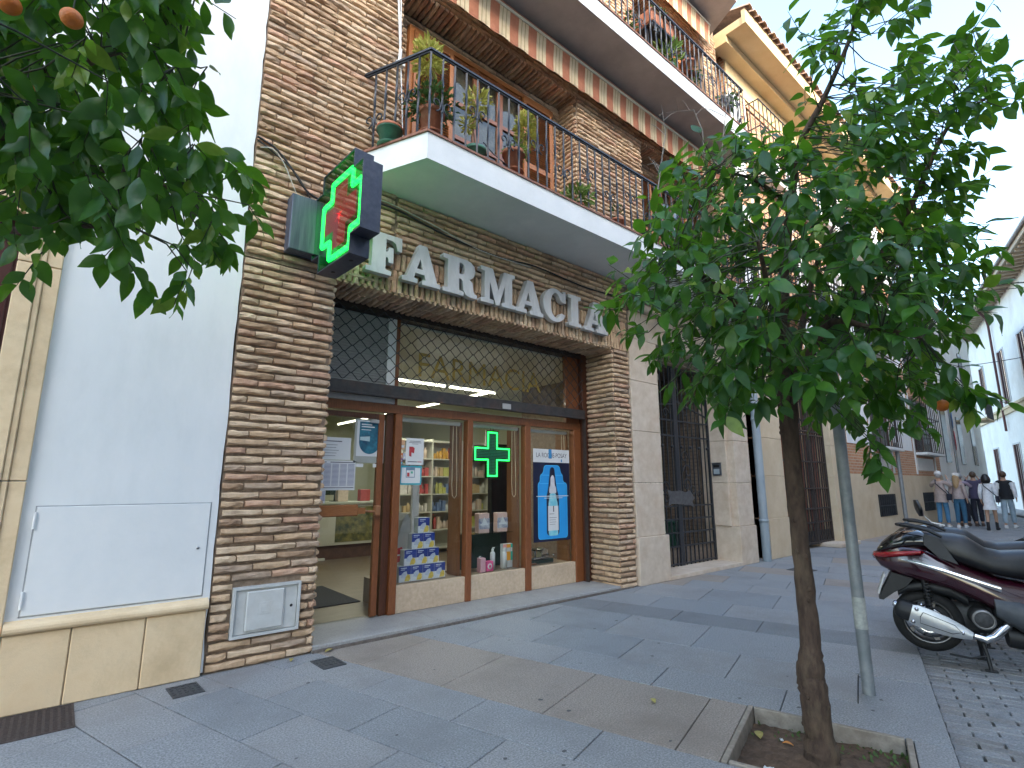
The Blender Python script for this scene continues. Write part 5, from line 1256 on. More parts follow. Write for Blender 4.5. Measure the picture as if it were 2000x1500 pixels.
for xa, xb in ((15.5, 17.25), (19.45, 21.55), (24.45, 25.05)):
    for z0, z1 in ((2.45, 4.4), (5.2, 7.4), (8.2, 10.2)): b = MB(); b.box(xa, xb, .065, .0795, z0, z1); hp('white_panel', b, WHITE)
for xa, xb in ((10.42, 11.0), (13.45, 13.9)):
    for z0, z1 in ((5.0, 7.4), (7.9, 10.2)): b = MB(); b.box(xa, xb, .045, .0595, z0, z1); hp('white_panel', b, WHITE)
for xa, xb in ((17.35, 18.8), (22.0, 23.3)):
    b = MB(); b.box(xa, xb, .035, .0495, .50, 1.10); wv = hp('cellar_grate', b, MATS['black_void'])
    bm_ = MB(); bm_.box(-.008, .008, -.008, .008, .5, 1.1); me = bm_.mesh('bar', IRON)
    for i in range(9): o = bpy.data.objects.new('bar', me); COL.objects.link(o); o.parent = wv; o.location = Vector((xa + (xb - xa) * i / 8, .022, 0)) - HO
    b = MB(); b.box(xa, xb, .012, .03, .78, .80); hp('crossbar', b, IRON, wv)
b = MB(); b.box(x0, x1, .03, .059, 10.3, 11.3); hp('frieze', b, BEIY)
# eaves and roof
b = MB(); b.box(9.92, x1 + .3, -.62, .3, 11.02, 11.20); b.box(9.90, x1 + .32, -.70, -.621, 11.0, 11.34); b.box(9.92, x1 + .3, -.25, .058, 10.86, 11.019); ev = hp('eaves', b, BEIY)
ROOF = mat('roof_tile', (.20, .12, .085), (.34, .21, .15), 8, .9, .3, 60, dirt=(.13, .09, .07), dscale=3); ROOF2 = mat('roof_tile_pale', (.30, .20, .14), (.42, .30, .22), 8, .9, .3, 60)
b = MB(); b.add([(9.88, -.72, 11.345), (x1 + .35, -.72, 11.345), (x1 + .35, 4, 13.2), (9.88, 4, 13.2)], [(0, 1, 2, 3)]); rf = hp('roof', b, ROOF)
tl = MB(); n_ = 8
for rr_, sgn in ((0, 1),):
    ringA = [(.10 * math.cos(math.pi * i / n_), 0, .085 * math.sin(math.pi * i / n_)) for i in range(n_ + 1)]; ringB = [(.08 * math.cos(math.pi * i / n_), .48, .07 * math.sin(math.pi * i / n_) + .20) for i in range(n_ + 1)]
    ringC = [(.088 * math.cos(math.pi * i / n_), 0, .070 * math.sin(math.pi * i / n_)) for i in range(n_ + 1)]
    tl.add(ringA + ringB, [(i, i + 1, n_ + 1 + i + 1, n_ + 1 + i) for i in range(n_)], 0, True); tl.add(ringA + ringC, [(i, i + 1, n_ + 1 + i + 1, n_ + 1 + i) for i in range(n_)])
tme = [tl.mesh('roof_tile', m_) for m_ in (ROOF, ROOF2)]
rr = random.Random(4); x = 9.98
while x < x1 + .3:
    for row in range(3):
        o = bpy.data.objects.new('roof_tile', tme[rr.random() < .4]); COL.objects.link(o); o.parent = rf; o.location = Vector((x + rr.uniform(-.01, .01), -.80 + row * .42 + rr.uniform(-.015, .015), 11.33 + row * .165)) - HO
    x += .225
# small lamp-post and signs at the far corner of the house
t = thing('street_pole', 'thin grey pole standing in front of the beige plinth', 'pole', (18.9, -.15, 0)); b = MB(); b.tube([(0, 0, 0), (0, 0, 2.6)], .055, 12); obj('shaft', b, mat('pole_grey', (.20, .21, .22), (.27, .28, .29), 12, .5, metal=.3), t); b = MB(); b.lathe([(.08, 0), (.08, .03), (.056, .05)], 12); obj('foot', b, MATS['pole_grey'], t)
t = thing('sign_post', 'pole with round traffic signs at the end of the beige house', 'sign', (24.9, -.45, 0), R(12)); b = MB(); b.tube([(0, 0, 0), (0, 0, 4.3)], .04, 10); obj('pole', b, MATS['pole_grey'], t)
for z, c, nm in ((2.95, (.45, .02, .04), 'no_parking_disc'), (3.75, (.10, .22, .45), 'blue_disc')):
    b = MB(); b.lathe([(.001, -.055), (.36, -.055), (.36, -.045), (.001, -.045)], 24, (0, 0, z), axis='y'); o = obj(nm, b, mat('sign_' + nm, c, None, 9, .4), t)
    b = MB(); b.lathe([(.001, -.058), (.27, -.058), (.27, -.0555)], 24, (0, 0, z), axis='y'); obj('disc_centre', b, mat('sign_blue', (.03, .10, .40), (.05, .14, .46), 9, .4) if z < 3 else mat('sign_pale', (.5, .56, .62), (.56, .62, .68), 9, .4), o)
    b = MB(); b.obox((0, -.060, z), Vector((.2, 0, .2)), Vector((0, .001, 0)), Vector((-.03, 0, .03))); obj('slash', b, MATS['sign_no_parking_disc'], o)

# ------------------------------------------------------------------ far houses
WF = mat('far_white', (.74, .72, .68), (.80, .78, .74), 1.2, .85, .1, 20, dirt=(.55, .50, .43), dscale=.7, damt=.5)
h3 = thing('grey_white_house', 'plain pale house in shade behind the round traffic signs', 'building', (29.5, 3, 0)); b = MB(); b.box(-4.35, 5, -2.9, 3, -.1, 8.5); obj('wall', b, WF, h3)
b = MB(); b.box(-4.4, 5.1, -3.15, 3, 8.501, 8.7); obj('roof', b, ROOF, h3)
for x, z0, z1 in ((-3.2, 2.2, 5.0), (-.5, 2.2, 4.2), (2.2, 2.2, 4.2), (-3.0, 6, 7.4), (2, 6, 7.4)): b = MB(); b.box(x, x + .8, -2.93, -2.905, z0, z1); obj('window', b, mat('dark_pane', (.02, .025, .03)), h3)
OFF = -12.0
def rbp(s, n_, z): return E1 * s + Vector((0, OFF, 0)) + E2 * n_ + Vector((0, 0, z))    # s along the row, n_ towards the street
RO = rbp(20, -3, 0)
h4 = thing('white_row_house', 'long white house with ochre cornice and narrow windows across the street', 'building', RO)
def rbox(mb, s0, s1, n0, n1, z0, z1, m=0):
    c = rbp((s0 + s1) / 2, (n0 + n1) / 2, (z0 + z1) / 2) - RO; mb.obox(c, E1 * (s1 - s0) / 2, E2 * (n1 - n0) / 2, Vector((0, 0, (z1 - z0) / 2)), m)
b = MB(); rbox(b, -22, 62, -6, 0, -.1, 10.7); obj('wall', b, WF, h4)
h7 = thing('shade_block', 'tall pale apartment block across the street behind the viewer', 'building', rbp(-9, -3, 0)); b = MB(); b.obox(Vector((0, 0, 7.5)), E1 * 13.5, E2 * 2.6, Vector((0, 0, 7.6))); obj('wall', b, WF, h7)  # out-of-view block added to keep the sun off the upper brick front
for k in range(7): b = MB(); b.obox(E1 * (-11 + 3.6 * k) + E2 * 2.61 + Vector((0, 0, 12.9)), E1 * .6, E2 * .02, Vector((0, 0, .9))); obj('window', b, mat('dark_pane', (.02, .025, .03)), h7)
OCH = mat('ochre_stone', (.50, .38, .22), (.60, .48, .31), 3, .8, .1, 40)
b = MB(); rbox(b, -22, 62, .0, .10, 4.95, 5.2); rbox(b, -22, 62, .0, .16, 5.2, 5.32); obj('cornice', b, OCH, h4)
b = MB(); rbox(b, -22, 62.3, -.1, .75, 10.70, 10.85); rbox(b, -22, 62.3, .75, .82, 10.65, 10.95); obj('eaves', b, mat('eaves_wood', (.36, .30, .22), (.45, .38, .29), 5, .8), h4)
ra = MB()
for i in range(170): rbox(ra, -21.8 + i * .49, -21.65 + i * .49, .02, .72, 10.56, 10.699)
obj('rafters', ra, MATS['eaves_wood'], h4)
b = MB(); p = [rbp(-22, .86, 10.93) - RO, rbp(62.3, .86, 10.93) - RO, rbp(62.3, -6, 13.5) - RO, rbp(-22, -6, 13.5) - RO]; b.add(p, [(0, 1, 2, 3)]); rf4 = obj('roof', b, ROOF, h4)
gu = MB(); gu.tube([rbp(-22, .9, 10.9) - RO, rbp(62, .9, 10.9) - RO], .07, 8); obj('gutter', gu, mat('gutter_zinc', (.25, .26, .28), (.33, .34, .36), 9, .5), h4)
PANE = mat('dark_pane', (.02, .025, .03)); MAR = mat('maroon_frame', (.07, .02, .022), (.10, .03, .03), 9, .5); REV = mat('reveal', (.5, .5, .5), (.56, .56, .55), 9, .8)
for s_, z0, z1 in [(s_, 5.5, 8.25) for s_ in (-14, -9.5, -5, -.5, 4, 8.5, 13, 17.5, 22, 26.5, 31, 34.4, 38.7, 43.9, 50, 55)] + [(s_, .1, 3.35) for s_ in (-12, -6, 0, 6, 12, 18, 24, 30, 34.5, 38.6, 43.4, 47.6, 54)]:
    b = MB(); rbox(b, s_ - .55, s_ + .55, -.001, .004, z0, z1); o = obj('window' if z0 > 1 else 'door', b, PANE, h4)
    b = MB(); rbox(b, s_ - .60, s_ - .52, .001, .05, z0, z1); rbox(b, s_ + .38, s_ + .60, .001, .05, z0, z1); rbox(b, s_ - .05, s_ + .05, .004, .03, z0, z1); obj('frame', b, MAR, o)
    b = MB(); rbox(b, s_ - .75, s_ - .601, .0, .03, z0, z1 + .08); rbox(b, s_ - .601, s_ + .75, .0, .03, z1, z1 + .08); obj('surround', b, REV, o)
for s_, zt, zb in ((39.6, 10.6, 4.1), (48.5, 10.6, 3.6), (20, 10.6, .1)):
    b = MB(); b.tube([rbp(s_ - .9, .75, 10.8) - RO, rbp(s_ - .15, .2, 10.3) - RO, rbp(s_, .12, 9.9) - RO, rbp(s_, .12, zb) - RO], .06, 8); obj('downpipe', b, MAR, h4)
STAIN = mat('flaked_render', (.36, .26, .19), (.46, .36, .28), 6, .9)
rr = random.Random(8); b = MB()
for k in range(26):
    s_, z = 36.6 + rr.gauss(0, .7), 1.8 + rr.gauss(0, .5); c = rbp(s_, .006, z) - RO; n_ = 7; b.add([c + E1 * rr.uniform(.05, .18) * math.cos(6.28 * i / n_) + Vector((0, 0, rr.uniform(.05, .2) * math.sin(6.28 * i / n_))) for i in range(n_)], [tuple(range(n_))])
obj('flaked_patches', b, STAIN, h4)
b = MB(); rbox(b, 10, 62, .02, 1.3, -.1, .05); struct_o = obj('far_pavement', b, GR[2], None, loc=RO); tag(struct_o, kind='structure')
# closing houses beyond, and the roofs on the skyline
h5 = thing('pale_tower_house', 'faint pale tower block on the skyline beyond the eaves', 'building', (60, 13, 0)); b = MB(); b.box(-3, 3, -3, 3, 0, 19); obj('wall', b, WF, h5); b = MB(); b.box(-3.2, 3.2, -3.2, 3.2, 19.001, 19.3); obj('roof', b, ROOF, h5)
for z in (9, 12, 15): b = MB(); b.box(-3.02, -3.005, -1.5, -.4, z, z + 1.4); obj('window', b, PANE, h5)
h6 = thing('ochre_end_house', 'sunlit pale ochre house closing the end of the street', 'building', (78, 12, 0)); b = MB(); b.box(-1, 5, -12, 12, -.1, 8); obj('wall', b, mat('pale_ochre', (.62, .55, .42), (.68, .61, .48), 2, .85), h6)
b = MB(); b.box(-1.3, 5, -12.2, 12.2, 8.001, 8.3); obj('roof', b, ROOF, h6)
for y in (-8, -4, 0): b = MB(); b.box(-1.03, -1.005, y, y + 1, 2, 4); obj('window', b, PANE, h6)
# overhead cables across the street
def wire(A, B, sag, r_, label):
    A, B = Vector(A), Vector(B); pts = [A + (B - A) * i / 20 - Vector((0, 0, sag * 4 * (i / 20) * (1 - i / 20))) for i in range(21)]
    b = MB(); b.tube(pts, r_, 6); tag(obj('overhead_cable', b, CAB), label, 'cable')
wire((23, .0, 8.6), tuple(rbp(24.5, .1, 7.6)), .1, .022, 'thick overhead cable crossing to the white house')
wire((23.3, .0, 8.35), tuple(rbp(24.0, .1, 7.45)), .15, .012, 'thin overhead cable just below the thick one')
wire((22, .0, 5.2), tuple(rbp(24.0, .1, 5.6)), .15, .012, 'lowest overhead wire crossing to the white house')
# bracket lamp and loose cables at the corner
t = thing('corner_balcony', 'small dark iron balcony on the far corner house', 'balcony', (32.2, -.25, 4.2)); b = MB(); b.box(-.8, .8, -.4, .14, 0, .08); obj('slab', b, STONE, t)
for i in range(9): b = MB(); b.box(-.8 + .2 * i - .012, -.8 + .2 * i + .012, -.4, -.376, .081, 1.0); obj('bar', b, IRON, t)
b = MB(); b.box(-.82, .82, -.41, -.365, 1.001, 1.04); obj('rail', b, IRON, t)

# ------------------------------------------------------------------ potted plants on the balconies
TERRA = mat('terracotta', (.34, .115, .06), (.44, .17, .095), 12, .75, .1, 80, dirt=(.42, .28, .2), dscale=6, damt=.4)
GPOT = mat('green_pot', (.05, .16, .11), (.08, .22, .15), 9, .4); WPOT = mat('white_pot', (.6, .62, .62), (.66, .68, .68), 9, .5)
PLY = mat('leaf_variegated', (.34, .34, .05), (.56, .52, .14), 30, .6, trans=.3); PLG = mat('leaf_bush', (.035, .085, .018), (.07, .14, .03), 30, .55, trans=.25); PLL = mat('leaf_lime', (.13, .22, .04), (.22, .32, .07), 30, .55, trans=.3)
TWIG = mat('plant_stem', (.16, .11, .06), (.24, .17, .10), 30, .8)
def pot(x, y, z, r_, h, m, label, kind='round'):
    t = thing('plant_pot', label, 'potted plant', (x, y, z)); b = MB()
    if kind == 'round':
        b.lathe([(.001, 0), (r_ * .68, 0), (r_ * .93, h * .82), (r_ * 1.06, h * .82), (r_ * 1.06, h), (r_ * .92, h), (r_ * .88, h * .9), (.001, h * .88)], 18); obj('pot', b, m, t)
        b = MB(); b.lathe([(.001, -.0), (r_ * .95, .0), (r_ * .98, .018)], 18); b.v = [(p[0], p[1], p[2] - .001) for p in b.v]; obj('saucer', b, m, t)
    else:
        b.bbox(-r_ * 2, r_ * 2, -r_, r_, 0, h, .02); obj('trough', b, m, t)
    return t
def bush(t, c, rx, rz_, n_, L, m, seed, nm='foliage', droop=0.0):
    r_ = random.Random(seed); b = MB(); c = Vector(c)
    for k in range(n_):
        d = Vector((r_.gauss(0, 1), r_.gauss(0, 1), r_.gauss(0, 1))).normalized(); q = r_.random() ** .5
        p = c + Vector((d.x * rx * q, d.y * rx * q, d.z * rz_ * q))
        a = (d + Vector((r_.uniform(-.6, .6), r_.uniform(-.6, .6), r_.uniform(-.2, .6) - droop))).normalized(); w = a.cross(Vector((r_.uniform(-1, 1), r_.uniform(-1, 1), r_.uniform(-1, 1)))).normalized(); l = L * r_.uniform(.6, 1.3)
        nn = a.cross(w) * l * .12
        b.add([p, p + a * l * .5 + w * l * .22 + nn, p + a * l, p + a * l * .5 - w * l * .22 + nn], [(0, 1, 2), (0, 2, 3)], 0)
    return tag(obj(nm, b, m, t), kind='stuff')
def stem(t, pts, r_=.009): b = MB(); b.tube(pts, [r_ * (1 - .4 * i / (len(pts) - 1)) for i in range(len(pts))], 6); obj('stem', b, TWIG, t)
Z1 = 4.76; Z2 = 8.05
t = pot(2.14, -.30, Z1, .125, .21, GPOT, 'green pot with a red rim at the left end of the lower balcony'); b = MB(); b.lathe([(.127, .185), (.136, .188), (.136, .213), (.12, .213)], 18); obj('rim', b, TERRA, t)
t = pot(2.49, -.52, Z1 + .17, .135, .27, TERRA, 'large terracotta pot with bush at the balcony corner'); bush(t, (0, 0, .36), .26, .15, 520, .07, PLG, 1, droop=.3); stem(t, [(.02, 0, .25), (.03, .0, .6), (-.05, 0, .95)]); bush(t, (-.06, 0, .88), .13, .24, 330, .085, PLY, 2, 'variegated_crown')
b = MB()
for a in (0, 2.1, 4.2): b.tube([(.11 * math.cos(a), .11 * math.sin(a), -.17), (.09 * math.cos(a), .09 * math.sin(a), 0)], .008, 6)
b.lathe([(.12, -.006), (.125, 0), (.12, .004)], 16); obj('pot_stand', b, IRON, t)
t = pot(3.0, -.60, Z1, .115, .20, GPOT, 'small green pot with a lanky variegated shrub on the lower balcony'); stem(t, [(0, 0, .18), (-.02, .02, .5), (.03, 0, .85)]); bush(t, (.02, 0, .78), .12, .15, 200, .08, PLY, 3, 'variegated_crown'); bush(t, (-.1, 0, .45), .06, .10, 70, .07, PLY, 4, 'lower_sprig')
t = pot(3.56, -.58, Z1 + .16, .125, .26, TERRA, 'terracotta pot with a leaning yellow shrub on the lower balcony'); bush(t, (.03, 0, .29), .15, .10, 200, .055, PLL, 5, droop=.5); stem(t, [(0, 0, .25), (.0, 0, .38), (.14, 0, .46), (.20, 0, .62)]); bush(t, (.20, 0, .66), .10, .25, 330, .08, PLY, 6, 'variegated_crown')
b = MB(); b.tube([(.30, .0, -.16), (.10, 0, .0), (-.30, 0, .12), (-.44, 0, .2)], .006, 6); obj('pot_bracket', b, IRON, t)
t = pot(4.62, -.58, Z1, .10, .14, TERRA, 'low pot of bright green leaves in the middle of the lower balcony'); bush(t, (0, 0, .24), .22, .13, 260, .09, PLL, 7)
t = pot(5.42, -.58, Z1, .12, .20, TERRA, 'wide terracotta pot with a thin sprig right of the middle'); stem(t, [(0, 0, .18), (.02, 0, .5)], .005); bush(t, (.0, 0, .35), .08, .14, 40, .06, PLG, 8)
t = pot(6.3, -.55, Z1, .12, .22, TERRA, 'terracotta pot half hidden by the tree on the lower balcony'); bush(t, (0, 0, .38), .2, .2, 200, .08, PLG, 9)
# upper balcony
t = pot(6.70, -.55, Z2 + .70, .16, .26, TERRA, 'terracotta trough hung high on the upper balcony railing', 'trough'); b = MB(); b.box(-.3, .3, -.16, .16, -.02, -.001); b.box(-.012, .012, -.19, -.165, -.02, .27); b.box(-.25, -.23, -.02, .02, -.7, -.02); b.box(.23, .25, -.02, .02, -.7, -.02); obj('trough_rack', b, IRON, t); bush(t, (0, 0, .33), .22, .1, 120, .07, PLG, 10)
t = pot(6.95, -.60, Z2, .11, .22, GPOT, 'pot of broad pale green leaves on the upper balcony'); bush(t, (0, 0, .42), .20, .24, 130, .14, PLL, 11)
t = pot(7.62, -.58, Z2 + .45, .13, .24, TERRA, 'terracotta pot on a stand on the upper balcony'); bush(t, (.05, 0, -.02), .16, .22, 150, .08, PLG, 12, droop=1); b = MB(); b.tube([(0, 0, -.45), (0, 0, 0)], .02, 8); b.bbox(-.13, .13, -.13, .13, -.45, -.43, .004); obj('pot_stand', b, IRON, t)
t = pot(8.25, -.58, Z2, .12, .2, TERRA, 'low terracotta pot with dry twigs on the upper balcony'); [stem(t, [(0, 0, .15), (.05 * k - .1, .02 * k, .45), (.09 * k - .18, .02, .75)], .004) for k in range(5)]
t = pot(8.93, -.60, Z2 + .42, .13, .22, WPOT, 'white pot near the right end of the upper balcony'); bush(t, (-.05, 0, .1), .2, .2, 150, .09, PLG, 13, droop=.6); b = MB(); b.tube([(0, 0, -.42), (0, 0, 0)], .02, 8); b.bbox(-.13, .13, -.13, .13, -.42, -.40, .004); obj('pot_stand', b, IRON, t)
t = pot(5.9, -.5, Z2, .12, .22, TERRA, 'terracotta pot with a red flowering plant on the upper balcony'); bush(t, (0, 0, .4), .2, .2, 180, .08, PLG, 14); bush(t, (0, 0, .5), .18, .15, 60, .05, mat('petal_red', (.5, .03, .03), (.6, .06, .05), 20, .6), 15, 'flowers')
# air-conditioning unit behind the grille of the next house
t = thing('air_conditioner', 'white air conditioning unit behind the upper window cage', 'air conditioner', (11.75, -.1, 8.33)); b = MB(); b.bbox(-.4, .4, -.14, .14, 0, .55, .02); obj('casing', b, MATS['white_metal'], t); b = MB(); b.lathe([(.001, -.144), (.2, -.144), (.2, -.141)], 20, (-.1, 0, .27), axis='y'); obj('fan_grille', b, IRON, t)

# ------------------------------------------------------------------ orange trees
def leafmat(n, a, b_): return mat(n, a, b_, 22, .30, .10, 70, spec=.42, trans=.42, detail=2, tcol=(.17, .40, .016))
LEAF = [leafmat('leaf_dark', (0.0234, 0.0910, 0.0156), (0.0494, 0.1495, 0.0260)), leafmat('leaf_mid', (0.0416, 0.1365, 0.0182), (0.0806, 0.2015, 0.0286)),
        leafmat('leaf_blue', (0.0364, 0.1014, 0.0468), (0.0650, 0.1534, 0.0676)), leafmat('leaf_yellowish', (0.1560, 0.2470, 0.0325), (0.2600, 0.3640, 0.0585)),
        leafmat('leaf_deep', (0.0156, 0.0650, 0.0130), (0.0338, 0.1092, 0.0208))]
BARK = mat('bark', (.040, .023, .015), (.095, .060, .040), 30, .9, .9, 55, stretch=(1, 1, .35), dirt=(.20, .15, .09), dscale=11, damt=.45)
TWIGM = mat('green_twig', (.028, .034, .016), (.05, .056, .026), 30, .7); DEAD = mat('dead_twig', (.26, .22, .19), (.36, .31, .27), 30, .9)
def leaf_variant(seed):
    r_ = random.Random(seed); S = 7; L = 1.0; W = r_.uniform(.20, .27); curl = r_.uniform(.10, .34); fold = r_.uniform(.10, .35); vs = []
    prof = [.10, .60, .92, 1.0, .90, .66, .34, .02]
    for i in range(S + 1):
        t_ = i / S; z = -curl * t_ * t_ + .03 * math.sin(t_ * 6 + seed); w = W * prof[i]
        s_ = r_.uniform(-.02, .02)
        vs += [(t_ * L, -w, z + fold * w + s_), (t_ * L, 0, z), (t_ * L, w, z + fold * w - s_)]
    m = MB(); m.add(vs, [(i * 3 + j, (i + 1) * 3 + j, (i + 1) * 3 + j + 1, i * 3 + j + 1) for i in range(S) for j in range(2)], 0, True)
    return m
LV = [leaf_variant(s_) for s_ in range(8)]; LMESH = {}
def leaf_mesh(v, k):
    if (v, k) not in LMESH: LMESH[(v, k)] = LV[v].mesh('leaf', LEAF[k])
    return LMESH[(v, k)]
def inside(x, y, poly):
    c = False; j = len(poly) - 1
    for i in range(len(poly)):
        xi, yi = poly[i]; xj, yj = poly[j]
        if (yi > y) != (yj > y) and x < (xj - xi) * (y - yi) / (yj - yi) + xi: c = not c
        j = i
    return c
def orange_tree(label, base, spine, limbs, clusters, crown_c, seed, fruits, lsize, knots=True, dead=()):
    r_ = random.Random(seed)
    T = thing('orange_tree', label, 'tree', base); B = Vector(base)
    b = MB(); pts = []; rad = []
    for p, q in spine: pts.append(Vector(p)); rad.append(q)
    # resample the trunk with bumps
    P2, R2 = [], []
    for i in range(len(pts) - 1):
        for k in range(6):
            t_ = k / 6; P2.append(pts[i].lerp(pts[i + 1], t_) + Vector((r_.uniform(-.004, .004), r_.uniform(-.004, .004), 0))); R2.append((rad[i] * (1 - t_) + rad[i + 1] * t_) * r_.uniform(.95, 1.06))
    P2.append(pts[-1]); R2.append(rad[-1]); b.tube([p - B for p in P2], R2, 18)
    b.v = [(x + r_.uniform(-.0022, .0022), y + r_.uniform(-.0022, .0022), z) for x, y, z in b.v]
    tr = obj('trunk', b, BARK, T)
    if knots:
        kb = MB()
        for k in range(46):
            i = r_.randrange(1, len(P2) - 2); a = r_.uniform(0, 6.28); c = P2[i] + Vector((math.cos(a), math.sin(a), 0)) * R2[i] * .96 - B + Vector((0, 0, r_.uniform(-.03, .03))); s_ = r_.uniform(.005, .014); kb.sphere(c, s_, 7, sq=(1, 1, 1.3))
        tag(obj('bark_knots', kb, BARK, tr), kind='stuff')
    lp = []
    for path, r0, r1 in limbs:
        P = [Vector(p) for p in path]; out = []
        for i in range(len(P) - 1):
            for k in range(5):
                t_ = k / 5; a = P[max(i - 1, 0)]; b_ = P[i]; c = P[i + 1]; d = P[min(i + 2, len(P) - 1)]
                out.append(.5 * ((2 * b_) + (c - a) * t_ + (2 * a - 5 * b_ + 4 * c - d) * t_ ** 2 + (3 * b_ - a - 3 * c + d) * t_ ** 3))
        out.append(P[-1]); n_ = len(out); m = MB(); m.tube([p - B for p in out], [r0 + (r1 - r0) * i / (n_ - 1) for i in range(n_)], 8); obj('limb', m, BARK, T)
        lp += [(p, r0 + (r1 - r0) * i / (n_ - 1)) for i, p in enumerate(out) if i > 1]
    tw = MB(); leaves = []
    for C in clusters:
        C = Vector(C); out = (C - Vector(crown_c)); out.z *= .6; out = out.normalized() if out.length > .01 else Vector((0, 0, 1))
        near = min(lp, key=lambda q: (q[0] - C).length_squared)[0]
        d0 = C - near; mid = near + d0 * .5 + Vector((r_.uniform(-.04, .04), r_.uniform(-.04, .04), .05 * min(1, d0.length)))
        if d0.length > .9: mid2 = near + d0 * .55; near = mid2      # long spans: only the outer half of the twig is drawn, the rest is hidden by leaves
        dirn = (out * .9 + Vector((r_.uniform(-.6, .6), r_.uniform(-.6, .6), r_.uniform(-.55, .45)))).normalized()
        tip = C + dirn * r_.uniform(.10, .20)
        tw.tube([near - B, mid - B, C - B, tip - B], [.0036, .0030, .0025, .0013], 5, caps=False)
        n_ = r_.randrange(5, 9); young = r_.random() < .05
        for k in range(n_):
            t_ = (k + .4) / n_; p = C + (tip - C) * (t_ * 1.1 - .1); ang = k * 2.4 + r_.uniform(-.5, .5)
            side = dirn.orthogonal().normalized(); side = Matrix.Rotation(ang, 3, dirn) @ side
            a = (dirn * (.35 + .35 * t_) + side * .85 + Vector((0, 0, -r_.uniform(.25, .95)))).normalized()
            up = (Vector((0, 0, 1)) + out * .55 + Vector((r_.gauss(0, .35), r_.gauss(0, .35), r_.gauss(0, .35)))).normalized()
            w = up.cross(a); w = w.normalized() if w.length > .05 else a.orthogonal().normalized(); nn = a.cross(w)
            L = lsize * r_.uniform(.72, 1.28) * (.6 if young else 1)
            M = Matrix((a * L, w * L, nn * L)).transposed().to_4x4(); M.translation = p + a * .008
            col = 3 if young else r_.choices((0, 1, 2, 3, 4), (32, 30, 18, 3.5, 16))[0]
            leaves.append((M, r_.randrange(8), col, L))
    tag(obj('twigs', tw, TWIGM, T), kind='stuff')
    sc = []
    for M, v, k, L in leaves:
        q = project(M.translation); sc.append((L / q[2] if q and -20 < q[0] < 2020 and -20 < q[1] < 1520 else 0, M, v, k))
    sc.sort(key=lambda t_: -t_[0])
    for s_, M, v, k in sc[:300]:
        o = bpy.data.objects.new('leaf', leaf_mesh(v, k)); COL.objects.link(o); o.parent = T; M2 = M.copy(); M2.translation = M.translation - B; o.matrix_local = M2
    cr = MB()
    for s_, M, v, k in sc[300:]: cr.add([M @ Vector(p) - B for p in LV[v].v], LV[v].f, k, True)
    tag(obj('crown', cr, LEAF, T, fix=False), kind='stuff')
    OR = mat('orange_skin', (.62, .15, .02), (.72, .22, .03), 14, .45, .25, 220)
    for p, q in fruits:
        m = MB(); m.sphere((0, 0, 0), q, 18, sq=(1, 1, .95)); o = tag(obj('orange', m, OR, T, loc=Vector(p) - B), 'ripe orange hanging among the leaves')
        m = MB(); m.tube([(0, 0, q * .9), (0, 0, q + .05)], .002, 5); m.lathe([(.001, q * .96), (.006, q * .95)], 8); obj('stalk', m, TWIGM, o)
    for path in dead:
        m = MB(); P = [Vector(p) - B for p in path]; m.tube(P, [.005 - .0042 * i / (len(P) - 1) for i in range(len(P))], 6); 
        for i in range(1, len(P)):
            for k in range(2):
                d = Vector((r_.uniform(-1, 1), r_.uniform(-1, 1), r_.uniform(.0, 1))).normalized() * r_.uniform(.06, .16); q = P[i - 1].lerp(P[i], r_.random()); m.tube([q, q + d * .6 + Vector((0, 0, .01)), q + d], [.0022, .0016, .0008], 5)
        obj('bare_twig', m, DEAD, T)
    return T
rt = random.Random(31)
# --- tree in the pit
POLY_D = [(1205, 580), (1235, 530), (1285, 470), (1300, 400), (1325, 340), (1355, 315), (1400, 305), (1440, 280), (1500, 300), (1560, 285), (1640, 300), (1720, 290), (1800, 250), (1880, 300), (1900, 350), (1865, 430), (1890, 520), (1900, 570), (1870, 600), (1840, 660), (1890, 730), (1880, 790), (1825, 765), (1750, 780), (1700, 850), (1665, 830), (1600, 775), (1500, 770), (1440, 790), (1400, 770), (1340, 730), (1300, 705), (1265, 680), (1250, 650), (1225, 635)]
POLY_S = [(1545, 300), (1560, 215), (1590, 150), (1548, 90), (1560, 50), (1610, 60), (1650, 25), (1680, -60), (1760, -50), (1770, 30), (1740, 110), (1800, 90), (1860, 60), (1900, 90), (1880, 160), (1950, 150), (1975, 190), (1935, 245), (1890, 250), (1860, 300), (1720, 310), (1640, 320)]
cc = at_depth(1585, 520, 3.25)
cl = []
while len(cl) < 540:
    x, y = rt.uniform(1140, 1930), rt.uniform(260, 910)
    if not inside(x, y, POLY_D): continue
    q = math.hypot((x - 1560) / 430, (y - 560) / 330); T_ = 1.0 * math.sqrt(max(.05, 1 - q * q))
    if y > 640 and rt.random() < .25: continue
    cl.append(at_depth(x, y, 3.2 + rt.uniform(-T_, T_ * .9)))
k = 0
while k < 95:
    x, y = rt.uniform(1530, 1990), rt.uniform(-60, 320)
    if not inside(x, y, POLY_S): continue
    q = math.hypot((x - 1730) / 300, (y - 170) / 260); T_ = .6 * math.sqrt(max(.06, 1 - q * q))
    cl.append(at_depth(x, y, 3.1 + rt.uniform(-T_, T_))); k += 1
for x, y, d in ((1718, 880, 2.9), (1700, 860, 2.95), (1420, 800, 2.6), (1430, 770, 2.65), (1895, 765, 2.9), (1850, 740, 3.0), (1760, 815, 3.0), (1975, 165, 2.9), (1960, 210, 2.9), (1900, 60, 3.0), (1720, 10, 2.9)): cl.append(at_depth(x, y, d))
tb = street(2.185, -4.24, -.07)
fk = Vector((tb.x + .02, tb.y + .0, 1.98))
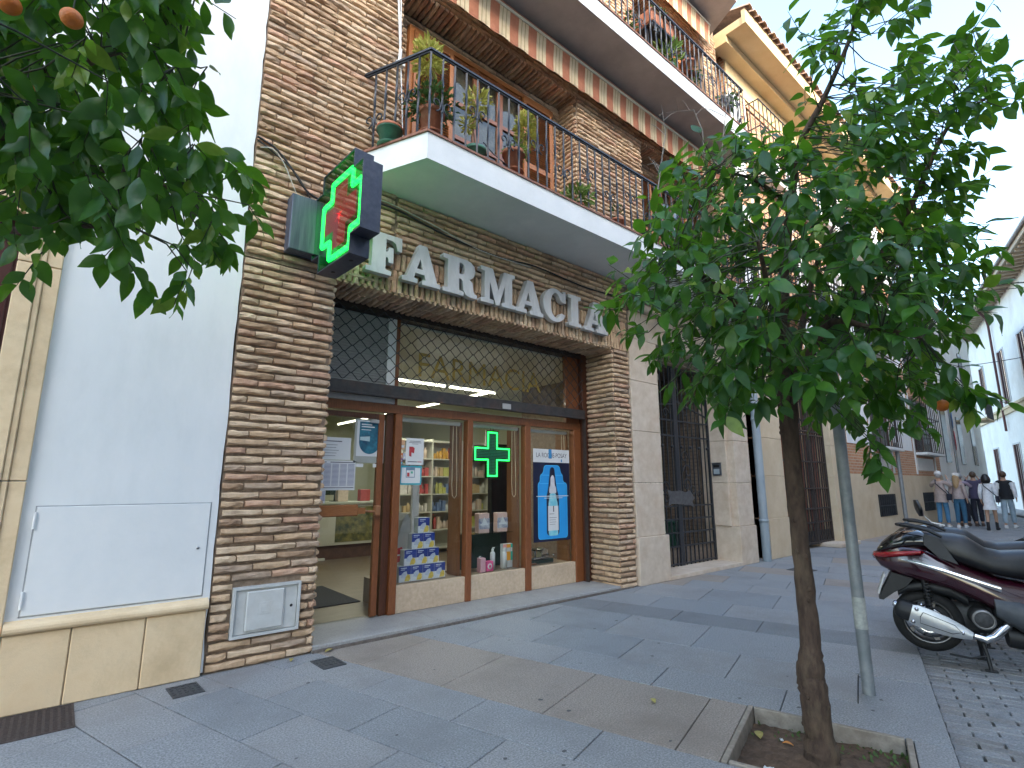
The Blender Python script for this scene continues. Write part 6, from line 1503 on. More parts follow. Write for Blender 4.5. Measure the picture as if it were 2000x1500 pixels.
SP = [(tb + Vector((0, 0, -.05)), .105), (tb + Vector((0, 0, .04)), .088), (tb + Vector((.0, .0, .14)), .073), (tb + Vector((-.012, 0, .33)), .070), (tb + Vector((-.006, .01, .44)), .072), (tb + Vector((.0, .0, .58)), .055), (tb + Vector((.006, .0, .95)), .049), (tb + Vector((.0, .0, 1.35)), .046), (tb + Vector((.01, 0, 1.75)), .048), (fk, .056)]
LB = [([fk - Vector((0, 0, .1)), at_depth(1480, 640, 3.15), at_depth(1400, 560, 3.0), at_depth(1310, 500, 2.8)], .035, .010),
      ([fk - Vector((0, 0, .08)), at_depth(1530, 560, 3.35), at_depth(1545, 400, 3.35), at_depth(1560, 290, 3.2), at_depth(1610, 190, 3.1), at_depth(1665, 60, 3.05), at_depth(1690, -60, 3.0)], .038, .006),
      ([fk - Vector((0, 0, .08)), at_depth(1620, 620, 3.3), at_depth(1720, 500, 3.3), at_depth(1790, 380, 3.2), at_depth(1850, 250, 3.1), at_depth(1930, 190, 3.0)], .034, .006),
      ([fk - Vector((0, 0, .12)), at_depth(1610, 640, 2.9), at_depth(1700, 640, 2.6), at_depth(1800, 660, 2.5)], .028, .007),
      ([fk - Vector((0, 0, .12)), at_depth(1520, 640, 2.9), at_depth(1500, 560, 2.5), at_depth(1480, 470, 2.3)], .026, .007),
      ([fk - Vector((0, 0, .1)), at_depth(1570, 620, 3.6), at_depth(1600, 500, 3.9), at_depth(1640, 420, 4.1)], .030, .008),
      ([at_depth(1545, 400, 3.35), at_depth(1470, 350, 3.2), at_depth(1390, 330, 3.1)], .014, .005)]
orange_tree('slim orange tree in the stone-edged pit, dense glossy crown', tb, SP, LB, cl, cc, 41, [(at_depth(1840, 792, 3.05), .036)], .102,
            dead=([at_depth(1375, 300, 3.3), at_depth(1372, 255, 3.3), at_depth(1355, 215, 3.3), at_depth(1300, 220, 3.3)], [at_depth(1290, 330, 3.2), at_depth(1300, 260, 3.2), at_depth(1292, 205, 3.2)], [at_depth(1410, 300, 3.2), at_depth(1415, 240, 3.2), at_depth(1420, 205, 3.2)], [at_depth(1285, 370, 3.2), at_depth(1290, 335, 3.2), at_depth(1275, 310, 3.2)]))
# --- tree beside the photographer
POLY_L = [(-340, -420), (420, -420), (370, 0), (340, 60), (385, 120), (390, 205), (430, 285), (455, 330), (450, 390), (455, 420), (415, 460), (370, 500), (330, 485), (300, 445), (250, 460), (235, 500), (190, 460), (165, 420), (120, 440), (70, 480), (30, 440), (-60, 480), (-340, 460)]
HOLES = [((190, 455), 42), ((225, 440), 30), ((155, 470), 25), ((330, 470), 22)]
cl = []
while len(cl) < 680:
    x, y = rt.uniform(-330, 510), rt.uniform(-400, 545)
    if not inside(x, y, POLY_L): continue
    if any(math.hypot(x - h[0][0], y - h[0][1]) < h[1] for h in HOLES): continue
    edge = min(1, max(.12, (500 - x) / 330)); low = min(1, max(.2, (560 - y) / 300))
    if rt.random() > .32 + .68 * min(edge, low): continue
    T_ = .62 * min(edge, low) ** .5
    cl.append(at_depth(x, y, 2.05 + rt.uniform(-T_, T_ * 1.1)))
for x, y, d in ((365, 530, 1.95), (375, 525, 2.0), (240, 495, 1.9), (475, 325, 2.1), (485, 400, 2.1), (80, 495, 1.9), (425, 450, 2.05), (445, 475, 2.05), (405, 130, 1.95)): cl.append(at_depth(x, y, d))
tb2 = street(-2.185, -4.24, -.07); fk2 = Vector((tb2.x + .05, tb2.y + .06, 1.95)); cc2 = Vector((-.15, -3.6, 3.0))
SP = [(tb2 + Vector((0, 0, -.05)), .12), (tb2 + Vector((0, 0, .15)), .095), (tb2 + Vector((.01, 0, .7)), .08), (tb2 + Vector((0, .02, 1.4)), .075), (fk2, .08)]
LB = [([fk2 - Vector((0, 0, .1)), fk2 + Vector((.3, .5, .3)), at_depth(60, 330, 2.3), at_depth(220, 330, 2.1), at_depth(360, 380, 2.05)], .034, .006),
      ([fk2 - Vector((0, 0, .1)), fk2 + Vector((.25, .4, .6)), at_depth(60, 120, 2.3), at_depth(230, 100, 2.1), at_depth(350, 120, 2.0)], .034, .006),
      ([fk2 - Vector((0, 0, .1)), fk2 + Vector((.1, .5, .2)), at_depth(-60, 420, 2.0), at_depth(120, 440, 1.9), at_depth(250, 440, 1.9)], .03, .005),
      ([fk2 - Vector((0, 0, .1)), fk2 + Vector((-.1, .3, .9)), at_depth(-100, -100, 2.3), at_depth(120, -200, 2.2)], .03, .008),
      ([fk2 - Vector((0, 0, .1)), fk2 + Vector((-.5, -.3, .6)), fk2 + Vector((-.9, -.6, 1.2))], .03, .008), ([fk2 - Vector((0, 0, .1)), fk2 + Vector((-.4, .5, .7)), fk2 + Vector((-.6, 1.0, 1.3))], .03, .008)]
for k in range(150):      # the part of its crown outside the picture
    d = Vector((rt.gauss(0, 1), rt.gauss(0, 1), rt.gauss(0, 1))).normalized() * 1.0 * rt.random() ** .4; p = fk2 + Vector((-.35, .15, 1.15)) + d; q = project(p)
    if q and q[0] > -250 and q[1] > -300: continue
    cl.append(p)
orange_tree('near orange tree whose leafy branches hang in at the left edge', tb2, SP, LB, cl, cc2, 43, [(at_depth(140, 36, 1.40), .026), (at_depth(18, 8, 1.45), .028), (at_depth(126, 118, 2.15), .034), (at_depth(50, 172, 1.6), .022)], .090)

# ------------------------------------------------------------------ sign pole near the tree
t = thing('sign_pole', 'bare galvanised pole standing in the pavement right of the tree', 'pole', (4.40, -3.345, 0)); GALV = mat('galvanised', (.19, .215, .225), (.28, .30, .31), 9, .5, .1, 60, metal=.35, dirt=(.40, .41, .41), dscale=7, damt=.5)
b = MB(); b.tube([(0, 0, 0), (0, 0, 3.0)], .039, 16); obj('shaft', b, GALV, t); b = MB(); b.lathe([(.040, 3.0), (.042, 3.0), (.036, 3.03), (.001, 3.035)], 16); obj('cap', b, GALV, t)
b = MB(); b.lathe([(.0395, .42), (.0402, .43), (.0402, .62), (.0395, .63)], 16); obj('old_sticker', b, mat('sticker_rest', (.30, .31, .30), (.48, .50, .46), 30, .7), t)

# ------------------------------------------------------------------ scooters
def se_ring(u, z0, z1, hw, n_=20, p=2.8, ytop=1.0, y0=0.0):
    zc, hh = (z0 + z1) / 2, (z1 - z0) / 2; out = []
    for k in range(n_):
        a = 2 * math.pi * k / n_; c, s_ = math.cos(a), math.sin(a)
        y = math.copysign(abs(c) ** (2 / p), c) * hw; z = math.copysign(abs(s_) ** (2 / p), s_) * hh
        f = 1 - (1 - ytop) * (z / hh + 1) / 2
        out.append((u, y0 + y * f, zc + z))
    return out
BLK = mat('scooter_black_plastic', (.008, .0085, .010), (.014, .015, .017), 20, .5, .1, 220); BLKG = mat('scooter_gloss_black', (.008, .008, .009), (.012, .012, .013), 9, .08, coat=.6); SEATM = mat('scooter_vinyl', (.007, .0075, .009), (.012, .0125, .015), 40, .34, .15, 260)
RUB = mat('tyre_rubber', (.008, .008, .008), (.014, .014, .014), 40, .8, .3, 120); RIMM = mat('rim_grey', (.16, .16, .165), (.24, .24, .245), 12, .35, metal=.8); SILV = mat('muffler_silver', (.44, .46, .48), (.54, .56, .58), 9, .34, metal=.55); CHR = mat('scooter_chrome', (.62, .63, .65), (.70, .71, .73), 9, .12, metal=1.0); ENG = mat('engine_grey', (.035, .036, .038), (.07, .07, .073), 30, .6, metal=.4)
GREYP = mat('footboard_grey', (.045, .052, .062), (.065, .072, .083), 20, .55)
def wheel(T, u, z, Rr, w_, nm='wheel'):
    o = bpy.data.objects.new(nm, None)
    m = MB(); pr = []
    for i in range(17):
        a = math.pi * (i / 16) ; pr.append((Rr - .062 + .062 * math.sin(a) ** .8, -math.cos(a) * w_ / 2))
    pr = [(Rr - .075, -w_ * .42)] + pr + [(Rr - .075, w_ * .42)]
    m.lathe(pr, 40, axis='y'); ty = obj(nm, m, RUB, T, loc=(u, 0, z))
    m = MB(); m.lathe([(Rr - .062, -w_ * .40), (Rr - .075, -w_ * .43), (Rr - .088, -w_ * .38), (Rr - .092, 0), (Rr - .088, w_ * .38), (Rr - .075, w_ * .43), (Rr - .062, w_ * .40)], 36, axis='y')
    for k in range(5):
        a = 2 * math.pi * k / 5; c = Vector((math.cos(a), 0, math.sin(a))); m.obox(c * (Rr - .09) * .55, c * (Rr - .09) * .5, Vector((0, w_ * .18, 0)), Vector((-math.sin(a), 0, math.cos(a))) * .018)
    m.lathe([(.001, -w_ * .45), (.04, -w_ * .45), (.045, 0), (.04, w_ * .45), (.001, w_ * .45)], 16, axis='y'); obj('rim', m, RIMM, ty)
    m = MB(); m.lathe([(.055, -w_ * .5), (.125, -w_ * .5), (.125, -w_ * .5 - .005), (.055, -w_ * .5 - .005), (.055, -w_ * .5)], 30, axis='y'); obj('brake_disc', m, CHR, ty)
def scooter(loc, rz, label, paint, backrest=False, group=None):
    T = thing('scooter', label, 'scooter', loc, rz)
    wheel(T, .02, .255, .248, .13); wheel(T, 1.50, .245, .25, .115)
    secs = [(-.305, .735, .80, .045), (-.27, .68, .835, .085), (-.2, .64, .875, .125), (-.10, .605, .905, .158), (.04, .57, .89, .182), (.2, .53, .80, .195), (.36, .46, .72, .205), (.52, .36, .66, .21), (.68, .26, .63, .205), (.82, .2, .60, .19)]
    m = MB(); m.loft([se_ring(u, a, c, h, 24, 3.0, .84) for u, a, c, h in secs]); obj('rear_body', m, paint, T)
    m = MB(); m.loft([se_ring(u, a, c, h, 20, 2.8, .8) for u, a, c, h in [(-.285, .79, .83, .05), (-.24, .81, .895, .10), (-.16, .82, .965, .125), (-.06, .84, 1.005, .14), (.03, .85, 1.01, .148), (.08, .86, .99, .148)]]); obj('tail_cover', m, BLKG, T)
    for s_ in (-1, 1):      # black flank between tail cover and seat
        m = MB(); m.add([(.06, s_ * .168, .985), (.15, s_ * .172, .965), (.26, s_ * .206, .755), (.14, s_ * .2015, .80), (.05, s_ * .187, .90)], [(0, 1, 2, 3, 4)]); m.add([(.06, s_ * .15, .985), (.15, s_ * .15, .965), (.26, s_ * .18, .755), (.14, s_ * .18, .80), (.05, s_ * .16, .90)], [(0, 1, 2, 3, 4)]); n0 = 0
        for i in range(5): m.add([m.v[i], m.v[(i + 1) % 5], m.v[5 + (i + 1) % 5], m.v[5 + i]], [(0, 1, 2, 3)])
        obj('flank_panel', m, BLK, T)
    # tail lamp: wraps round the tip
    m = MB(); rings = []
    for i in range(15):
        f = i / 14; a = -1 + 2 * f
        u = -.317 + .335 * abs(a) ** 1.7; y = math.copysign((.058 + .130 * (1 - (1 - abs(a)) ** 1.5)) * min(1, abs(a) * 2.2), a); zc = .772 + .062 * abs(a) ** 1.3; h = .030 - .014 * abs(a)
        rings.append([(u, y, zc - h), (u - .012 * (1 - abs(a)), y * 1.055, zc), (u + .004, y, zc + h), (u + .03, y * .8, zc)])
    m.loft(rings); obj('tail_lamp', m, mat('lamp_red', (.30, .004, .010), (.36, .008, .014), 14, .12, coat=.8), T)
    # chrome trim lines and seat
    for s_ in (-1, 1):
        m = MB(); pts = [(-.12, .166, .765), (.0, .188, .742), (.16, .2, .695), (.34, .2115, .635), (.5, .216, .585)]; hs = [.006, .015, .015, .017, .02]
        vs = []
        for (u, y, z), h in zip(pts, hs): vs += [(u, s_ * y, z + h), (u, s_ * (y + .008), z), (u, s_ * y, z - h)]
        m.add(vs, [(i * 3 + j, (i + 1) * 3 + j, (i + 1) * 3 + j + 1, i * 3 + j + 1) for i in range(4) for j in range(2)], 0, True); obj('chrome_trim', m, CHR, T)
    ss = [(.045, .95, 1.0, .08), (.09, .88, 1.005, .135), (.17, .80, .995, .165), (.28, .75, .99, .178), (.355, .72, .975, .18), (.41, .70, .93, .178), (.47, .68, .885, .176), (.56, .665, .868, .172), (.68, .65, .88, .155), (.80, .63, .89, .125), (.92, .60, .875, .085), (.98, .60, .80, .05)]
    m = MB(); m.loft([se_ring(u, a, c, h, 24, 3.2, .80) for u, a, c, h in ss]); obj('seat', m, SEATM, T)
    m = MB()
    for s_ in (-1, 1): m.tube([(.18, s_ * .172, .97), (.09, s_ * .165, 1.02), (-.02, s_ * .135, 1.045), (-.09, s_ * .09, 1.05)], .014, 8)
    m.tube([(-.09, -.09, 1.05), (-.115, 0, 1.052), (-.09, .09, 1.05)], .014, 8); obj('grab_rail', m, BLK, T)
    # footboard, leg shield, front
    m = MB(); m.loft([se_ring(u, a, c, h, 20, 3.4) for u, a, c, h in [(.45, .36, .53, .222), (.6, .26, .52, .235), (.8, .22, .42, .24), (1.05, .2, .40, .24), (1.16, .22, .46, .23)]]); obj('footboard', m, GREYP, T)
    m = MB(); m.loft([se_ring(u, a, c, h, 20, 2.6) for u, a, c, h in [(1.10, .25, .75, .23), (1.2, .3, 1.0, .24), (1.28, .36, 1.1, .22), (1.38, .5, 1.02, .17), (1.48, .62, .88, .10)]]); obj('leg_shield', m, paint, T)
    m = MB(); m.loft([se_ring(u, a, c, h, 20, 2.4) for u, a, c, h in [(1.24, .42, .52, .06), (1.36, .46, .545, .075), (1.5, .47, .56, .08), (1.64, .42, .53, .07), (1.72, .34, .44, .05)]]); obj('front_fender', m, paint, T)
    m = MB(); m.tube([(1.22, 0, 1.05), (1.36, 0, .6), (1.50, 0, .25)], .03, 10); [m.tube([(1.42, s_ * .075, .5), (1.50, s_ * .075, .25)], .02, 8) for s_ in (-1, 1)]; m.tube([(1.42, -.075, .5), (1.42, .075, .5)], .02, 8); m.tube([(1.5, -.075, .25), (1.5, .075, .25)], .015, 8); obj('fork', m, ENG, T)
    m = MB(); m.tube([(1.10, -.33, 1.06), (1.16, -.2, 1.09), (1.20, 0, 1.07), (1.16, .2, 1.09), (1.10, .33, 1.06)], .014, 8); obj('handlebar', m, BLK, T)
    for s_ in (-1, 1):
        m = MB(); m.tube([(1.10, s_ * .33, 1.06), (1.07, s_ * .43, 1.05)], .019, 10); obj('grip', m, RUB, T)
        m = MB(); m.tube([(1.2, s_ * .22, 1.08), (1.22, s_ * .27, 1.25)], .006, 6); m.sphere((1.21, s_ * .30, 1.29), .06, 10, sq=(.35, 1, .75)); obj('mirror', m, BLK, T)
    m = MB(); rings = []
    for i in range(7):
        f = i / 6; hw = .24 * (1 - .35 * f); rings.append([(1.33 - .2 * f + .10 * (abs(a) ** 2 - 1) * -.6, hw * a, 1.05 + .42 * f) for a in [-1 + 2 * j / 8 for j in range(9)]])
    m.add([p for q in rings for p in q], [(i * 9 + j, i * 9 + j + 1, (i + 1) * 9 + j + 1, (i + 1) * 9 + j) for i in range(6) for j in range(8)], 0, True); obj('windscreen', m, MATS.get('screen_smoke') or glass('screen_smoke', (.45, .48, .5), 1.45), T)
    m = MB(); m.sphere((1.47, 0, .80), .09, 12, sq=(.5, 1.2, .8)); obj('headlamp', m, CHR, T)
    # rear end mechanics
    m = MB(); m.loft([se_ring(u, a, c, h, 14, 3.0, 1, .07) for u, a, c, h in [(-.05, .2, .34, .05), (.1, .2, .4, .07), (.3, .18, .44, .10), (.55, .2, .42, .10), (.62, .24, .36, .06)]]); obj('engine_case', m, ENG, T)
    m = MB(); m.lathe([(.001, -.185), (.05, -.185), (.058, -.18), (.07, -.18), (.078, -.172), (.085, -.10), (.085, .02)], 24, (.37, 0, .335), axis='y'); m.lathe([(.060, -.187), (.068, -.189), (.076, -.182)], 24, (.37, 0, .335), axis='y', m=1); obj('fan_cover', m, [ENG, RIMM], T)
    m = MB(); m.tube([(.05, .09, .30), (.02, .10, .62)], .022, 8); m.tube([(.05, -.10, .32), (.01, -.11, .63)], .016, 8)
    for i in range(9): m.lathe([(.022, .34 + i * .028), (.032, .347 + i * .028), (.022, .354 + i * .028)], 10, (.035, -.105, 0))
    obj('shock_absorber', m, BLK, T)
    m = MB(); m.loft([se_ring(u, a, c, h, 16, 2.6) for u, a, c, h in [(-.17, .44, .49, .06), (-.1, .48, .56, .085), (.02, .5, .6, .09), (.2, .46, .58, .085), (.3, .40, .5, .08)]]); obj('rear_fender', m, BLK, T)
    m = MB(); m.prism([(-.20, .64), (-.05, .60), (-.10, .535), (-.20, .47), (-.285, .40), (-.315, .405), (-.29, .47)], -.085, .085, 'xz'); obj('mudflap', m, BLK, T)
    m = MB(); m.obox((-.285, 0, .535), Vector((-.03, 0, -.085)), Vector((0, .09, 0)), Vector((-.006, 0, .002))); obj('number_plate', m, mat('plate_white', (.55, .55, .54), (.6, .6, .59), 9, .5), T)
    # exhaust
    ax = Vector((.47, 0, -.155)).normalized(); c0_ = Vector((-.20, -.205, .375)); nz = Vector((.155, 0, .47)).normalized()
    def ex_ring(s_, rz_, ry_): return [c0_ + ax * s_ + nz * rz_ * math.sin(2 * math.pi * k / 18) + Vector((0, 1, 0)) * ry_ * math.cos(2 * math.pi * k / 18) for k in range(18)]
    m = MB(); m.loft([ex_ring(s_, a, c) for s_, a, c in [(-.012, .03, .03), (0, .06, .05), (.03, .078, .06), (.12, .082, .062), (.30, .072, .058), (.42, .045, .04), (.50, .022, .022)]]); ex = obj('exhaust', m, BLK, T)
    m = MB(); rings = []
    for s_, h in [(.095, .070), (.13, .083), (.2, .084), (.33, .074), (.43, .052), (.50, .028)]:
        rings.append([c0_ + ax * s_ + nz * (h * f) + Vector((0, -.062 - .014 * (1 - f * f) - .004, 0)) for f in [-1 + 2 * j / 8 for j in range(9)]])
    m.add([p for q in rings for p in q], [(i * 9 + j, i * 9 + j + 1, (i + 1) * 9 + j + 1, (i + 1) * 9 + j) for i in range(5) for j in range(8)], 0, True)
    m.add([p + Vector((0, .03, 0)) for q in rings for p in (q[0], q[-1])] + [p for q in rings for p in (q[0], q[-1])], [(i * 2 + j, (i + 1) * 2 + j, 12 + (i + 1) * 2 + j, 12 + i * 2 + j) for i in range(5) for j in range(2)], 0)
    hs_ = obj('heat_shield', m, SILV, ex)
    m = MB(); rr_ = [c0_ + ax * s_ + nz * h + Vector((0, -.0815, 0)) for s_, h in [(.17, .045), (.38, .035), (.43, .0), (.38, -.035), (.17, -.045), (.16, 0), (.17, .045)]]; m.tube(rr_, .0025, 6); obj('pressed_line', m, ENG, ex)
    for s_, h in ((.125, .05), (.125, -.055), (.44, .0)):
        m = MB(); p = c0_ + ax * s_ + nz * h; m.lathe([(.001, -.012), (.006, -.012), (.007, -.006), (.015, -.005), (.016, .01)], 12, (p.x, p.y - .074, p.z), axis='y'); obj('screw', m, CHR, ex)
    m = MB(); m.lathe([(.02, -.008), (.026, 0), (.026, .03)], 14, (0, 0, 0), axis='x'); m.v = [tuple(c0_ + ax * (x - .02) + Vector((0, y, 0)) + nz * (z + .02)) for x, y, z in m.v]; obj('tail_pipe', m, CHR, ex)
    m = MB(); m.tube([(.29, -.205, .212), (.36, -.2, .19), (.42, -.19, .22), (.50, -.17, .30), (.54, -.12, .33)], [.022, .03, .032, .032, .03], 14); obj('header_pipe', m, CHR, ex)
    # centre stand
    m = MB()
    for s_ in (-1, 1): m.tube([(.34, s_ * .12, .2), (.36, s_ * .15, .07), (.37, s_ * .17, -.045)], .014, 8); m.bbox(.33, .41, s_ * .17 - .02, s_ * .17 + .02, -.052, -.04, .003)
    m.tube([(.345, -.13, .16), (.345, .13, .16)], .014, 8); m.tube([(.36, -.16, .06), (.26, -.17, .03), (.12, -.19, .045)], .008, 6); obj('centre_stand', m, BLK, T)
    m = MB(); m.loft([se_ring(u, a, c, h, 14, 3) for u, a, c, h in [(.52, .12, .30, .10), (.8, .10, .24, .13), (1.1, .13, .24, .12)]]); obj('belly_pan', m, BLK, T)
    if backrest:
        m = MB(); rings = []
        for i in range(9):
            f = i / 8; h = math.sin(math.pi * (.08 + .84 * f)); rings.append([(.03 + .028 * math.cos(2 * math.pi * k / 14) * (.6 + .4 * h) - .03 * f, .13 * h * math.sin(2 * math.pi * k / 14), 1.09 + .16 * f) for k in range(14)])
        m.loft(rings); obj('backrest', m, SEATM, T)
        m = MB(); m.loft([[(.20, -.05, 1.005), (.20, .05, 1.005), (.20, .05, 1.015), (.20, -.05, 1.015)], [(.10, -.045, 1.03), (.10, .045, 1.03), (.10, .045, 1.042), (.10, -.045, 1.042)], [(.05, -.04, 1.10), (.05, .04, 1.10), (.04, .04, 1.11), (.04, -.04, 1.11)]], smooth=False); obj('backrest_mount', m, mat('mount_silver', (.52, .55, .62), (.6, .63, .7), 9, .3, metal=.3), T)
    return T
RZ = math.atan2(-.957, .289)
BURG = mat('burgundy_paint', (.028, .003, .009), (.038, .005, .013), 5, .16, coat=.9, spec=.6); NAVYP = mat('black_blue_paint', (.012, .014, .02), (.018, .02, .028), 5, .18, coat=.8)
scooter((5.87, -3.37, 0), RZ, 'burgundy maxi scooter on its stand at the kerb, silver exhaust towards the viewer', BURG)
p2 = Vector((5.87, -3.37, 0)) + E1 * .78 + E2 * -.10
scooter(p2, RZ + .05, 'black scooter with a passenger backrest parked behind the burgundy one', NAVYP, True)

# ------------------------------------------------------------------ leaning bollard, far litter bin
t = thing('bollard', 'dark leaning bollard beside the walking people', 'bollard', (23.6, -.98, -.012)); b = MB(); b.tube([(0, 0, 0), (-.06, .22, .95)], .06, 12); obj('shaft', b, IRON, t); b = MB(); b.sphere((-.064, .235, 1.0), .068, 10); b.lathe([(.09, 0), (.09, .03), (.062, .05)], 12); obj('cap', b, IRON, t)

# ------------------------------------------------------------------ people
SKIN = mat('skin', (.42, .25, .17), (.48, .29, .20), 20, .6)
def skin(name, V, Ed, Rd, m, parent, root=0, sub=1):
    me = bpy.data.meshes.new(name); me.from_pydata(V, Ed, []); o = bpy.data.objects.new('tmp', me); COL.objects.link(o)
    sm = o.modifiers.new('s', 'SKIN'); sm.use_smooth_shade = True; sm.branch_smoothing = .6
    L = me.skin_vertices[0].data
    for i, r_ in enumerate(Rd): L[i].radius = r_ if isinstance(r_, tuple) else (r_, r_)
    L[root].use_root = True
    ss_ = o.modifiers.new('d', 'SUBSURF'); ss_.levels = sub; ss_.render_levels = sub
    dg = bpy.context.evaluated_depsgraph_get(); dg.update(); m2 = bpy.data.meshes.new_from_object(o.evaluated_get(dg)); bpy.data.objects.remove(o)
    m2.materials.clear(); m2.materials.append(m); m2.name = name
    for p in m2.polygons: p.use_smooth = True
    q = bpy.data.objects.new(name, m2); COL.objects.link(q); q.parent = parent; return q
def person(label, loc, rz, h, top, bottom, shoe, hair, topm, botm, shoem, hairm, step=.12, arms=((.0, 0), (.0, 0)), long_top=0.0, cap=None, bag=None, shorts=False, longhair=0, female=False, stripe=None, sleeve=None):
    s_ = h / 1.74; T = thing('person', label, 'person', loc, rz); S = lambda L: [(x * s_, y * s_, z * s_) for x, y, z in L]
    sw = .15 if female else .168; hw = .078
    V = [(0, 0, .96), (0, 0, 1.10), (0, .005, 1.29), (0, -.005, 1.44), (0, .0, 1.52), (0, .02, 1.60), (0, .015, 1.70)]; Ed = [(i, i + 1) for i in range(6)]
    Rd = [(.14, .10), (.125, .09), (.15, .10), (.075, .06), (.048, .05), (.070, .088), (.058, .07)]
    def add(p, r_, frm): V.append(p); Rd.append(r_); Ed.append((frm, len(V) - 1)); return len(V) - 1
    hands = []
    for k, sg in enumerate((-1, 1)):
        raise_, fw = arms[k]; a = add((sg * sw, -.005, 1.42), .05, 3)
        if raise_ > .5: el = (sg * (sw + .10), .10, 1.28); wr = (sg * (sw - .02), .26, 1.46 + .1 * raise_)
        else: el = (sg * (sw + .045), -.03 + fw * .4, 1.15); wr = (sg * (sw + .05), .05 + fw, .93)
        e_ = add(el, .04, a); w_ = add(wr, .026, e_); d = (Vector(wr) - Vector(el)).normalized(); pm_ = add(tuple(Vector(wr) + d * .07), .030, w_); hands.append((el, wr))
        for f in range(4): q = Vector(wr) + d * (.105 + .008 * (1 - abs(f - 1.5))) + Vector((0, (f - 1.5) * .019, 0)); i0 = add(tuple(q), .010, pm_); add(tuple(q + d * .045 + Vector((-sg * .012, 0, 0))), .008, i0)
        th_ = Vector(wr) + d * .05 + Vector((0, .045, 0)); i0 = add(tuple(th_), .010, pm_); add(tuple(th_ + d * .03 + Vector((0, .012, 0))), .008, i0)
    feet = []
    for sg in (-1, 1):
        f = step * sg; a = add((sg * hw, 0, .90), .082, 0); kn = add((sg * (hw + .005), .03 + f * .6, .50), .055, a); an = add((sg * hw, -.03 + f * 1.3, .10), .036, kn); add((sg * (hw + .02), .10 + f * 1.3, .045), .030, an); feet.append((sg, f))
    body = skin('body', S(V), Ed, [tuple(q * s_ for q in r_) if isinstance(r_, tuple) else r_ * s_ for r_ in Rd], SKIN, T)
    # face: nose, eyes, ears, mouth
    fb = MB(); fb.sphere(tuple(q * s_ for q in (0, .118, 1.615)), .016 * s_, 8, sq=(.8, 1, 1.2))
    for sg in (-1, 1): fb.sphere(tuple(q * s_ for q in (sg * .078, .01, 1.62)), .025 * s_, 8, sq=(.35, .8, 1.2))
    obj('nose_and_ears', fb, SKIN, T)
    fb = MB()
    for sg in (-1, 1): fb.sphere(tuple(q * s_ for q in (sg * .032, .098, 1.64)), .010 * s_, 8, sq=(1.2, .6, .6))
    fb.sphere(tuple(q * s_ for q in (0, .10, 1.57)), .02 * s_, 8, sq=(1.2, .4, .3)); obj('eyes_and_mouth', fb, mat('face_dark', (.12, .05, .045), (.15, .06, .05), 9), T)
    # top garment
    g = .022; hem = .93 - long_top
    Vt = [(0, -.005, 1.02), (0, 0, 1.14), (0, .005, 1.30), (0, -.005, 1.44), (0, -.005, 1.485)]; Et = [(0, 1), (1, 2), (2, 3), (3, 4)]; Rt = [(.155 + .02 * (long_top > 0), .125), (.145, .11), (.168, .12), (.11, .085), (.062, .06)]
    if female: Rt = [(.15, .12), (.125, .10), (.15, .115), (.10, .08), (.058, .058)]
    m = MB(); w0 = .138 if female else .16
    m.loft([[((w0 * k1) * math.cos(6.283 * k / 16) * s_, (-.005 + .128 * k1 * math.sin(6.283 * k / 16)) * s_, z * s_) for k in range(16)] for z, k1 in ((1.20, .92), (1.08, 1.0), (hem + .4 * (1.08 - hem), 1.10), (hem, 1.16 + .5 * long_top))]); obj(top + '_hem', m, topm, T)
    for k, sg in enumerate((-1, 1)):
        el, wr = hands[k]; Vt += [(sg * sw, -.005, 1.42), el, tuple(Vector(el).lerp(Vector(wr), .92))]; n0 = len(Vt) - 3; Rt += [.066, .054, .042]; Et += [(3, n0), (n0, n0 + 1), (n0 + 1, n0 + 2)]
    skin(top, S(Vt), Et, [tuple(q * s_ for q in r_) if isinstance(r_, tuple) else r_ * s_ for r_ in Rt], topm, T, 1)
    if sleeve is not None:
        for k, sg in enumerate((-1, 1)):
            el, wr = hands[k]; m = MB(); m.tube(S([(sg * (sw + .012), -.005, 1.40), el, tuple(Vector(el).lerp(Vector(wr), .92))]), [.070 * s_, .060 * s_, .046 * s_], 10); obj('sleeve', m, sleeve, T)
    # trousers
    Vb = [(0, 0, 1.10), (0, 0, 1.02), (0, 0, .93)]; Eb = [(0, 1), (1, 2)]; Rb = [(.13, .10), (.14, .105), (.15, .12)]
    for sg, f in feet:
        n0 = len(Vb)
        if shorts: Vb += [(sg * hw, 0, .86), (sg * (hw + .005), .015 + f * .35, .66)]; Rb += [.10, .088]; Eb += [(2, n0), (n0, n0 + 1)]
        else: Vb += [(sg * hw, 0, .86), (sg * (hw + .005), .03 + f * .6, .50), (sg * hw, -.025 + f * 1.3, .13)]; Rb += [.098, .073, .062]; Eb += [(2, n0), (n0, n0 + 1), (n0 + 1, n0 + 2)]
    skin(bottom, S(Vb), Eb, [tuple(q * s_ for q in r_) if isinstance(r_, tuple) else r_ * s_ for r_ in Rb], botm, T)
    for sg, f in feet:
        m = MB(); y0 = -.03 + f * 1.3; ht = .26 if shoe == 'boot' else .10
        m.loft([[(p[0] * s_, p[1] * s_, p[2] * s_) for p in [(sg * hw + a * .042, y0 + b_ * .055 - .005, z) for a, b_ in [(math.cos(6.283 * k / 10), math.sin(6.283 * k / 10)) for k in range(10)]]] for z in (.0, .05, ht)], smooth=True)
        m.loft([[(p[0] * s_, p[1] * s_, p[2] * s_) for p in [(sg * (hw + .012) + c * w_, y0 + yy, max(.0, .038 + h_ * s2)) for c, s2 in [(math.cos(6.283 * k / 10), math.sin(6.283 * k / 10)) for k in range(10)]]] for yy, w_, h_ in ((-.055, .035, .038), (.0, .043, .045), (.10, .046, .038), (.17, .03, .03))]); obj(shoe, m, shoem, T)
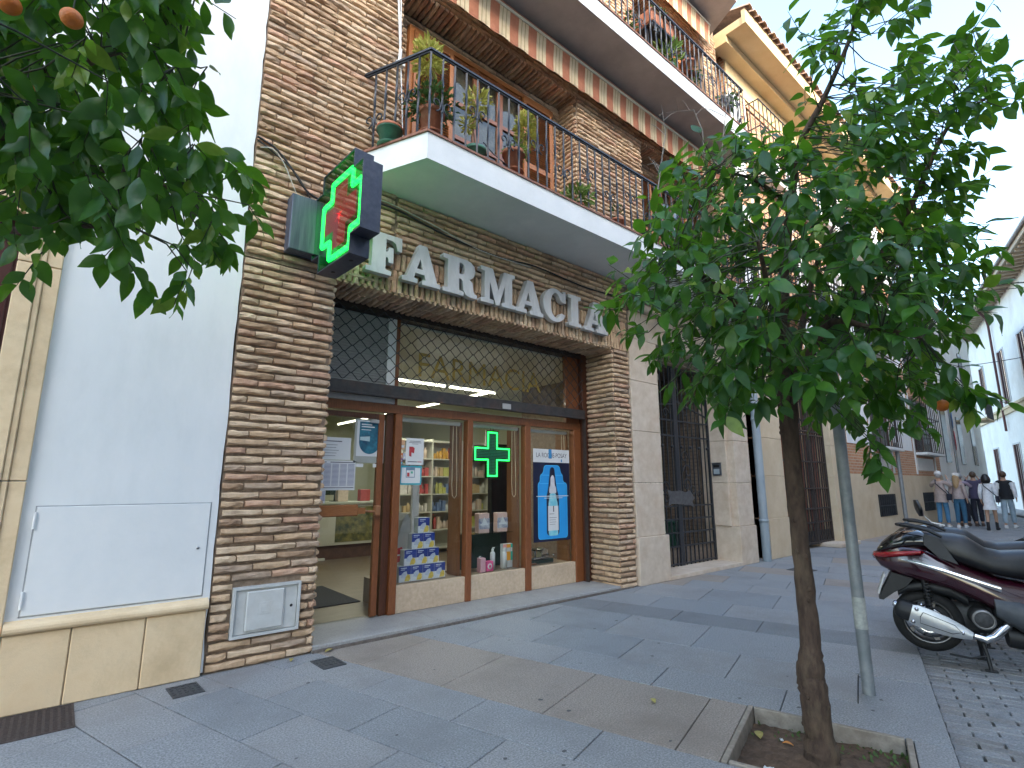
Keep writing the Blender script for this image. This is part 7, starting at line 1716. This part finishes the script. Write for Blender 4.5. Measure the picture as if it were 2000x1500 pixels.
    # hair
    m = MB(); m.sphere(tuple(q * s_ for q in (0, -.012, 1.655)), .105 * s_, 14, sq=(.86, 1.02, 1.0))
    if longhair: m.loft([[((w_ * math.cos(6.283 * k / 12)) * s_, (yy + d_ * math.sin(6.283 * k / 12)) * s_, z * s_) for k in range(12)] for z, w_, d_, yy in (((1.70, .06, .05, -.03), (1.66, .088, .065, -.045), (1.55, .096, .062, -.06), (1.42, .085, .045, -.085), (1.33, .06, .03, -.105), (1.27, .02, .012, -.115)) if longhair == 1 else ((1.70, .06, .05, -.03), (1.66, .105, .085, -.03), (1.58, .125, .095, -.035), (1.50, .12, .08, -.045), (1.45, .07, .04, -.05)))])
    hr = obj(hair, m, hairm, T); 
    m_ = hr.data
    for v in m_.vertices:      # keep the face clear
        if v.co.y > .055 * s_ and v.co.z < 1.68 * s_: v.co.y = .055 * s_
    if cap: m = MB(); m.lathe([(.100 * s_, 1.665 * s_), (.105 * s_, 1.70 * s_), (.085 * s_, 1.755 * s_), (.04 * s_, 1.785 * s_), (.001, 1.79 * s_)], 16); m.loft([[(x * s_, y * s_, z * s_) for x, y, z in q] for q in ([(-.09, .05, 1.672), (.09, .05, 1.672), (.09, .05, 1.682), (-.09, .05, 1.682)], [(-.06, .18, 1.655), (.06, .18, 1.655), (.06, .18, 1.662), (-.06, .18, 1.662)])], smooth=False); obj('cap', m, cap, T)
    if bag:
        sd_, bm_ = bag; m = MB(); m.bbox(-.05 + sd_ * .22, .05 + sd_ * .22, -.13, .09, .86, 1.06, .02); m.v = [(x * s_, y * s_, z * s_) for x, y, z in m.v]; bg_ = tag(obj('shoulder_bag', m, bm_, T))
        m = MB(); m.tube([(x * s_, y * s_, z * s_) for x, y, z in [(sd_ * .21, -.09, 1.05), (sd_ * .08, -.145, 1.22), (-sd_ * .06, -.135, 1.38), (-sd_ * .10, .0, 1.50), (-sd_ * .04, .13, 1.36), (sd_ * .10, .14, 1.2), (sd_ * .21, .06, 1.05)]], .014 * s_, 6); obj('strap', m, bm_, bg_)
    return T
def cloth(n, c): return mat(n, c, tuple(min(1, q * 1.25) for q in c), 14, .9, .3, 30)
JEAN = cloth('jeans_blue', (.06, .17, .30)); JEAN2 = cloth('jeans_teal', (.035, .11, .19)); JEAN3 = cloth('jeans_pale', (.28, .36, .42)); DARK = cloth('dark_cloth', (.02, .022, .035)); TAUPE = cloth('taupe_jacket', (.34, .27, .25)); BEIGET = cloth('beige_knit', (.38, .30, .28)); WCOAT = cloth('white_parka', (.66, .67, .70)); BLKJ = cloth('black_leather', (.014, .014, .017)); PURP = cloth('purple_jacket', (.06, .05, .09)); TAN = cloth('tan_shorts', (.22, .11, .07)); LIL = cloth('lilac_knit', (.28, .22, .28))
HB = mat('hair_black', (.008, .007, .007), (.015, .013, .012), 30, .4); HBL = mat('hair_blonde', (.34, .21, .10), (.46, .30, .16), 30, .5); HG = mat('hair_grey', (.30, .28, .28), (.40, .38, .37), 30, .6); HBR = mat('hair_brown', (.06, .035, .02), (.10, .06, .035), 30, .5)
SNK = mat('sneaker_white', (.62, .62, .62), (.7, .7, .7), 9, .6); SHB = mat('shoe_brown', (.06, .035, .03), (.09, .055, .045), 9, .6); CAPW = cloth('cap_white', (.58, .56, .54))
FX = R(-90)     # figures face +X, away from the viewer
person('person in taupe jacket, white cap and blue jeans with a dark bag, seen from behind', (22.0, -.42, 0), FX - .1, 1.76, 'jacket', 'trousers', 'sneaker', 'hair', TAUPE, JEAN, SNK, HG, .08, ((.9, .1), (.9, .1)), .14, CAPW, (1, DARK))
person('person in beige knit, white cap and teal jeans with long blonde hair', (22.35, -.80, 0), FX - .05, 1.70, 'sweater', 'trousers', 'sneaker', 'hair', BEIGET, JEAN2, SNK, HBL, .05, ((.0, .02), (.0, .0)), 0, CAPW, None, False, 1, True)
person('grey-haired person in lilac top half hidden behind the two white caps', (23.3, -.72, 0), FX, 1.74, 'sweater', 'trousers', 'shoe', 'hair', LIL, DARK, SHB, HG, .10, ((.0, .05), (.8, .0)))
person('person in dark purple jacket and dark trousers right of the blonde hair', (23.5, -1.05, 0), FX + .2, 1.78, 'jacket', 'trousers', 'shoe', 'hair', PURP, DARK, SHB, HBR, .06, ((.7, .0), (.7, .0)), .05)
person('black-haired person in a white hooded parka, tan shorts and dark boots', (21.9, -1.60, 0), FX, 1.68, 'parka', 'shorts', 'boot', 'hair', WCOAT, TAN, BLKJ, HB, .16, ((.0, .02), (.0, .04)), .30, None, (1, DARK), True, 2, True)
person('person in black jacket with white sleeves and pale jeans', (23.4, -1.82, 0), FX, 1.78, 'jacket', 'trousers', 'sneaker', 'hair', BLKJ, JEAN3, SNK, HBR, .16, ((.0, .05), (.0, .02)), .05, sleeve=WCOAT)
